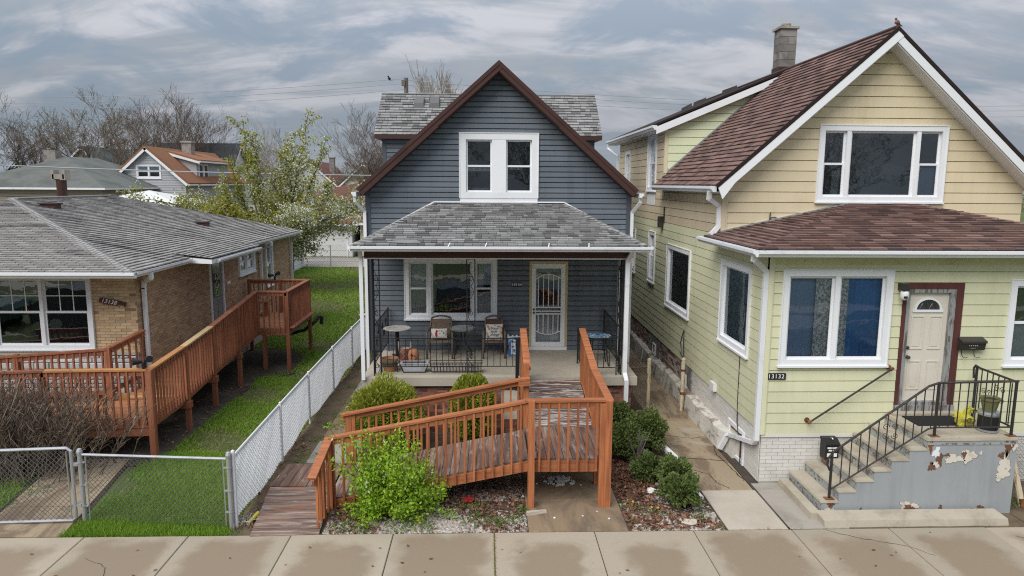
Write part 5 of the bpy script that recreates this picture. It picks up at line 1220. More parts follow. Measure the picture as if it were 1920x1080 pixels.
FL2=thing('wall_floodlight',(-7.42,20.9,2.3),'black floodlight above the far railing of bungalow deck','floodlight')
# ================================================================== bungalow ramp and deck
LR=thing('deck_ramp',(-6.35,14,0),'long redwood stained ramp and deck beside the tan brick bungalow','ramp')
pr=lambda y: .78 if y<14.25 else min(1.2,.78+(y-14.25)*(1.2-.78)/(19.3-14.25))
def post(parent,x,y,z0,z1,m,s=.095): 
    mb=MB(); mb.box(x-s/2,x+s/2,y-s/2,y+s/2,z0,z1); return obj('post',mb,m,parent)
def railrun(parent,a,b,za,zb,zda,zdb,mh,mv,n,out,step=.135,cap=None,name='baluster',below=-.12,inset=.04):
    """railing from a to b (xy); za/zb cap heights, zda/zdb deck heights; balusters on the outer face"""
    a,b=Vector((*a,0)),Vector((*b,0)); o=Vector((*out,0)); L=(b-a).length; n=n or int(L/step)
    mb=MB(); mb.beam(a+Vector((0,0,za)),b+Vector((0,0,zb)),.13,.035); obj('cap_rail',mb,cap or mh,parent)
    mb=MB(); mb.beam(a+o*.02+Vector((0,0,za-.07)),b+o*.02+Vector((0,0,zb-.07)),.035,.085); obj('top_rail',mb,mh,parent)
    for k in range(n):
        t=(k+.5)/n; p=a.lerp(b,t)+o*inset; zt=za+(zb-za)*t-.03; zb_=zda+(zdb-zda)*t+below; j=rnd.uniform(-.004,.004)
        mb=MB(); q=p+Vector((0,0,zb_)); r_=p+Vector((0,0,zt)); d=(b-a).normalized(); mb.beam(q+d*j,r_+d*j,.034,.034,tuple(o)); obj(name,mb,mv,parent)
def deckboards(parent,pts,along,w,m,th=.035,gap=.008,name='deck_board'):
    """boards over the quad pts (p00,p10,p11,p01); 'along' 0: boards run p00->p10"""
    p=[Vector(q) for q in pts]
    if along: p=[p[0],p[3],p[2],p[1]]
    L=((p[3]-p[0]).length+(p[2]-p[1]).length)/2; n=max(1,round(L/w))
    for k in range(n):
        s0,s1=(k/n),(k+1)/n; g_=gap/L/2
        a,b,c,d=p[0].lerp(p[3],s0+g_),p[1].lerp(p[2],s0+g_),p[1].lerp(p[2],s1-g_),p[0].lerp(p[3],s1-g_)
        e=(b-a).normalized(); j=rnd.uniform(-.004,.010); a=a-e*j; d=d-e*j; jb=rnd.uniform(-.004,.010); b=b+e*jb; c=c+e*jb
        dz=Vector((0,0,rnd.uniform(-.003,.003))); t=Vector((0,0,th)); mb=MB()
        q=[a-t,b-t,c-t,d-t,a+dz,b+dz,c+dz,d+dz]
        cr=(q[1]-q[0]).cross(q[3]-q[0])
        if cr.z<0: q=[q[0],q[3],q[2],q[1],q[4],q[7],q[6],q[5]]
        mb.hexa(q); obj(name,mb,m,parent)
# front deck floor (x -11..-6.4, y 13.05..14.25), boards along x
deckboards(LR,[(-11,13.06,.60),(-6.42,13.06,.78),(-6.42,14.25,.78),(-11,14.25,.60)],0,.14,'deck_floor')
deckboards(LR,[(-7.42,14.26,.785),(-6.42,14.26,.785),(-6.42,19.35,1.2),(-7.42,19.35,1.2)],0,.145,'deck_floor')
for y in (14.32,15.0):
    mb=MB(); z=pr(y)+.004; mb.box(-7.4,-6.43,y,y+.06,z,z+.018); obj('grip_strip',mb,'fresh_wood',LR)
deckboards(LR,[(-7.42,19.38,1.205),(-5.55,19.38,1.205),(-5.55,21.75,1.205),(-7.42,21.75,1.205)],0,.14,'deck_floor')
mb=MB(); mb.hexa([(-11,13.0,.44),(-6.40,13.0,.60),(-6.40,13.05,.60),(-11,13.05,.44),(-11,13.0,.62),(-6.40,13.0,.775),(-6.40,13.05,.775),(-11,13.05,.62)]); obj('rim_joist',mb,'deck_red_h',LR)
mb=MB(); mb.hexa([(-11,13.02,.27),(-6.40,13.02,.43),(-6.40,13.06,.43),(-11,13.06,.27),(-11,13.02,.43),(-6.40,13.02,.59),(-6.40,13.06,.59),(-11,13.06,.43)]); obj('skirt_board',mb,'deck_red_h',LR)
# side stringers
mb=MB(); mb.beam((-6.39,13.1,.66),(-6.39,14.25,.66),.05,.2); mb.beam((-6.39,14.25,.66),(-6.39,19.35,1.09),.05,.2); obj('rim_joist',mb,'deck_red_h',LR)
mb=MB(); mb.box(-7.42,-5.5,19.33,19.37,1.0,1.19); obj('rim_joist',mb,'deck_red_h',LR)
mb=MB(); mb.box(-5.54,-5.50,19.37,21.8,1.0,1.19); mb.box(-7.42,-5.5,21.76,21.8,1.0,1.19); obj('rim_joist',mb,'deck_red_h',LR)
mb=MB(); mb.box(-5.60,-5.36,19.36,21.82,1.195,1.225); obj('ledger_board',mb,'deck_red_h',LR)
P=[(-6.33,13.03),(-6.36,14.6),(-6.37,16.1),(-6.38,17.8),(-6.38,19.36)]
zt=[1.72,1.76+.03,1.90,2.06,2.22]
post(LR,-6.32,13.0,-.1,1.72,'deck_red',.11)
for (x,y),z in list(zip(P,zt))[1:4]: 
    post(LR,x+.03,y,-.1,z,'deck_red'); mb=MB(); mb.box(x-.12,x+.10,y-.08,y+.08,pr(y)-.34,pr(y)-.2); obj('bracket',mb,'deck_red',LR)
post(LR,-6.38,19.33,1.0,2.22,'deck_red'); post(LR,-5.54,19.37,-.1,2.22,'deck_red'); post(LR,-5.54,21.76,-.1,2.22,'deck_red'); post(LR,-6.2,19.39,-.1,1.0,'deck_red'); post(LR,-7.35,21.76,-.1,2.22,'deck_red'); post(LR,-6.4,21.76,1.1,2.2,'deck_red')
caps=[None,None,'fresh_wood',None]
for i in range(4):
    (x0,y0),(x1,y1)=P[i],P[i+1]
    if i==0:
        railrun(LR,(x0,y0),(x1,y1),zt[0],zt[1],.78,pr(y1),'deck_red_h','deck_red',0,(1,0),.13,cap='honey_wood',below=-.14)
    else: railrun(LR,(x0,y0),(x1,y1),zt[i],zt[i+1],pr(y0),pr(y1),'deck_red_h','deck_red',0,(1,0),.13,cap='fresh_wood' if i==1 else None,below=-.14)
railrun(LR,(-8.25,13.02),(-6.36,13.02),1.70,1.72,.70,.78,'deck_red_h','deck_red',0,(0,-1),.135,cap='honey_wood',below=-.10)
railrun(LR,(-11,13.02),(-8.25,13.02),1.60,1.70,.60,.70,'deck_red_h','deck_red',0,(0,-1),.135,below=-.10)
post(LR,-8.3,13.03,.3,1.70,'deck_red'); post(LR,-9.9,13.03,.3,1.66,'deck_red')
railrun(LR,(-6.38,19.36),(-5.54,19.36),2.22,2.22,1.2,1.2,'deck_red_h','deck_red',6,(0,-1),.13,below=-.1)
railrun(LR,(-5.54,19.36),(-5.54,21.76),2.22,2.22,1.2,1.2,'deck_red_h','deck_red',19,(1,0),.13,below=-.1)
railrun(LR,(-7.4,21.76),(-5.54,21.76),2.22,2.22,1.2,1.2,'deck_red_h','deck_red',14,(0,-1),.13,below=.03)
# inner railing by the house front
railrun(LR,(-11,14.32),(-7.78,14.32),1.56,1.80,.62,.76,'deck_red_h','deck_red',0,(0,-1),.145,below=.02)
post(LR,-7.76,14.32,.3,1.84,'deck_red',.11); post(LR,-9.6,14.32,.3,1.70,'deck_red',.10)
railrun(LR,(-7.72,14.36),(-7.34,15.0),1.84,2.06,.78,.86,'deck_red_h','deck_red',5,(.86,-.5),.13,below=-.02)
mb=MB(); mb.beam((-11,14.29,.78),(-7.8,14.29,.9),.035,.085); mb.beam((-7.72,14.36,.92),(-7.36,14.98,1.12),.035,.085); obj('bottom_rail',mb,'deck_red_h',LR)
mb=MB(); mb.box(-11,-7.0,14.36,14.40,.35,.85); obj('plank_screen',mb,'honey_wood',LR)
BN=MB(); BN.box(-7.3,-6.6,21.0,21.45,1.62,1.67); BN.box(-7.25,-7.15,21.05,21.4,1.21,1.62); BN.box(-6.75,-6.65,21.05,21.4,1.21,1.62); o=obj('bench',BN,'deck_red_h'); setp(o,'small brown wooden bench on the bungalow deck landing','bench')
# floodlights
def flood(x,y,z,label,nm='floodlight'):
    t=thing(nm,(x,y,z),label,'floodlight')
    mb=MB(); mb.tube([(x,y,z),(x,y,z+.10)],.035,8); obj('base',mb,'black_plastic',t)
    for s in (-1,1):
        mb=MB(); mb.tube([(x+s*.02,y,z+.12),(x+s*.08,y-.03,z+.16)],.025,8); mb.tube([(x+s*.05,y-.01,z+.15+.02*s),(x+s*.16,y-.09,z+.17+.03*s)],[.04,.065],10); obj('lamp_head',mb,'black_plastic',t)
    return t
flood(-6.42,13.02,1.745,'black twin head floodlight on the front corner rail of bungalow ramp')
bpy.data.objects.remove(FL2); flood(-6.55,21.70,2.245,'black floodlight on the far rail of the raised deck landing')
DP=MB(); pts=[(-6.9,21.9,.62),(-6.2,21.9,.5),(-5.75,21.9,.62),(-5.45,22.0,.85),(-5.33,22.1,1.02),(-5.30,22.3,.95),(-5.34,22.4,.7)]
fine=[]
for a,b in zip(pts,pts[1:]):
    for t in range(8): fine.append(Vector(a).lerp(Vector(b),t/8))
DP.tube(fine,[.065 if k%2 else .055 for k in range(len(fine))],8); o=obj('drain_hose',DP,'dark_box',smooth=False); setp(o,'black corrugated drain pipe curving below the raised deck','drain pipe')
# ================================================================== blue house ramp
BR=thing('wooden_ramp',(.7,11.5,0),'orange stained wheelchair ramp with worn boards before the blue house','ramp')
# ground boards at the pavement
deckboards(BR,[(-3.50,9.85,.045),(-2.50,9.88,.045),(-2.60,11.38,.12),(-3.66,11.38,.12)],0,.155,'worn_board_x')
deckboards(BR,[(-3.68,11.40,.13),(-2.60,11.40,.13),(-2.62,12.30,.14),(-3.62,12.30,.14)],1,.15,'worn_board_y')
deckboards(BR,[(-3.60,12.32,.12),(-2.62,12.32,.12),(-2.62,12.62,.03),(-3.58,12.62,.03)],0,.15,'worn_board_x')
YF,YB_=10.86,12.22
zl=lambda x: .13+(x+2.6)*(.80-.13)/(.66+2.6)
deckboards(BR,[(-2.58,YF,zl(-2.58)),(.66,YF,.80),(.66,YB_,.80),(-2.58,YB_,zl(-2.58))],1,.142,'worn_board_y')
deckboards(BR,[(.68,YF,.80),(1.94,YF,.80),(1.94,12.35,.80),(.68,12.35,.80)],1,.142,'worn_board_y')
deckboards(BR,[(.72,12.37,.81),(1.92,12.37,.81),(1.92,14.24,1.15),(.72,14.24,1.15)],0,.14,'worn_tread')
# joists
mb=MB(); mb.hexa([(-2.55,YF-.045,-.02),(.66,YF-.045,.60),(.66,YF,.60),(-2.55,YF,-.02),(-2.55,YF-.045,.115),(.66,YF-.045,.765),(.66,YF,.765),(-2.55,YF,.115)]); obj('rim_joist',mb,'deck_orange_h',BR)
mb=MB(); mb.box(.66,1.95,YF-.045,YF,.585,.765); obj('rim_joist',mb,'deck_orange_h',BR)
mb=MB(); mb.hexa([(-2.55,YB_,-.02),(.66,YB_,.60),(.66,YB_+.04,.60),(-2.55,YB_+.04,-.02),(-2.55,YB_,.115),(.66,YB_,.765),(.66,YB_+.04,.765),(-2.55,YB_+.04,.115)]); obj('rim_joist',mb,'deck_orange_h',BR)
mb=MB(); mb.box(1.945,1.985,YF,12.37,.585,.765); mb.beam((1.965,12.37,.70),(1.965,14.22,1.03),.04,.19); obj('rim_joist',mb,'deck_orange_h',BR)
mb=MB(); mb.beam((.69,12.37,.70),(.69,14.22,1.03),.04,.19); obj('rim_joist',mb,'deck_orange_h',BR)
mb=MB(); mb.box(.68,1.94,11.6,11.64,.58,.76); mb.box(.68,1.94,12.3,12.34,.58,.76); obj('joist',mb,'deck_orange_h',BR)
# posts
post(BR,.70,YF-.10,-.02,1.80,'deck_orange',.105); post(BR,1.935,YF-.10,-.02,1.80,'deck_orange',.105); post(BR,1.84,YF-.08,-.02,1.74,'deck_orange',.09)
post(BR,.70,12.36,-.02,2.0,'deck_orange',.10); post(BR,1.96,12.36,-.02,1.84,'deck_orange',.10); post(BR,1.9,11.66,-.02,.6,'deck_orange',.09)
post(BR,-2.56,10.40,-.02,.84,'deck_orange',.09); post(BR,-2.50,YB_+.08,-.02,1.12,'deck_orange',.10); post(BR,-2.42,YB_+.08,-.02,1.10,'deck_orange',.08); post(BR,-2.52,YF-.05,0,1.18,'deck_orange',.09)
post(BR,-1.2,YF-.03,-.02,.4,'deck_orange',.09); post(BR,.75,14.18,.9,2.24,'deck_orange',.09); post(BR,1.97,14.18,.9,2.22,'deck_orange',.09)
# railings
railrun(BR,(-2.52,YF-.04),(.60,YF-.04),1.18,1.77,zl(-2.52),.79,'deck_orange_h','deck_orange',21,(0,-1),below=-.17)
railrun(BR,(.60,YF-.04),(1.98,YF-.04),1.78,1.79,.8,.8,'deck_orange_h','deck_orange',9,(0,-1),below=-.19)
railrun(BR,(-2.60,9.98),(-2.52,YF-.04),.86,1.18,.05,.12,'deck_orange_h','deck_orange',5,(1,0),below=-.05)
railrun(BR,(-2.62,YB_+.06),(.62,YB_+.06),1.07,1.72,zl(-2.6),.79,'deck_orange_h','deck_orange',24,(0,1),below=-.12)
mb=MB(); mb.beam((.62,YB_+.06,1.72),(.76,YB_+.06,1.73),.13,.035); mb.beam((.55,YB_+.02,1.65),(.76,YB_+.02,1.66),.035,.10); obj('cap_rail',mb,'deck_orange_h',BR)
railrun(BR,(1.95,YF-.08),(1.94,12.36),1.78,1.86,.8,.8,'deck_orange_h','deck_orange',10,(1,0),below=-.15)
railrun(BR,(1.94,12.36),(1.95,14.2),1.86,2.24,.8,1.14,'deck_orange_h','deck_orange',14,(1,0),below=-.15)
railrun(BR,(.72,12.36),(.73,14.2),1.88,2.24,.8,1.14,'deck_orange_h','deck_orange',14,(-1,0),below=-.15)
mb=MB(); mb.box(.66,.70,12.4,14.2,1.3,1.6) if False else mb.beam((.60,14.0,1.0),(.60,14.0,2.1),.06,.06); obj('iron_post',mb,'black_iron',BR)
# ================================================================== fences
def chain_mesh(parent,a,b,z0,z1,cell,r,m,wave=None):
    """chain link: two families of diagonal wires, clipped to the panel; returns one part"""
    a,b=Vector((*a,0)),Vector((*b,0)); L=(b-a).length; d=(b-a)/L; H=z1-z0; mb=MB(); n=int((L+H)/cell); nrm=Vector((-d.y,d.x,0))
    for fam in (1,-1):
        for k in range(n+1):
            s=k*cell; 
            s0=s if fam>0 else s-H
            # line from (s0, 0) going up with slope -fam...
            p0,p1=((s,0),(s-H,H)) if fam>0 else ((s-H,0),(s,H))
            (x0,y0),(x1,y1)=p0,p1
            # clip to 0..L
            def cut(x0,y0,x1,y1,X): t=(X-x0)/(x1-x0); return X,y0+(y1-y0)*t
            if min(x0,x1)>=L or max(x0,x1)<=0: continue
            if x0<0: x0,y0=cut(x0,y0,x1,y1,0)
            if x1<0: x1,y1=cut(x0,y0,x1,y1,0)
            if x0>L: x0,y0=cut(x0,y0,x1,y1,L)
            if x1>L: x1,y1=cut(x0,y0,x1,y1,L)
            if abs(y1-y0)<.01: continue
            zb=lambda x,y: z0+y+(wave(x)*(1-y/H) if wave else 0)
            mb.tube([a+d*x0+Vector((0,0,zb(x0,y0)))+nrm*(fam*r*.6),a+d*x1+Vector((0,0,zb(x1,y1)))+nrm*(fam*r*.6)],r,3,False)
    return obj('chain_link_mesh',mb,m,parent)
CF=thing('chain_link_fence',(-5,10.25,0),'low galvanised chain link fence panel in front of the grass','fence')
A,B=(-6.18,10.40),(-3.86,10.14)
for (x,y),z in ((A,1.17),(B,1.20)):
    mb=MB(); mb.tube([(x,y,-.1),(x,y,z-.05)],.035,10); mb.lathe([(.042,-.06),(.044,-.02),(.03,.02),(0,.035)],(x,y,z),10); obj('post',mb,'galv',CF)
    mb=MB()
    for zz in (.28,.62,.98): mb.tube([(x,y,zz-.012),(x,y,zz+.012)],.041,10); mb.box(x+.03 if x<-5 else x-.075,x+.075 if x<-5 else x-.03,y-.02,y+.005,zz-.012,zz+.012)
    obj('clamp',mb,'galv',CF)
mb=MB(); mb.tube([(A[0]+.03,A[1],1.10),(B[0]-.03,B[1],1.12)],.021,8); obj('top_rail',mb,'galv',CF)
mb=MB(); mb.tube([(A[0]+.08,A[1],.06),(A[0]+.08,A[1],1.1)],.010,6); mb.tube([(B[0]-.08,B[1],.06),(B[0]-.08,B[1],1.1)],.010,6); obj('tension_bar',mb,'galv',CF)
chain_mesh(CF,(A[0]+.08,A[1]),(B[0]-.08,B[1]),.05,1.11,.082,.0042,'galv_wire')
CG=thing('chain_link_gate',(-7,10.38,0),'galvanised chain link gate with rounded frame at bungalow walk','gate')
G0,G1=(-7.9,10.36),(-6.29,10.37)
mb=MB(); mb.tube([(G0[0],G0[1],1.17),(G1[0]-.06,G1[1],1.215),(G1[0],G1[1],1.17),(G1[0],G1[1],.10),(G1[0]-.05,G1[1],.06),(G0[0],G0[1],-.0+.03)],.024,8); mb.tube([(G0[0],G0[1],.03),(G0[0],G0[1],1.17)],.024,8); obj('gate_frame',mb,'galv',CG)
chain_mesh(CG,(G0[0]+.02,G0[1]),(G1[0]-.07,G1[1]),.06,1.17,.082,.0042,'galv_wire')
mb=MB(); mb.tube([(G1[0]-.07,G1[1],.08),(G1[0]-.07,G1[1],1.16)],.009,6); obj('tension_bar',mb,'galv',CG)
mb=MB()
for z in (.3,.95): mb.box(G1[0]-.01,G1[0]+.09,10.36,10.42,z-.02,z+.02)
obj('hinge',mb,'galv',CG)
# white vinyl-coated fence along the side
WF=thing('white_fence',(-3.86,16,0),'long white woven chain link fence along the narrow side path','fence')
xs_=lambda y: -3.84-.06*math.sin((y-10)*.25)
wav=lambda y: -.02+.05*math.sin(y*1.4)+.03*math.sin(y*3.1)
ys=[10.2,12.75,14.9,17.3,19.7,22.2,25.0]
for k,y in enumerate(ys):
    mb=MB(); mb.tube([(xs_(y)+.03,y,-.05),(xs_(y)+.03,y,1.14 if k else 1.2)],.024 if k else .033,8); mb.lathe([(.03,0),(.028,.02),(0,.04)],(xs_(y)+.03,y,1.14 if k else 1.2),8); obj('post',mb,'white_wire',WF)
for y0,y1 in zip(ys,ys[1:]):
    mb=MB(); mb.tube([(xs_(y0),y0,1.10),(xs_(y1),y1,1.10)],.022,6); obj('top_rail',mb,'white_wire',WF)
    a,b=(xs_(y0),y0),(xs_(y1),y1); 
    chain_mesh(WF,a,b,.10,1.10,.080 if y0<17 else .095,.0088 if y0<17 else .0100,'white_wire',wave=lambda s,y0=y0: -.04+wav(y0+s))
# yard fence at the alley
AF=thing('yard_fence',(-8,43,0),'thin galvanised wire fence along the back alley','fence')
for x in (-12.5,-9.6,-6.7,-3.8):
    mb=MB(); mb.tube([(x,43.2,0),(x,43.2,1.45)],.035,6); obj('post',mb,'galv',AF)
mb=MB(); mb.tube([(-13,43.2,1.42),(-2,43.2,1.42)],.025,6); obj('top_rail',mb,'galv',AF)
mb=MB(); mb.tube([(-13,43.2,.1),(-2,43.2,.1)],.012,4); obj('bottom_wire',mb,'galv',AF)
chain_mesh(AF,(-13,43.2),(-2,43.2),.1,1.42,.16,.004,'galv_wire')
# gangway gate
GG=thing('gangway_gate',(3.4,15.9,0),'short rusty chain link fence piece beside the brick porch','fence')
mb=MB(); mb.tube([(3.74,15.75,-.05),(3.74,15.75,1.18)],.045,10); mb.lathe([(.05,0),(.045,.03),(0,.06)],(3.74,15.75,1.18),10); obj('post',mb,'cream_post',GG)
mb=MB(); mb.tube([(3.18,15.8,.98),(3.70,15.76,1.02)],.016,6); mb.tube([(3.20,15.8,.02),(3.20,15.8,1.0)],.018,6); obj('frame',mb,'rusty_wire',GG)
chain_mesh(GG,(3.2,15.8),(3.72,15.76),.03,1.12,.075,.005,'rusty_wire')
GP=thing('gate_post',(4.52,15.9,0),'cream painted iron gate post standing against the white foundation','post')
mb=MB(); mb.tube([(4.50,15.62,-.05),(4.50,15.62,1.22)],.045,10); mb.lathe([(.052,0),(.045,.03),(0,.06)],(4.50,15.62,1.22),10); obj('shaft',mb,'cream_post',GP)
mb=MB(); mb.tube([(4.50,15.62,.40),(4.50,15.62,.46)],.052,10); mb.tube([(4.50,15.62,.95),(4.50,15.62,1.0)],.052,10); obj('clamp',mb,'rust',GP)
YP=thing('leaning_post',(8.75,10.65,0),'cream yellow steel post leaning beside the grey stoop','post')
mb=MB(); mb.tube([(8.78,10.6,-.05),(8.68,11.0,1.12)],.05,10); mb.lathe([(.055,0),(.05,.03),(0,.05)],(8.68,11.0,1.12),8); obj('shaft',mb,'cream_post',YP)
mb=MB(); mb.tube([(8.785,10.58,.0),(8.775,10.62,.14)],.06,10); obj('collar',mb,'rust',YP)
RW=MB(); RW.tube([(8.4+.0,11.3,.95),(10,11.3,.98)],.015,5); 
RF=thing('side_fence',(9.3,11.3,0),'piece of chain link fence behind the leaning cream post','fence')
obj('top_rail',RW,'galv',RF); chain_mesh(RF,(8.75,11.3),(10,11.3),.1,.96,.07,.003,'galv_wire')
# porch railings
def iron_rail(label,a,b,z0,zt,zb,n,post_a=True,post_b=True):
    t=thing('porch_railing',((a[0]+b[0])/2,(a[1]+b[1])/2,z0),label,'railing')
    a,b=Vector((*a,0)),Vector((*b,0))
    for z,nm,w in ((zt,'top_rail',.030),(zb,'bottom_rail',.020)):
        mb=MB(); mb.beam(a+Vector((0,0,z)),b+Vector((0,0,z)),w,.014); obj(nm,mb,'black_iron',t)
    for k in range(1,n):
        p=a.lerp(b,k/n); mb=MB(); mb.beam(p+Vector((0,0,zb)),p+Vector((0,0,zt)),.013,.013,(0,-1,0)); obj('baluster',mb,'black_iron',t)
    for ok,p in ((post_a,a),(post_b,b)):
        if ok: mb=MB(); mb.beam(p+Vector((0,0,z0)),p+Vector((0,0,zt+.03)),.026,.026,(0,-1,0)); obj('post',mb,'black_iron',t)
    return t
iron_rail('black iron front railing between porch columns before the chairs',(-2.22,14.40),(-.43,14.40),1.2,2.0,1.40,14)
iron_rail('short black iron railing between middle column and orange ramp',(-.265,14.40),(.66,14.40),1.2,2.0,1.40,7,False,True)
t=iron_rail('black iron railing along the left end of the blue porch',(-2.37,14.62),(-2.37,16.6),1.2,2.25,1.45,14,False,True)
mb=MB()
for k in range(7):
    for s in (-1,1): mb.tube(scroll((-2.37,14.85+.26*k,1.62+.2*(k%2)+.2),.09,(0,1,0),(0,0,s),1.3,s),.006,4)
obj('scrollwork',mb,'black_iron',t)
iron_rail('short black iron railing in front of the mosaic stool',(2.08,14.42),(2.70,14.42),1.2,2.0,1.36,5,True,False)
iron_rail('black iron railing beside the ramp end on the right of the door',(2.02,14.44),(2.02,15.4),1.2,2.0,1.36,7,False,True)
iron_rail('black iron railing along the right end of the blue porch',(2.80,14.68),(2.80,16.6),1.2,2.2,1.45,14,False,True)
# ================================================================== porch furniture
fz=1.2
def ptable(x,y,r,h,label,topm,style):
    t=thing('side_table',(x,y,fz),label,'table')
    mb=MB(); mb.lathe([(0,h-.03),(r-.01,h-.03),(r,h-.02),(r,h-.005),(r-.008,h),(0,h)],(x,y,fz),32); obj('tabletop',mb,topm,t)
    if style=='pedestal':
        mb=MB(); mb.lathe([(.045,.03),(.045,h-.03)],(x,y,fz),12); obj('pedestal',mb,'black_iron',t)
        mb=MB()
        for k in range(4):
            a=k*math.pi/2+.5; mb.beam((x,y,fz+.045),(x+.28*math.cos(a),y+.28*math.sin(a),fz+.02),.05,.03)
        obj('foot',mb,'black_iron',t)
    else:
        mb=MB(); mb.tube([(x+r*math.cos(k/32*6.2832),y+r*math.sin(k/32*6.2832),fz+h-.03) for k in range(33)],.014,6); obj('rim',mb,'chair_metal',t)
        for k in range(4):
            a=k*math.pi/2+.78; c,s=math.cos(a),math.sin(a)
            mb=MB(); mb.tube([(x+c*q,y+s*q,fz+z) for q,z in ((.10,h-.04),(.06,h-.12),(.05,h*.55),(.08,h*.42),(.20,h*.28),(.27,h*.12),(.27,.0))],.013,6); obj('leg',mb,'black_iron',t)
    return t
ptable(-2.08,15.95,.31,.71,'round marble topped pedestal table at the left end of porch','marble','pedestal')
ptable(-.57,16.02,.30,.70,'round glass topped bistro table between the two porch chairs','table_glass','bistro')
CHAIRS=[]
def chair(x,y,w,label,seatm,rz=0,wide=True):
    t=thing('patio_chair',(x,y,fz),label,'chair',None,rz,False); h=.88
    def B(nm,pts,r,m): mb=MB(); mb.tube(pts,r,8); return obj(nm,mb,m,t,smooth=True)
    hw=w/2
    mb=MB(); mb.hexa([(-hw+.05,-.26,.38),(hw-.05,-.26,.38),(hw-.05,.2,.34),(-hw+.05,.2,.34),(-hw+.05,-.26,.41),(hw-.05,-.26,.41),(hw-.05,.2,.37),(-hw+.05,.2,.37)]); obj('seat',mb,seatm,t)
    mb=MB(); n=8; bw=hw-.07
    for k in range(n):
        z0,z1=.40+.42*k/n,.40+.42*(k+1)/n; y0,y1=.20+.12*k/n,.20+.12*(k+1)/n
        mb.hexa([(-bw,y0,z0),(bw,y0,z0),(bw,y0+.02,z0),(-bw,y0+.02,z0),(-bw,y1,z1),(bw,y1,z1),(bw,y1+.02,z1),(-bw,y1+.02,z1)])
    obj('backrest',mb,seatm,t)
    for s in (-1,1):
        B('leg',[(s*hw,-.28,.0),(s*hw,-.27,.56),(s*hw,-.25,.60),(s*(hw-.0),.0,.615),(s*(hw-.02),.18,.60),(s*(hw-.03),.25,.62)],.022,'chair_metal')
        B('leg',[(s*(hw-.02),.34,.0),(s*(hw-.03),.22,.40),(s*(hw-.045),.30,.72),(s*(hw-.07),.34,h-.03)],.022,'chair_metal')
        B('seat_rail',[(s*(hw-.03),-.26,.38),(s*(hw-.03),.22,.36)],.016,'chair_metal')
    B('back_frame',[(-(hw-.07)+2*(hw-.07)*k/10,.345,h-.03+.045*math.sin(math.pi*k/10)) for k in range(11)],.022,'chair_metal')
    B('stretcher',[(-hw+.03,-.25,.375),(hw-.03,-.25,.375)],.014,'chair_metal')
    return t
chair(-1.10,16.12,.58,'wide wicker patio chair with red bird pillow under the window','wicker')
chair(.15,16.12,.50,'brown wicker patio chair with an orange flowered pillow near the door','wicker_brown')
def pillow(x,y,z,w,h,label,rx):
    t=thing('pillow',(x,y,z),label,'pillow',None,0,False); t.rotation_euler=(rx,0,0)
    mb=MB(); n=8
    for s in (-1,1):
        o=len(mb.v)
        for i in range(n+1):
            for j in range(n+1):
                a,b=2*i/n-1,2*j/n-1; d=.06*((1-a*a)*(1-b*b))**.5; k=1-.06*(1-abs(a)**3)*abs(b)**2
                mb.v.append((a*w/2*(1-.05*(1-b*b)),-s*d,b*h/2*(1-.07*(1-a*a))))
        for i in range(n):
            for j in range(n): q=o+i*(n+1)+j; mb.f.append((q,q+n+1,q+n+2,q+1) if s>0 else (q,q+1,q+n+2,q+n+1))
    obj('cover',mb,'pillow_cloth',t,smooth=True); return t
def pm(t,cx_,cz,r1,r2,m,seed=1):
    mb=MB(); n=10; rr=random.Random(seed); mb.prism([(cx_+r1*math.cos(k/n*6.283)*rr.uniform(.7,1.2),-.064,cz+r2*math.sin(k/n*6.283)*rr.uniform(.7,1.2)) for k in range(n)],(0,.012,0)); obj('print',mb,m,t)
p1=pillow(-1.13,16.10,1.735,.38,.25,'white rectangular pillow with a red bird on the wide chair',R(-14))
pm(p1,-.06,.0,.028,.075,'print_red'); pm(p1,-.05,.06,.02,.028,'print_red',2); pm(p1,.0,.07,.018,.012,'print_yellow',3); pm(p1,.06,.065,.03,.010,'print_green',4); pm(p1,.02,.01,.02,.006,'print_ink',5); pm(p1,.10,.02,.01,.02,'print_green',7)
p2=pillow(.15,16.10,1.775,.40,.38,'white square pillow with flowers and script lettering on brown chair',R(-14))
for i,(a,b,r1,r2,m) in enumerate(((.16,.0,.022,.04,'print_orange'),(-.15,.13,.03,.03,'print_orange'),(-.16,-.03,.018,.03,'print_yellow'),(.02,.16,.02,.012,'print_yellow'),(.10,.13,.03,.015,'print_green'),(-.12,.07,.015,.025,'print_green'),(-.14,-.10,.02,.02,'print_green'),(.15,-.13,.02,.02,'print_green'),(.16,.10,.015,.03,'print_orange'))): pm(p2,a,b,r1,r2,m,i+10)
for s,z,x in (('Enjoy',.085,.0),('little',.01,-.015),('things',-.06,.01)):
    o=text('script',s,.085,(x,-.066,z),(R(90),0,0),'print_ink',p2,.001,shear=.3)
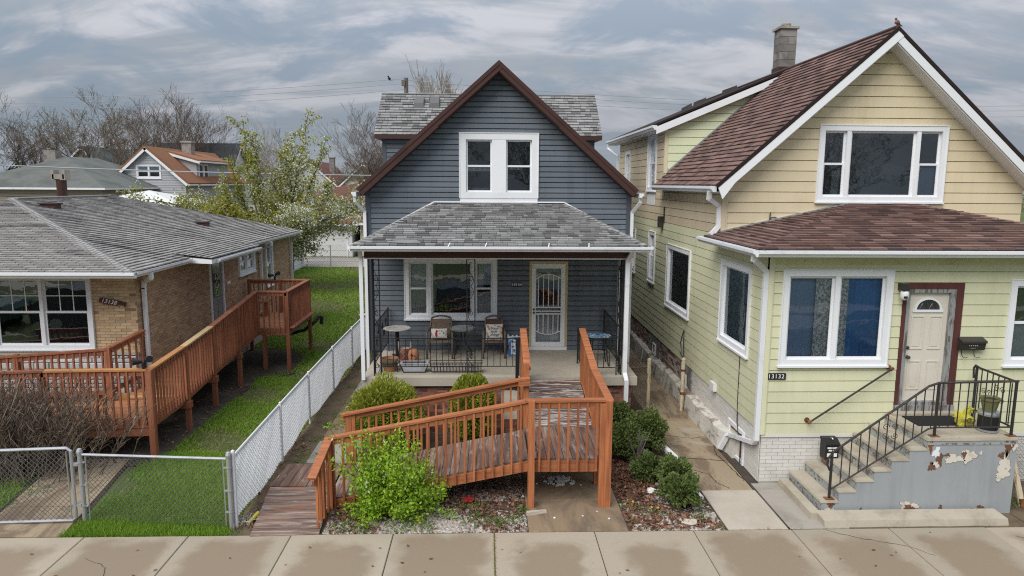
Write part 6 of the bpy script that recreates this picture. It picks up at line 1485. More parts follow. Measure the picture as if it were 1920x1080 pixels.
# stool with mosaic top
SL=thing('bar_stool',(2.48,15.35,fz),'black iron bar stool with blue mosaic round seat','stool')
x,y=2.48,15.35
mb=MB()
for i in range(7):
    for j in range(18 if i else 1):
        a0,a1=j/18*6.283,(j+.92)/18*6.283; r0,r1=i*.041,(i+.92)*.041
        if i==0: mb.lathe([(0,0),(.038,0),(.038,.006),(0,.006)],(x,y,fz+.645),10); continue
        mb.hexa([(x+r*math.cos(a),y+r*math.sin(a),fz+z) for z in (.645,.652) for r,a in ((r0,a0),(r1,a0),(r1,a1),(r0,a1))])
obj('mosaic',mb,'mosaic',SL)
mb=MB(); mb.lathe([(0,.61),(.285,.61),(.295,.63),(.285,.645),(0,.645)],(x,y,fz),30); obj('seat',mb,'black_iron',SL)
for k in range(4):
    a=k*math.pi/2+.78; mb=MB(); mb.tube([(x+.2*math.cos(a),y+.2*math.sin(a),fz+.61),(x+.23*math.cos(a),y+.23*math.sin(a),fz+.3),(x+.29*math.cos(a),y+.29*math.sin(a),fz)],.014,6); obj('leg',mb,'black_iron',SL)
mb=MB(); mb.tube([(x+.225*math.cos(k/24*6.283),y+.225*math.sin(k/24*6.283),fz+.28) for k in range(25)],.010,5)
mb.tube([(x-.2+.4*k/10,y-.2,fz+.40+.12*math.sin(math.pi*k/10)) for k in range(11)],.009,5); obj('stretcher',mb,'black_iron',SL)
# pots
FP2=thing('terracotta_pot',(-2.10,14.82,fz),'large weathered terracotta pot in the left porch corner','pot')
mb=MB(); mb.lathe([(.0,0),(.13,0),(.17,.22),(.185,.22),(.19,.285),(.17,.285),(.155,.23),(0,.22)],(-2.10,14.82,fz),22); obj('pot',mb,'terracotta',FP2)
mb=MB(); mb.lathe([(0,.232),(.15,.228)],(-2.10,14.82,fz),16,False); obj('soil',mb,'soil',FP2)
mb=MB(); mb.tube([(-2.10+.20*math.cos(k/20*6.283),14.82+.20*math.sin(k/20*6.283),fz+.19) for k in range(21)],.012,5); mb.tube([(-2.25,14.70,fz),(-2.25,14.70,fz+.2)],.01,5); mb.tube([(-1.93,14.72,fz),(-1.93,14.72,fz+.2)],.01,5); obj('pot_stand',mb,'black_iron',FP2)
BS=thing('brick_planter',(-1.87,15.6,fz),'red brown brick patterned planter with two wooden handles','planter')
mb=MB(); 
for k in range(7):
    z0=.01+.045*k; r=.12+.004*k
    for j in range(12): a0,a1=(j+.5*(k%2))/12*6.283,(j+.5*(k%2)+.93)/12*6.283; mb.hexa([(-1.87+q*math.cos(a),15.6+q*math.sin(a),fz+z) for z in (z0,z0+.04) for q,a in ((r-.02,a0),(r,a0),(r,a1),(r-.02,a1))])
obj('brick_wall',mb,'red_brick',BS)
mb=MB(); mb.lathe([(0,.0),(.11,0),(.125,.31),(0,.29)],(-1.87,15.6,fz),14); obj('lining',mb,'red_mortar',BS)
for s in (-1,1):
    mb=MB(); mb.beam((-1.87+s*.13,15.6,fz+.26),(-1.87+s*.135,15.6,fz+.46),.028,.035); obj('handle',mb,'cushion',BS)
OW=thing('clay_lantern',(-1.66,15.45,fz),'round terracotta lantern jar with sun shaped cut outs','lantern')
mb=MB(); mb.lathe([(0,0),(.08,0),(.115,.08),(.125,.18),(.11,.27),(.085,.31),(.05,.325),(0,.325)],(-1.66,15.45,fz),20); obj('jar',mb,'terracotta_clean',OW,smooth=True)
def cut(a,z,w,h):
    mb=MB(); n=10; r=.126; mb.v=[]; P=[]
    for k in range(n): t=k/n*6.283; aa=a+w*math.cos(t)/r; zz=z+h*math.sin(t); rr=r-.0+.001-.9*(zz-.18)**2; P.append((-1.66+rr*math.cos(aa),15.45+rr*math.sin(aa),fz+zz))
    mb.quad(*P); obj('cut_out',mb,'dark_hole',OW)
cut(-1.8,.21,.026,.032)
for k in range(10): t=k/10*6.283; cut(-1.42+.45*math.cos(t),.14+.06*math.sin(t),.010,.014)
GPl=thing('planter_box',(-1.56,14.72,fz),'long grey plastic planter box in a black rail bracket','planter')
x0,x1,y0,y1=-1.84,-1.28,14.62,14.84
mb=MB(); mb.hexa([(x0+.06,y0+.03,fz+.02),(x1-.06,y0+.03,fz+.02),(x1-.06,y1-.03,fz+.02),(x0+.06,y1-.03,fz+.02),(x0,y0,fz+.20),(x1,y0,fz+.20),(x1,y1,fz+.20),(x0,y1,fz+.20)]); obj('box',mb,'grey_planter',GPl)
mb=MB(); mb.box(x0-.01,x1+.01,y0-.01,y0+.025,fz+.195,fz+.215); mb.box(x0-.01,x1+.01,y1-.025,y1+.01,fz+.195,fz+.215); mb.box(x0-.01,x0+.025,y0+.025,y1-.025,fz+.195,fz+.215); mb.box(x1-.025,x1+.01,y0+.025,y1-.025,fz+.195,fz+.215); obj('lip',mb,'grey_planter',GPl)
mb=MB(); mb.quad((x0+.02,y0+.02,fz+.203),(x1-.02,y0+.02,fz+.203),(x1-.02,y1-.02,fz+.203),(x0+.02,y1-.02,fz+.203)); obj('soil',mb,'soil',GPl)
mb=MB()
for s,xa,xb in ((-1,x0-.015,x0+.05),(1,x1+.015,x1-.05)): mb.tube([(xa,y0-.01,fz+.19),(xb,y0+.015,fz+.012)],.011,5)
mb.tube([(x0+.05,y0+.01,fz+.012),(x1-.05,y0+.01,fz+.012)],.013,5); obj('bracket',mb,'black_iron',GPl)
WT=thing('wire_trough',(-.68,14.66,fz),'long black wire trough basket with dry liner behind railing','planter')
x0,x1,y0,y1=-1.24,-.10,14.56,14.76
mb=MB()
for z,i in ((.235,0),(.16,.02),(.04,.05)): mb.tube([(x0+i,y0+i*.5,fz+z),(x1-i,y0+i*.5,fz+z),(x1-i,y1-i*.5,fz+z),(x0+i,y1-i*.5,fz+z),(x0+i,y0+i*.5,fz+z)],.008,4)
for k in range(17): x=x0+.04+(x1-x0-.08)*k/16; mb.tube([(x,y0,fz+.235),(x,y0+.01,fz+.16),(x,y0+.03,fz+.03)],.006,4)
obj('basket',mb,'black_iron',WT)
mb=MB(); mb.hexa([(x0+.06,y0+.04,fz+.01),(x1-.06,y0+.04,fz+.01),(x1-.06,y1-.03,fz+.01),(x0+.06,y1-.03,fz+.01),(x0+.03,y0+.02,fz+.15),(x1-.03,y0+.02,fz+.15),(x1-.03,y1-.02,fz+.15),(x0+.03,y1-.02,fz+.15)]); obj('liner',mb,'cushion',WT)
SB=thing('salt_bag',(.62,16.15,fz),'blue and white plastic sack standing beside the orange ramp rail','bag')
mb=MB(); n=9
for i in range(n+1):
    z=.44*i/n; wv=.155*(1-.12*(i/n)**2)+.012*math.sin(i*2.1); dp=.085*(1-(i/n)**3)+.012
    for j in range(12): t=j/12*6.283; mb.v.append((.62+wv*(abs(math.cos(t))**.6)*(1 if math.cos(t)>0 else -1),16.15+dp*math.sin(t)+.012*math.sin(3*t+i),fz+z))
for i in range(n):
    for j in range(12): mb.f.append((i*12+j,i*12+(j+1)%12,(i+1)*12+(j+1)%12,(i+1)*12+j))
obj('sack',mb,'bag_blue',SB,smooth=True)
mb=MB(); n=12
for k in range(n): 
    xa,xb=.62-.155+.31*k/n,.62-.155+.31*(k+1)/n; za,zb=.475+.022*math.sin(k*1.7)+(.05 if k==0 else 0),.475+.022*math.sin((k+1)*1.7)
    mb.hexa([(xa,16.14,fz+.42),(xb,16.14,fz+.42),(xb,16.165,fz+.42),(xa,16.165,fz+.42),(xa,16.13,fz+za),(xb,16.13,fz+zb),(xb,16.16,fz+zb),(xa,16.16,fz+za)])
obj('top_fold',mb,'bag_white',SB)
mb=MB(); mb.box(.55,.69,16.052,16.062,fz+.05,fz+.33); mb.box(.60,.68,16.052,16.06,fz+.36,fz+.39); obj('print_panel',mb,'bag_white',SB)
mb=MB(); mb.box(.56,.62,16.048,16.053,fz+.22,fz+.25); mb.box(.64,.68,16.048,16.053,fz+.24,fz+.32); obj('print_panel',mb,'bag_blue',SB)
# ================================================================== far houses
def gable_house(loc,w,d,wall_h,ridge_h,label,wm,rm,name='far_house',rz=0,front_win=(),side_dormer=None,chimney=None,over=.35,course=None):
    """gable faces the camera (-y local). local coords, x centred, y from 0 back to d"""
    t=thing(name,loc,label,'house',None,rz,False)
    f=Fac((0,0,0),(1,0,0),(0,0,1)); hw=w/2; sl=(ridge_h-wall_h)/hw
    poly=[(-hw,0),(hw,0),(hw,wall_h),(0,ridge_h),(-hw,wall_h)]
    mb=MB(); core(mb,f,poly,[q for q in front_win],-.15,-.0)
    mb.box(-hw,-hw+.15,.16,d,0,wall_h); mb.box(hw-.15,hw,.16,d,0,wall_h); mb.box(-hw+.15,hw-.15,d-.15,d,0,wall_h); obj('wall',mb,wm,t)
    if course:
        mb=MB(); z=.3
        while z<ridge_h-.1:
            for b0,b1,sg in bands(poly,front_win,z,min(z+course,ridge_h)):
                for s in sg: lap_board(mb,f,b0,b1,z,z+course,s,.004,.03)
            z+=course
        obj('siding_field',mb,wm,t,'stuff')
    for s in (-1,1):
        e=Vector((s*(hw+over),-over,wall_h-over*sl)); r=Vector((0,-over,ridge_h)); bk=Vector((0,d+2*over,0)); n=Vector((s*sl,0,1)).normalized()
        mb=MB(); q=[e,r,r+bk,e+bk]; mb.prism(q,n*.14); ro=obj('roof',mb,rm,t)
        mb=MB(); mb.prism([e-n*.02,r-n*.02,r-n*.22,e-n*.22],(0,-.03,0)); obj('rake_board',mb,'white_trim',t)
        mb=MB(); g=e+Vector((0,0,-.05)); mb.box(min(g.x,g.x+s*.1),max(g.x,g.x+s*.1),-over,d+over,g.z-.06,g.z+.07); obj('gutter',mb,'white_gutter',t)
    for q in front_win: window(t,f,*q,fr=.12,proud=.05,lights=((0,.5,'hung'),(.5,1,'hung')),curtain=[(0,1,.5,1,'shade_grey',.004)],depth=.6)
    if chimney:
        x,y,z0,z1,cw=chimney; mb=MB(); mb.box(x-cw,x+cw,y-cw,y+cw,z0,z1); co=obj('chimney',mb,'block',t); mb=MB(); mb.box(x-cw-.08,x+cw+.08,y-cw-.08,y+cw+.08,z1,z1+.15); obj('cap',mb,'concrete_grey',co)
    if side_dormer:
        y0,y1,zt,xo,dm=side_dormer   # shed dormer on the +x slope
        zr=ridge_h-.25; xr=.25/sl
        mb=MB(); mb.hexa([(xr,y0,zr-.1),(xo,y0,wall_h),(xo,y1,wall_h),(xr,y1,zr-.1),(xr,y0,zr),(xo,y0,zt),(xo,y1,zt),(xr,y1,zr)]); do=obj('dormer',mb,wm,t)
        mb=MB(); mb.prism([(xr-.1,y0-.3,zr+.04),(xo+.4,y0-.3,zt-.10),(xo+.4,y1+.3,zt-.10),(xr-.1,y1+.3,zr+.04)],(0,0,.14)); obj('dormer_roof',mb,rm,do)
        mb=MB(); mb.prism([(xr,y0-.32,zr+.02),(xo+.42,y0-.32,zt-.12),(xo+.42,y0-.32,zt-.32),(xr,y0-.32,zr-.2)],(0,-.03,0)); mb.box(xo+.40,xo+.5,y0-.3,y1+.3,zt-.2,zt-.06); obj('dormer_trim',mb,'white_trim',do)
        fd=Fac((xo,0,0),(0,1,0),(0,0,1))
        for a in (y0+.5,y0+1.6): 
            if a+.8<y1: window(do,fd,a,a+.8,wall_h+.25,zt-.35,fr=.09,proud=.04,lights=((0,1,'hung'),),depth=.3) if False else None
        mb=MB()
        for a in (y0+.4,y0+1.5): fd.box(mb,a,a+.9,wall_h+.2,zt-.3,0,.05)
        obj('dormer_window',mb,'white_trim',do)
        mb=MB()
        for a in (y0+.52,y0+1.62): fd.box(mb,a,a+.66,wall_h+.3,zt-.42,.05,.06)
        obj('dormer_pane',mb,'car_glass',do)
    return t
def hip_house(loc,w,d,h,rh,label,wm,rm,name='far_house',rz=0,over=.4,run=None,wins=(),chim=None):
    t=thing(name,loc,label,'house',None,rz,False); hw=w/2; run=run or hw+over
    mb=MB(); mb.box(-hw,hw,0,d,0,h); obj('wall',mb,wm,t)
    o=over; A=[(-hw-o,-o,h),(hw+o,-o,h),(hw+o,d+o,h),(-hw-o,d+o,h)]; ry0,ry1=-o+run,d+o-run; 
    if ry1<ry0: ry0=ry1=d/2
    r0,r1=(0,ry0,rh),(0,ry1,rh)
    for q in ([A[0],A[1],r0],[A[1],A[2],r1,r0],[A[2],A[3],r1],[A[3],A[0],r0,r1]): slab_roof(t,q,.12,rm)
    mb=MB(); mb.box(-hw-o-.08,hw+o+.08,-o-.08,-o,h-.16,h-.02); mb.box(hw+o,hw+o+.08,-o,d+o,h-.16,h-.02); obj('gutter',mb,'white_gutter',t)
    f=Fac((0,0,0),(1,0,0),(0,0,1))
    for q in wins: 
        mb=MB(); f.box(mb,*q,.0,.05); wo=obj('window',mb,'white_trim',t); mb=MB(); f.box(mb,q[0]+.1,q[1]-.1,q[2]+.1,q[3]-.1,.05,.06); obj('pane',mb,'car_glass',wo)
    if chim:
        x,y,z0,z1,cw=chim; mb=MB(); mb.box(x-cw,x+cw,y-cw,y+cw,z0,z1); obj('chimney',mb,'block',t)
    return t
gable_house((-28.07,60,0),6.0,14,5.30,7.98,'grey sided gable house with orange brown roof and side dormer','house_grey','orange_roof',front_win=((-.95,1.05,5.45,6.55),),side_dormer=(3.0,10.5,7.05,2.75,1),chimney=(.7,6.5,7,8.7,.42),course=.2)
hip_house((-33.0,52,0),10.6,15,4.75,7.1,'low house with a large weathered green grey hip roof','house_tan','green_roof',wins=((1.2,2.0,3.3,4.0),(3.2,4.0,3.3,4.0)),chim=(-1.6,6.2,5.5,7.6,.45))
gable_house((-27.5,80,0),8,8,5.6,9.3,'house with black roof behind the orange roofed grey house','house_white','dark_roof',rz=R(90),over=.4)
gable_house((-50,90,0),8,16,5.4,9.4,'dark green roofed house among the bare trees far left','house_tan','green_roof',front_win=((-1.2,.6,5.6,6.9),))
gable_house((-43,98,0),11,14,5.4,9.6,'big olive shingled house far behind the bare trees','house_tan','green_roof',rz=R(60))
gable_house((-58,60,0),8,13,4.5,6.6,'dark roofed brick house at the far left edge','house_brick','dark_roof')
gable_house((-23.8,96,0),8,13,4.6,8.0,'white gabled house with brown roof behind the blossom tree','house_white','brown_roof',front_win=((-1.1,.9,4.3,5.5),),chimney=(2,5,6,8.6,.35))
gable_house((-16.6,96,0),7,12,4.6,7.8,'pale house with black roof beyond the alley','house_white','dark_roof',front_win=((-1,.9,3.9,5.3),))
gable_house((-12.2,88,0),8,12,4.4,7.6,'cream gable house with grey roof far beyond the brick garage','house_cream','shingle_old',front_win=((-1.0,.9,4.2,5.5),))
gable_house((-5.5,96,0),8,12,4.6,8.0,'white gable house half hidden by the blue house roof','house_white','green_roof',front_win=((-1.0,.9,4.2,5.6),))
gable_house((-72,84,0),9,13,4.8,8.0,'low tan house beyond trees at far left','house_tan','dark_roof')
# garages along the alley
def garage(loc,w,d,h,label,wm,rm,rh,door=None,hip=True):
    t=hip_house(loc,w,d,h,rh,label,wm,rm,'garage') if hip else gable_house(loc,w,d,h,rh,label,wm,rm,'garage',over=.25)
    t['category']='garage'
    f=Fac((0,0,0),(1,0,0),(0,0,1))
    if door:
        x0,x1,z1=door; 
        mb=MB(); f.box(mb,x0-.1,x0,0,z1+.1,0,.04); f.box(mb,x1,x1+.1,0,z1+.1,0,.04); f.box(mb,x0,x1,z1,z1+.1,0,.04); do=obj('garage_door',mb,'white_trim',t)
        for k in range(5): mb=MB(); z=z1*k/5; f.box(mb,x0+.005,x1-.005,z+.012,z1*(k+1)/5-.008,.005,.03); obj('door_panel',mb,'house_white',do)
    return t
garage((-10.5,58,0),15,9,3.55,'long orange brick building with brown hip roof beyond the alley','house_brick','brown_roof',5.35)
garage((-12.6,50.2,0),6.0,6,2.35,'white alley garage with wide panelled door','house_white','brown_roof',3.5,door=(-1.4,2.6,2.1))
garage((-7.6,50.6,0),3.0,6,2.4,'cream sided shed beside the white alley garage','house_cream','brown_roof',3.4)
t=gable_house((-14.1,36.5,0),5.4,7.4,2.75,3.7,'low white sided garage behind the brick bungalow','house_white','shingle_old','garage',over=.2,course=.2); t['category']='garage'
fsd=Fac((2.7,0,0),(0,1,0),(0,0,1)); siding(t,fsd,[(0,.1),(7.4,.1),(7.4,2.72),(0,2.72)],[],.2,.1,'house_white')
mb=MB()
for y in (2.4,4.9): fsd.box(mb,y,y+.07,.1,2.7,.02,.05)
obj('downspout',mb,'dark_box',t)
t=hip_house((-21.3,43,0),5.2,5,3.9,4.65,'low pale roofed shed in front of the grey gable house','house_grey','house_white','shed',over=.3); t['category']='shed'
VP=thing('flue_pipe',(-25.8,44,0),'brown flue pipe with a pale cap above the bungalow ridge','flue pipe')
mb=MB(); mb.tube([(-25.8,44,0),(-25.8,44,5.25)],.28,12); obj('pipe',mb,'brown_trim',VP); mb=MB(); mb.box(-26.15,-25.45,43.7,44.3,5.3,5.6)
mb.box(-26.2,-26.05,43.7,44.3,5.25,5.85); mb.box(-25.55,-25.4,43.7,44.3,5.25,5.85); obj('cap',mb,'concrete_grey',VP)
# utility pole and lines
UP_=thing('utility_pole',(-5.15,46,0),'weathered wooden utility pole behind the blue house roof','utility pole')
mb=MB(); mb.tube([(-5.15,46,0),(-5.15,46,11.75)],[.17,.13],10); obj('pole',mb,'pole_wood',UP_)
mb=MB(); mb.box(-5.42,-5.2,45.8,46.0,11.25,11.6); obj('insulator',mb,'pole_wood',UP_)
def wire(pa,pb,sag,label,m,r=.014):
    pa,pb=Vector(pa),Vector(pb); pts=[]
    for k in range(21): t=k/20; p=pa.lerp(pb,t); p.z-=sag*4*t*(1-t); pts.append(p)
    mb=MB(); mb.tube(pts,r,4); o=obj('power_line',mb,m); setp(o,label,'power line','wires strung along the alley'); return o
for z,l in ((11.72,'topmost'),(11.42,'second'),(11.05,'third')):
    wire((-64,66,12.6+(z-11.4)*1.6),(-5.15,46,z),1.0,l+' thin grey power line of the upper set left of the pole','cable')
    wire((-5.15,46,z-.1),(48,44,z-1.0),.9,l+' thin grey power line of the upper set right of the pole','cable')
wire((-36,46,6.35),(-4,47.2,5.65),.15,'pale thick cable crossing before the grey gable house','cable',.035)
wire((-36,46,4.65),(-4,47,4.35),.25,'higher of the two dark cables above the bungalow roof','cable_dark',.022)
wire((-36,46,4.45),(-4,47,4.12),.30,'lower of the two dark cables above the bungalow roof','cable_dark',.028)
bird('perched_bird',(-6.25,46.4,11.62),1.3,'small black bird sitting on the wire left of the pole','bird','black_bird')
# ================================================================== trees
def bare_tree(seed,h,levels=6,spread=.62,trunk_r=.22,splits=(2,3),upb=.18,first=.22,lenk=.76,leaf=None,min_r=.012):
    """returns (trunk strands, crown strands, tip list) with base at origin"""
    r=random.Random(seed); trunk=[]; crown=[]; tips=[]
    def grow(p,d,L,rad,lv):
        n=3 if lv<2 else 2; pts=[p.copy()]; rr=[rad]; q=p.copy(); dd=d.copy()
        for k in range(n):
            dd=(dd+Vector((r.gauss(0,.10),r.gauss(0,.10),r.gauss(0,.05)+upb*.25))).normalized(); q=q+dd*(L/n); pts.append(q.copy()); rr.append(max(min_r*.6,rad*(1-.33*(k+1)/n)))
        (trunk if lv<=2 else crown).append((pts,rr))
        if lv>=levels: tips.append(q.copy()); return
        if lv>=levels-2: tips.append(q.copy())
        m=r.randint(*splits) if lv>0 else splits[1]+1
        for k in range(m):
            a=r.uniform(0,6.283); s=spread*r.uniform(.55,1.2)*(0.85 if lv==0 else 1)
            ax=Vector((math.cos(a),math.sin(a),0)); nd=(dd*math.cos(s)+(ax-dd*ax.dot(dd)).normalized()*math.sin(s)); nd.z+=upb; nd.normalize()
            st=pts[-1] if k<2 or lv==0 else pts[-2]
            grow(st.copy(),nd,L*lenk*r.uniform(.75,1.15),rr[-1]*(.82 if k==0 else .66),lv+1)
        if lv in (1,2,3):     # side shoots
            for k in range(2):
                a=r.uniform(0,6.283); nd=(dd*.6+Vector((math.cos(a),math.sin(a),.35))*.7).normalized(); grow(pts[1].copy(),nd,L*.5*r.uniform(.7,1.1),rr[1]*.45,min(levels,lv+2))
    grow(Vector((0,0,0)),Vector((0,0,1)),h*first,trunk_r,0)
    return trunk,crown,tips
def tree_mesh(seed,h,tm,cm,**kw):
    t,c,tips=bare_tree(seed,h,**kw); top=max(p.z for p in tips); s=h/top
    a=strands(t,5); b=strands(c,3)
    for mb in (a,b): mb.v=[(x*s,y*s,z*s) for x,y,z in mb.v]
    return a.mesh('trunk',tm),b.mesh('crown',cm),[p*s for p in tips]
KIND={}
for k,(seed,h,kw) in enumerate(((3,15,dict(spread=.60,upb=.11,levels=7,min_r=.019,trunk_r=.26,first=.20)),(8,15,dict(spread=.68,upb=.09,levels=7,min_r=.019,trunk_r=.28,first=.2)),(15,15,dict(spread=.58,upb=.13,levels=7,lenk=.80,min_r=.020,trunk_r=.26,first=.24)),(21,9,dict(spread=.6,upb=.2,levels=6,trunk_r=.13,min_r=.025)))):
    KIND[k]=tree_mesh(seed,h,'far_bark','far_twig',**kw)
def leafy(tips,n,sp,size,m,rng):
    T=np.array([tuple(p) for p in tips]); C=T[rng.integers(0,len(T),n)]+rng.normal(size=(n,3))*sp
    V,F=leaf_cards(C,size,.6,.0,None,rng); return npmesh('leaves',V,F,m)
BUD=[leafy(KIND[k][2],6000,.30,.12,'bud_green',npr) for k in (0,1)]
def place_tree(k,x,y,s,rz,label,bud=False,cat='tree',grp='bare trees beyond the alley'):
    t=thing('bare_tree',(x,y,0),label,cat,grp,rz,False); t.scale=(s*1.0,s*1.0,s)
    link('trunk',KIND[k][0],t); link('crown',KIND[k][1],t)
    if bud and k<2: link('young_leaves',BUD[k],t)
    return t
TR=[(0,-62,90,1.02,.3,'tall bare tree rising at the far left edge',0),(1,-53.5,88,1.06,1.9,'wide bare tree behind the green roofed house, leaning left',0),(0,-50.5,96,1.16,3.1,'pale topped tall tree behind the green roof',1),
    (1,-45.5,86,1.0,4.0,'broad round bare tree left of the grey gable',0),(2,-43.0,90,1.06,.8,'bare tree with a straight trunk left of the grey gable',0),(1,-38.8,98,.90,2.2,'hazy green budding tree just left of the grey gable roof',1),
    (2,-33.8,76,1.02,5.1,'tall dark bare tree directly behind the orange roof peak',0),(2,-31.2,79,.98,2.7,'tall dark bare tree behind the orange roof chimney',0),(1,-28.6,88,.86,1.2,'slender grey bare tree right of the orange roof chimney',0),
    (0,-26.0,92,.80,3.6,'pale bare tree above the black roof',0),(1,-15.8,92,.76,5.5,'round budding tree left of the blue house',1),(0,-13.2,94,.82,.4,'brown bare tree close left of the blue house',0),
    (2,-9.6,60,.80,2.9,'fine twigged bare tree beside the blue house dormer',0),(1,-18.4,98,.66,4.4,'low green budding tree behind the pale houses',1),(1,67,90,.86,1.0,'bare tree at the far right behind the yellow house',0),
    (1,-69,82,.8,2.0,'low yellow green tree at the far left edge',1),(0,-57,76,.62,5.0,'brown twiggy tree above the green roof chimney',1),(0,14.6,96,.62,.9,'bare tree top left of the yellow house gutter',0),(1,-4.5,-17,.72,.4,'bare street tree across the road, left one',0),(0,5,-19,.8,2.4,'bare street tree across the road, middle one',0),(1,23,-17,.75,1.4,'bare street tree across the road, right one',0)]
for k,x,y,s,rz,l,bd in TR: place_tree(k,x,y,s,rz,l,bool(bd))
# pale bare crown above the blue house roof
for sd_ in range(33,60):
    tp_=bare_tree(sd_,15.2,spread=.46,upb=.22,levels=5,splits=(3,4))[2]; hh_=max(p.z for p in tp_)
    if abs(sum(p.x for p in tp_)/len(tp_))<.05*hh_: break
a,b,tp=tree_mesh(sd_,15.2,'bark_grey','pale_twig',spread=.46,upb=.22,levels=6,splits=(3,4),min_r=.022,trunk_r=.2)
t=thing('bare_tree',(-5.2,78,0),'pale budding rounded tree crown above the blue house dormer roof','tree','bare trees beyond the alley',0,False); t.scale=(1.0,1.0,1.2); link('trunk',a,t); link('crown',b,t)
# far tree belt closing the horizon
def belt(name,x0,x1,y,h,n,m,seed):
    g=np.random.default_rng(seed); C=np.stack([g.uniform(x0,x1,n),y+g.normal(size=n)*4,h*g.random(n)**.8],1); C[:,2]*=.7+.3*np.sin(C[:,0]*.21)+.15*np.sin(C[:,0]*.77)
    V,F=leaf_cards(C,.9,.25,.6,None,g); o=link(name,npmesh(name,V,F,m),None,'stuff'); return o
belt('treeline',-170,150,150,10,9000,'far_twig',4)
belt('treeline',-170,150,120,6,4000,'bud_green',5)
# ---- flowering pear tree
PT=thing('flowering_tree',(-10.0,33.5,0),'white flowering pear tree with fresh green leaves behind the bungalow','tree')
rp=random.Random(12); tk=[]; br=[]; tips=[]; up_t=[]
base=Vector((-10.0,33.5,0))
def limb(p,d,L,rad,lv,store,n=5,gr=.0,wob=.12):
    pts=[p.copy()]; q=p.copy(); dd=d.normalized(); rr=[rad]
    for k in range(n):
        dd=(dd+Vector((rp.gauss(0,wob),rp.gauss(0,wob),rp.gauss(0,wob*.6)+gr))).normalized(); q=q+dd*L/n; pts.append(q.copy()); rr.append(max(.008,rad*(1-.75*(k+1)/n)))
    store.append((pts,rr)); return pts
tr=limb(base,Vector((.05,0,1)),2.6,.22,0,tk,5,.02,.05)
heads=[]
for k in range(17):
    a=k/17*6.283+rp.uniform(-.3,.3); el=rp.uniform(.0,.62); d=Vector((math.cos(a),math.sin(a),el)); L=rp.uniform(3.2,4.9)*(1.05 if abs(math.cos(a))>.6 else .75)
    l=limb(tr[-1 if k%2 else -2],d,L,.09,1,tk,6,.03,.16)
    for j in range(1,len(l)):
        for _ in range(3):
            a2=rp.uniform(0,6.283); d2=Vector((math.cos(a2),math.sin(a2),rp.uniform(-.35,.8))); s=limb(l[j],d2,rp.uniform(.6,1.5),.022,2,br,3,.02,.25); tips+=s[1:]
            for _ in range(2): a3=rp.uniform(0,6.283); s3=limb(s[-1],Vector((math.cos(a3),math.sin(a3),rp.uniform(-.3,.6))),rp.uniform(.3,.7),.01,3,br,2,0,.3); tips+=s3
for x,z,L in ((-2.3,3.0,3.4),(-1.3,3.4,4.6),(-.4,3.8,3.5),(.5,3.7,3.6),(1.5,3.5,5.0),(2.6,3.2,4.3),(-3.0,3.0,2.6),(.9,3.6,3.0),(3.4,2.6,3.0),(-.9,3.5,3.0)):
    s=limb(base+Vector((x*.45,rp.uniform(-1.,1.),z)),Vector((x*.16,rp.uniform(-.1,.1),1)),L,.05,1,br,9,.03,.06); up_t+=[(p,i/9) for i,p in enumerate(s)]
    for j in range(2,9):
        a2=rp.uniform(0,6.283); s2=limb(s[j],Vector((math.cos(a2),math.sin(a2),.9)),rp.uniform(.3,.8),.012,3,br,2,.1,.2); up_t+=[(p,j/9) for p in s2]
obj('trunk',strands(tk,6),'bark',PT); 
mbb=strands(br,3); obj('branch_field',mbb,'bark',PT,'stuff')
g=np.random.default_rng(5); T=np.array([tuple(p) for p in tips]); U=np.array([tuple(p) for p,_ in up_t])
lump=lambda C,k: (np.sin(C[:,0]*1.9+k)+np.sin(C[:,1]*2.3+k*2)+np.sin(C[:,2]*2.6+k*.7))
def scatter(P,n,sp): return P[g.integers(0,len(P),n)]+g.normal(size=(n,3))*sp
T=T[T[:,2]>1.6]
C=np.concatenate([scatter(T,25000,.17),scatter(U,6500,.11)]); V,F=leaf_cards(C,.115,.66,.15,None,g); link('leaves',npmesh('leaves',V,F,'pear_leaf'),PT,'stuff').matrix_parent_inverse=Matrix.Translation(PT.location).inverted()
C=np.concatenate([scatter(T,30000,.15),scatter(U,10000,.10)]); C=np.concatenate([C,scatter(T[(T[:,0]>-9.6)&(T[:,2]<4.2)],9000,.15)]); C=C[((lump(C,1.3)>.3)&(g.random(len(C))<.62))|(C[:,0]>-9.4)][:30000]; V,F=leaf_cards(C,.066,.95,.2,None,g); link('blossoms',npmesh('blossoms',V,F,'blossom'),PT,'stuff').matrix_parent_inverse=Matrix.Translation(PT.location).inverted()
# tall thin tree behind the blossoms
a,b,tp=tree_mesh(41,12.6,'bark_grey','pale_twig',spread=.5,upb=.16,levels=7,splits=(2,3),trunk_r=.16,first=.3)
t=thing('bare_tree',(-16.4,52,0),'tall thin pale tree rising above the white blossom tree','tree','bare trees beyond the alley',0,False); t.scale=(.62,.62,.83); link('trunk',a,t); link('crown',b,t)
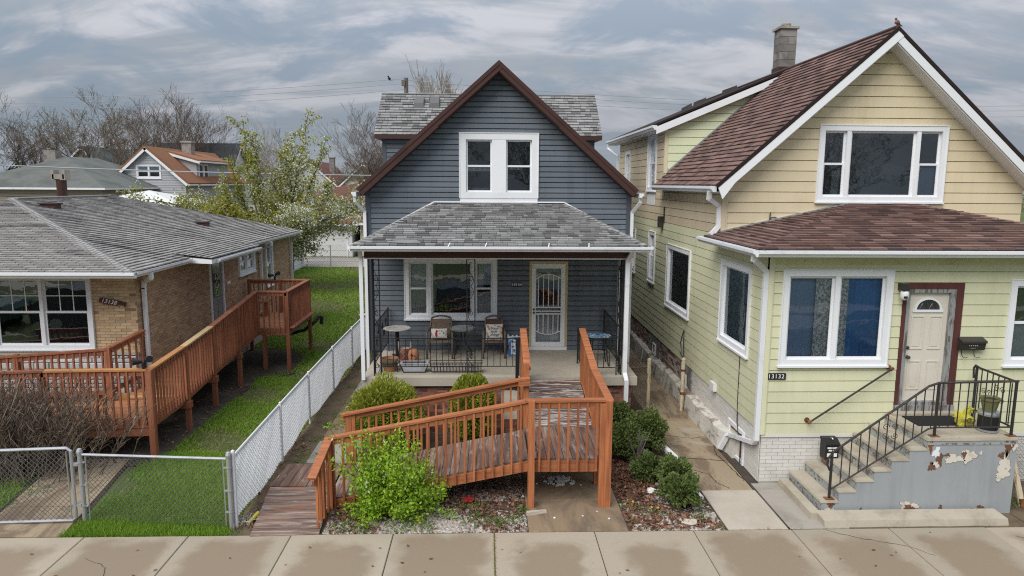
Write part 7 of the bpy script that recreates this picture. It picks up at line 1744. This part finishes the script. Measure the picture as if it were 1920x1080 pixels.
# ================================================================== shrubs
def cards_obj(parent,name,C,size,m,asp=.55,up=.2,D=None,rng=None,kind='stuff',absolute=True):
    V,F=leaf_cards(C,size,asp,up,D,rng or npr); o=link(name,npmesh(name,V,F,m),parent,kind)
    return o
def round_bush(x,y,rx,rz,zc,label,m,n,size,name='round_shrub',cat='shrub',seed=1,lump=.12,ry=None,grp=None,asp=.4,core_m='bed_soil',up=.3):
    g=np.random.default_rng(seed); t=thing(name,(x,y,0),label,cat,grp,0,False)
    d=g.normal(size=(n,3)); d/=np.linalg.norm(d,axis=1,keepdims=True); k=1+lump*(np.sin(d[:,0]*7+seed)+np.sin(d[:,1]*6+seed*2)+np.sin(d[:,2]*8+seed))*.5
    sh=g.random(n)**.35; C=d*(k*sh)[:,None]*np.array([rx,ry or rx,rz])+np.array([0,0,zc]); ok=C[:,2]>.03; C=C[ok]; d=d[ok]
    V,F=leaf_cards(C,size,asp,up,d,g); link('foliage',npmesh('foliage',V,F,m),t,'stuff')
    mb=MB(); rr=random.Random(seed)
    for _ in range(9):
        a=rr.uniform(0,6.283); e=Vector((rx*.6*math.cos(a),rx*.6*math.sin(a),zc+rz*rr.uniform(-.2,.5))); mb.tube([(rx*.15*math.cos(a),rx*.15*math.sin(a),0),tuple(e*.5+Vector((0,0,.1))),tuple(e)],[.02,.014,.006],4,False)
    obj('stem',mb,'bark',t); return t
round_bush(-2.0,13.32,.66,.62,.78,'round yellow green arborvitae left of its twin behind ramp rail','cedar_leaf',17000,.085,seed=2,lump=.26,asp=.30,up=.5)
round_bush(-.30,13.42,.50,.72,.82,'narrow yellow green arborvitae by the brick porch base near steps','cedar_leaf',14000,.085,seed=5,lump=.10,asp=.30,up=.5)
BX=[(2.62,13.55,.40,.42,.62,'dark boxwood shrub nearest the brick porch corner',11),(3.15,13.1,.46,.42,.55,'loose leafy boxwood shrub beside the gangway walk',12),(2.62,12.65,.42,.36,.50,'neat dome shaped boxwood right of the ramp corner post',13),(2.85,11.75,.34,.26,.30,'small dark green boxwood in the middle of the mulch bed',14),(3.22,11.45,.34,.28,.34,'small light boxwood beside the white downspout extension',15),(3.12,10.75,.38,.30,.34,'front most boxwood in the bed by the sidewalk',16)]
for x,y,rx,rz,zc,l,sd in BX: round_bush(x,y,rx*.80,rz*.86,zc*.86,l,'box_leaf',7000,.050,'boxwood','shrub',sd,.34,None,'boxwood shrubs in the right bed',.6,up=.2)
mb=MB(); rr=random.Random(4)
for k in range(10): a=rr.uniform(0,6.28); mb.tube([(2.75,12.25,.0),(2.75+.05*math.cos(a),12.22+.04*math.sin(a),.3),(2.75+.22*math.cos(a),12.2+.12*math.sin(a),.62+.2*rr.random())],[.014,.008,.004],4,False)
o=obj('dry_stems',mb,'bark_grey'); setp(o,'bare grey dry stems in front of the dome boxwood','shrub')
# bright green spreading shrub before the ramp
GS=thing('green_shrub',(-1.55,10.48,0),'bright green leafy shrub spilling over the front ramp rail','shrub')
g=np.random.default_rng(9); rb=random.Random(9); stems=[]; pts=[]
for k in range(120):
    a=rb.uniform(0,6.283); el=rb.uniform(.15,1.4); L=rb.uniform(.62,1.02)*(1.0 if el<.8 else 1.32); d=Vector((math.cos(a)*math.cos(el)*.84,math.sin(a)*math.cos(el)*.60,math.sin(el)*1.12))
    p=Vector((-1.55+.08*math.cos(a),10.50+.06*math.sin(a),.08)); q=p.copy(); P=[p.copy()]
    for j in range(8): d=(d+Vector((rb.gauss(0,.10),rb.gauss(0,.07),rb.gauss(0,.06)-.015))); q=q+d*(L/8); P.append(q.copy())
    stems.append((P,[.012*(1-j/10) for j in range(9)])); pts+=[(v,j) for j,v in enumerate(P) if j>=2]
obj('stem',strands(stems,3),'bark',GS)
T=np.array([tuple(v) for v,_ in pts]); n=15000; C=T[g.integers(0,len(T),n)]+g.normal(size=(n,3))*np.array([.05,.045,.05]); C=C[C[:,2]>.04]
V,F=leaf_cards(C,.054,.55,.35,None,g); link('leaves',npmesh('leaves',V,F,'bright_leaf'),GS,'stuff').matrix_parent_inverse=Matrix.Translation(GS.location).inverted()
C=T[g.integers(0,len(T),420)]+g.normal(size=(420,3))*.04; C=C[C[:,2]>.35]; V,F=leaf_cards(C,.045,.5,.8,None,g); link('flower_spikes',npmesh('flower_spikes',V,F,'blossom'),GS,'stuff').matrix_parent_inverse=Matrix.Translation(GS.location).inverted()
# leafless twiggy shrub at the left edge
TS=thing('bare_shrub',(-8.6,12.15,0),'large leafless brown twiggy shrub behind the chain link gate','shrub')
rb=random.Random(31); S=[]
for k in range(460):
    bx=-8.7+rb.gauss(0,.62); by=12.2+rb.gauss(0,.22); d=Vector((rb.gauss(0,.30)+(bx+8.6)*.35,rb.gauss(0,.2),1)).normalized(); q=Vector((bx,by,0)); P=[q.copy()]; L=rb.uniform(1.15,1.72)
    for j in range(8):
        d=(d+Vector((rb.gauss(0,.10),rb.gauss(0,.09),rb.gauss(0,.03)))).normalized(); q=q+d*L/8; P.append(q.copy())
        if j>=2:
            for _ in range(3):
                a=rb.uniform(0,6.283); d2=(d*.7+Vector((math.cos(a),math.sin(a),.2))*.6).normalized(); e=q+d2*rb.uniform(.10,.34); m_=q.lerp(e,.5)+Vector((rb.gauss(0,.02),rb.gauss(0,.02),.02)); S.append(([q.copy(),m_,e],[.0055,.0045,.0032]))
    S.append((P,[.010*(1-j/12) for j in range(9)]))
obj('branches',strands(S,3),'twig_brown',TS,'stuff')
# ================================================================== ground cover
def inpoly(P,poly):
    x,y=P[:,0],P[:,1]; r=np.zeros(len(P),bool); n=len(poly); j=n-1
    for i in range(n):
        xi,yi=poly[i]; xj,yj=poly[j]; c=((yi>y)!=(yj>y))&(x<(xj-xi)*(y-yi)/(yj-yi+1e-12)+xi); r^=c; j=i
    return r
def wob(P,s,k): return np.sin(P[:,0]*s+k)+np.sin(P[:,1]*s*1.3+k*1.7)+.6*np.sin(P[:,0]*s*2.3+P[:,1]*s*1.9+k)
def blades(name,poly,dens,h,wd,m,seed,excl=(),bald=None,z=0.0,lean=.5):
    g=np.random.default_rng(seed); xs=[p[0] for p in poly]; ys=[p[1] for p in poly]; A=(max(xs)-min(xs))*(max(ys)-min(ys)); n=int(A*dens)
    P=np.stack([g.uniform(min(xs),max(xs),n),g.uniform(min(ys),max(ys),n)],1); P=P[inpoly(P,poly)]
    for e in excl: P=P[~inpoly(P,e)]
    if bald: P=P[(wob(P,*bald[:2])+g.normal(size=len(P))*.35)<bald[2]]
    n=len(P); hh=h*(.5+.8*g.random(n))*(1+.22*wob(P,2.1,1)*.5); a=g.uniform(0,6.283,n); ln=g.normal(size=(n,2))*lean*hh[:,None]
    B=np.concatenate([P,np.full((n,1),z)],1); w=wd*(.6+.8*g.random(n)); dx=np.stack([np.cos(a)*w,np.sin(a)*w,np.zeros(n)],1)
    tip=B.copy(); tip[:,:2]+=ln; tip[:,2]+=hh
    V=np.stack([B-dx,B+dx,tip],1).reshape(-1,3); F=np.arange(3*n).reshape(n,3)
    o=link(name,npmesh(name,V,F,m),None,'stuff'); return o
walk=[(-7.65,9.9),(-6.2,9.9),(-6.72,12.95),(-8.1,12.95)]
soil=[(-8.6,12.75),(-6.3,12.75),(-6.2,13.5),(-6.2,18.4),(-5.45,19.0),(-5.45,20.7),(-6.1,21.8),(-7.6,22),(-8.6,16)]
blades('grass',[(-6.32,9.915),(-3.86,9.895),(-3.84,10.24),(-6.24,10.44)],7500,.085,.006,'grass_blade',1,lean=.45)
blades('grass',[(-6.22,10.42),(-3.86,10.24),(-3.92,13.2),(-6.5,13.2)],7000,.055,.0055,'grass_blade',2,(walk,soil),(1.7,.6,1.4),lean=.8)
blades('grass',[(-6.15,13.0),(-3.92,13.0),(-3.92,18.5),(-6.1,18.5)],3200,.05,.008,'grass_blade',3,(soil,),(1.3,2.2,1.3),lean=.8)
blades('grass',[(-7.6,18.3),(-3.92,18.3),(-3.5,28),(-7.6,28)],1100,.055,.012,'grass_blade',4,(soil,),(1.1,.4,1.3),lean=.9)
blades('grass',[(-12.5,27),(-1.5,27),(-1.5,44),(-12.5,44)],330,.06,.022,'grass_blade',5,(),(.8,1.1,1.1),lean=1.)
blades('dry_grass',[(-6.2,10.3),(-3.9,10.3),(-3.9,18.5),(-6.0,18.5)],600,.045,.007,'grass_worn',6,(soil,walk),lean=1.2)
blades('dry_grass',[(-7.6,18.5),(-3.6,18.5),(-1.5,44),(-11,44)],160,.05,.02,'grass_worn',7,(soil,),lean=1.2)
blades('grass',[(-11,10.5),(-7.7,10.5),(-8.0,12.0),(-11,12.0)],2600,.06,.006,'grass_blade',8,(walk,),lean=.8)
blades('grass',[(-7.5,49.7),(-2,49.7),(-2,50.6),(-7.5,50.6)],300,.25,.03,'grass_blade',9)
# weeds
def weeds(label,spots,m,leaf,n,h,seed):
    g=np.random.default_rng(seed); Cs=[]
    for x,y,r in spots:
        k=int(n*r/.2); a=g.uniform(0,6.283,k); q=r*np.sqrt(g.random(k)); Cs.append(np.stack([x+q*np.cos(a),y+q*np.sin(a),.02+h*g.random(k)*(1-(q/r)*.6)],1))
    C=np.concatenate(Cs); V,F=leaf_cards(C,leaf,.35,.5,None,g); return link('weeds',npmesh('weeds',V,F,m),None,'stuff')
weeds('',[(-2.2,10.15,.2),(-1.9,10.08,.18),(-1.35,10.15,.25),(-1.0,10.12,.2),(-.2,10.25,.22),(.1,10.2,.2),(-.25,10.75,.28),(.42,10.3,.16),(.55,10.6,.14),(.2,10.2,.1)],'weed_leaf',.055,90,.10,3)
weeds('',[(2.30,10.70,.18),(2.55,10.55,.16),(2.75,10.45,.14),(3.4,10.35,.16),(3.45,10.75,.14),(3.3,10.25,.1),(2.25,10.2,.08),(3.55,10.0,.08)],'weed_leaf',.04,90,.07,4)
weeds('',[(-3.45,13.0,.2),(-3.35,13.8,.22),(-3.3,14.6,.25),(-3.35,15.4,.2),(-3.25,16.3,.18),(-3.5,12.6,.15),(-3.45,17.6,.16),(-3.75,9.98,.12),(-5.9,18.6,.3),(-5.6,18.95,.25),(-7.6,11.5,.25),(-7.8,11.0,.2),(8.75,10.9,.2),(8.7,10.7,.15)],'weed_leaf',.05,70,.08,5)
DF=MB()
for x,y in ((2.36,10.72),(2.62,10.52),(2.72,10.5),(-1.02,10.08),(-1.05,10.15)):
    for k in range(5): DF.lathe([(0,0),(.022-.003*k,.004),(.0,.012)],(x,y,.10+.004*k),8,False)
    DF.tube([(x,y,0),(x,y,.1)],.003,4)
o=obj('dandelions',DF,'dandelion',kind='stuff')
# pebbles and leaves
def pebbles(name,poly,n,size,seed,z=.0,bal=None,excl=()):
    g=np.random.default_rng(seed); xs=[p[0] for p in poly]; ys=[p[1] for p in poly]
    P=np.stack([g.uniform(min(xs),max(xs),n),g.uniform(min(ys),max(ys),n)],1); P=P[inpoly(P,poly)]
    for e in excl: P=P[~inpoly(P,e)]
    if bal: P=P[(wob(P,bal[0],bal[1])+g.normal(size=len(P))*.5)<bal[2]]
    n=len(P); base=np.array([(1,0,0),(0,1,0),(-1,0,0),(0,-1,0),(0,0,.75),(0,0,-.4)],float); fc=np.array([(0,1,4),(1,2,4),(2,3,4),(3,0,4),(1,0,5),(2,1,5),(3,2,5),(0,3,5)])
    base=np.array([(1,0,0),(.5,.87,.0),(-.5,.87,0),(-1,0,0),(-.5,-.87,0),(.5,-.87,0),(.35,.2,.62),(-.3,.25,.66),(-.05,-.4,.6)],float)
    fc=np.array([(0,1,6),(1,2,7),(1,7,6),(2,3,7),(3,4,8),(3,8,7),(4,5,8),(5,0,6),(5,6,8),(6,7,8)])
    s=size*(.5+g.random(n)**2*1.3); a=g.uniform(0,6.283,n); k=g.uniform(.6,1.3,(n,3)); jit=1+.25*g.normal(size=(n,9,1))
    b=base[None]*k[:,None,:]*s[:,None,None]*jit; c,sn=np.cos(a)[:,None],np.sin(a)[:,None]
    V=np.stack([b[:,:,0]*c-b[:,:,1]*sn+P[:,0:1],b[:,:,0]*sn+b[:,:,1]*c+P[:,1:2],b[:,:,2]+z],2).reshape(-1,3)
    F=(fc[None]+9*np.arange(n)[:,None,None]).reshape(-1,3); return link(name,npmesh(name,V,F,'pebble'),None,'stuff')
def leaves(name,poly,n,size,seed,bal=None,z=.015):
    g=np.random.default_rng(seed); xs=[p[0] for p in poly]; ys=[p[1] for p in poly]
    P=np.stack([g.uniform(min(xs),max(xs),n),g.uniform(min(ys),max(ys),n)],1); P=P[inpoly(P,poly)]
    if bal: P=P[(wob(P,bal[0],bal[1])+g.normal(size=len(P))*.5)>bal[2]]
    C=np.concatenate([P,z+.03*g.random((len(P),1))],1); n=len(C); d=g.normal(size=(n,3)); d[:,2]*=.35; d/=np.linalg.norm(d,axis=1,keepdims=True); t=g.normal(size=(n,3)); t[:,2]*=.4; t-=d*np.sum(t*d,1,keepdims=True); t/=np.linalg.norm(t,axis=1,keepdims=True)
    s=(size*(.6+.8*g.random(n)))[:,None]; V=np.stack([C-d*s*.5,C+t*s*.32,C+d*s*.5,C-t*s*.32],1); V[:,0,2]+=.012; V[:,2,2]+=.012; V=V.reshape(-1,3); return link(name,npmesh(name,V,np.arange(4*n).reshape(n,4),'dead_leaf'),None,'stuff')
GB=[(-2.46,9.95),(.60,9.95),(.60,12.6),(-2.46,12.6)]; RB=[(2.17,9.95),(3.62,9.95),(3.62,11.2),(3.0,13.2),(2.17,13.2)]
pebbles('gravel',GB,9500,.017,1,.004,(2.6,1.0,.25)); pebbles('gravel',[(-2.46,9.95),(.60,9.95),(.60,10.35),(-2.46,10.35)],2600,.016,2,.006); pebbles('gravel',[(-.9,11.0),(.6,11.0),(.6,12.4),(-.9,12.4)],3600,.018,9,.006)
leaves('dead_leaves',GB,5200,.055,3,(2.6,1.0,-.45))
pebbles('gravel',[(2.2,9.95),(3.62,9.95),(3.62,10.5),(2.3,10.5)],2800,.017,4,.006); pebbles('gravel',RB,2400,.017,5,.004,(2.8,2.0,-.1))
leaves('dead_leaves',RB,3800,.072,6,(2.8,2.0,-.9))
leaves('dead_leaves',[(-4,10),(-3.5,10),(-3.5,14),(-4,14)],160,.06,7); leaves('dead_leaves',[(-8.4,12.7),(-6.2,12.7),(-6.1,18),(-8.4,18)],600,.06,8)
# the little heap of white stones
def stone_heap():
    t=thing('stone_pile',(1.27,11.72,0),'small heap of white landscaping stones under the ramp landing','stone pile'); g=random.Random(2)
    for k in range(95):
        a=g.uniform(0,6.283); q=g.random()**.6; x,y=1.27+.27*q*math.cos(a),11.72+.20*q*math.sin(a); s=g.uniform(.018,.034); z=.014+.085*(1-q)*g.random()**.5
        mb=blob((x,y,z+s*.4),(s*g.uniform(.8,1.3),s*g.uniform(.7,1.1),s*.8),k,4,6,.35); obj('stone',mb,'white_pebble',t)
stone_heap()
for k,(x,y) in enumerate(((.78,11.5),(.86,11.62),(1.62,11.55),(1.0,11.9),(1.05,10.35),(1.5,10.4),(1.75,10.55),(1.9,10.3))):
    mb=blob((x,y,.028),(.020,.017,.013),k,4,6,.3); o=obj('loose_stone',mb,'white_pebble'); setp(o,'single white stone lying loose on the brown concrete walk','stone','loose white stones on the walk')
RBW=MB(); RBW.lathe([(0,.0),(.07,.008),(.10,.03),(.105,.034),(.09,.03),(.06,.012),(0,.01)],(-.32,10.95,.03),20); o=obj('bowl',RBW,'print_red'); setp(o,'shallow red dish lying among the gravel and weeds','dish')
CK=MB(); CK.hexa([(.62,10.45,.014),(.95,10.55,.014),(.94,10.61,.014),(.60,10.52,.014),(.63,10.46,.06),(.94,10.56,.05),(.93,10.60,.05),(.62,10.51,.07)]); o=obj('concrete_chunk',CK,'concrete_light'); setp(o,'long broken white concrete fragment by the ramp post','concrete fragment')
CK=blob((3.13,10.12,.03),(.14,.09,.06),7,5,8,.35); o=obj('flat_stone',CK,'concrete_light'); setp(o,'flat pale stone at the front of the right bed','stone')
for k,(x,y,s) in enumerate(((2.78,11.25,.09),(2.9,11.22,.06),(3.35,10.72,.05),(2.95,11.5,.05))):
    o=obj('bed_rock',blob((x,y,.05),(s,s*.8,s*.6),k+20,5,8,.35),'pebble' if k else 'white_plastic'); setp(o,('white plastic scrap half buried in the brown leaves','pale rock among the dead leaves beside the boxwood','small white rock at the front boxwood','small rock behind the white plastic scrap')[k],'stone' if k else 'litter')
DE=MB(); 
pts=[(3.42,13.0,.16),(3.52,12.5,.13),(3.58,12.3,.11),(3.50,11.6,.07),(3.52,11.1,.05),(3.55,10.95,.03)]
for p,q in zip(pts,pts[1:]): DE.beam(p,q,.09,.07)
o=obj('downspout_extension',DE,'white_gutter'); setp(o,'white downspout extension lying along the right bed edge','drain pipe')
ND=MB(); ND.tube([(-3.66,10.25,.03),(-3.58,10.5,.09)],.03,8); o=obj('yellow_tube',ND,'yellow_plastic'); setp(o,'short yellow tube lying by the white fence foot','litter')
DG=[]; rr=random.Random(8)
for k in range(70): x,y=-3.74+rr.gauss(0,.05),10.3+rr.gauss(0,.08); a=rr.uniform(0,6.28); DG.append(([Vector((x,y,.0)),Vector((x+.04*math.cos(a),y+.04*math.sin(a),.10)),Vector((x+.14*math.cos(a),y+.12*math.sin(a),.12*rr.random()+.03))],[.003,.003,.002]))
o=obj('dry_grass_clump',strands(DG,3),'cushion',kind='stuff')
CUP=MB(); CUP.hexa([(-5.05,27.4,.02),(-4.7,27.4,.02),(-4.7,27.6,.02),(-5.05,27.6,.02),(-5.05,27.4,.08),(-4.7,27.4,.08),(-4.7,27.6,.08),(-5.05,27.6,.08)]); o=obj('lawn_scrap',CUP,'white_plastic'); setp(o,'small pale scrap lying on the back lawn','litter')
# cracks, dry leaves and specks on the pavement
LP=[]
for k in range(26):
    x,y=rnd.uniform(-6.5,8.5),rnd.uniform(8.7,9.85); LP.append((x,y))
C=np.array([(x,y,.038) for x,y in LP]); g=np.random.default_rng(4); n=len(C); a=g.uniform(0,6.28,n); s=.018+.02*g.random(n); V=np.stack([C+np.stack([np.cos(a+q)*s*k,np.sin(a+q)*s*k,g.random(n)*.006],1) for q,k in ((0,1),(1.57,.5),(3.14,1),(4.71,.5))],1).reshape(-1,3)
link('fallen_leaves',npmesh('fallen_leaves',V,np.arange(4*n).reshape(n,4),'dead_leaf'),None,'stuff')
def crack(name,parent,pts,w,z,seed):
    r=random.Random(seed); fine=[]
    for a,b in zip(pts,pts[1:]):
        for t in range(7): fine.append((a[0]+(b[0]-a[0])*t/7+r.gauss(0,.012),a[1]+(b[1]-a[1])*t/7+r.gauss(0,.012)))
    mb=MB()
    for (x0,y0),(x1,y1) in zip(fine,fine[1:]):
        d=Vector((x1-x0,y1-y0,0)).normalized(); s=Vector((-d.y,d.x,0))*w*r.uniform(.4,1)
        mb.quad(Vector((x0,y0,z))-s,Vector((x1,y1,z))-s,Vector((x1,y1,z))+s,Vector((x0,y0,z))+s)
    return obj(name,mb,'crack',parent)
crack('crack',sw,[(5.1,9.88),(5.6,9.55),(6.1,9.35),(6.35,9.05)],.005,.0345,1); crack('crack',sw,[(-5.6,9.3),(-5.2,9.1),(-5.0,8.7)],.004,.0345,2); crack('crack',sw,[(7.9,9.6),(8.4,9.3),(8.5,8.9)],.004,.0345,3)
crack('crack',gw,[(3.75,12.2),(4.0,12.0),(4.05,11.6),(4.2,11.35)],.010,.019,4); crack('crack',gw,[(3.7,12.75),(4.1,12.7),(4.55,12.6)],.012,.019,5); crack('crack',gw,[(4.55,13.4),(4.45,12.9),(4.5,12.3),(4.56,11.6)],.014,.019,6); crack('crack',gw,[(3.7,14.0),(4.2,13.8),(4.5,13.9)],.008,.019,7)
g=np.random.default_rng(77); n=420; P=np.stack([.105+g.normal(size=n)*.010,g.uniform(8.4,9.95,n)],1); P2=np.stack([g.uniform(-2.4,8.4,300),9.915+g.normal(size=300)*.012],1); P=np.concatenate([P,P2]); n=len(P)
B=np.concatenate([P,np.full((n,1),.012)],1); a=g.uniform(0,6.28,n); dx=np.stack([np.cos(a)*.005,np.sin(a)*.005,np.zeros(n)],1); tp=B+np.concatenate([g.normal(size=(n,2))*.014,(.02+.028*g.random((n,1)))],1)
link('joint_weeds',npmesh('joint_weeds',np.stack([B-dx,B+dx,tp],1).reshape(-1,3),np.arange(3*n).reshape(n,3),'grass_worn'),None,'stuff')
# ================================================================== parked truck and car across the kerb (seen in the window reflections)
def car(loc,rz,label,name,m,truck):
    t=thing(name,loc,label,'truck' if truck else 'car',None,rz,False); L=5.6 if truck else 4.7
    if truck: body=[(-2.8,.45),(2.75,.45),(2.8,.85),(2.7,1.12),(1.35,1.18),(.75,1.82),(-.75,1.85),(-.95,1.2),(-2.8,1.2)]; gl=[(1.15,1.2),(.68,1.76),(-.7,1.78),(-.82,1.22)]
    else: body=[(-2.35,.42),(2.3,.42),(2.35,.8),(2.2,1.0),(1.2,1.08),(.5,1.62),(-1.6,1.66),(-2.3,1.1)]; gl=[(1.05,1.1),(.45,1.57),(-1.5,1.6),(-2.0,1.12)]
    mb=MB(); mb.prism([(x,-.92,z) for x,z in body],(0,1.84,0)); obj('body',mb,m,t)
    for s in (-1,1):
        mb=MB(); mb.prism([(x,s*.925,z) for x,z in gl],(0,s*.01,0)); obj('side_window',mb,'car_glass',t)
        mb=MB(); mb.box(-L/2-.02,-L/2+.06,s*.86-.06,s*.86+.06,.8,1.12); obj('tail_lamp',mb,'lamp_red',t)
        for x in (-L*.31,L*.32):
            mb=MB(); mb.tube([(x,s*.72,.37),(x,s*.94,.37)],.37,18); w_=obj('wheel',mb,'tyre',t)
            mb=MB(); mb.tube([(x,s*.935,.37),(x,s*.95,.37)],.23,10); obj('rim',mb,'silver',w_)
    return t
car((.7,4.7,-.135),0,'dark blue pickup truck parked at the kerb facing right','pickup_truck','car_blue',True)
car((-13.6,4.7,-.135),0,'black car with red tail lamps parked before the bungalow','parked_car','car_black',False)
car((-19.2,4.7,-.135),0,'dark green car parked at the far left','parked_car','car_green',False)
car((9.0,4.7,-.135),0,'grey car parked at the kerb before the yellow house','parked_car','silver',False)
sheet('verge',[(-40,6.08),(40,6.08),(40,8.33),(-40,8.33)],-.004,'lawn_soil')
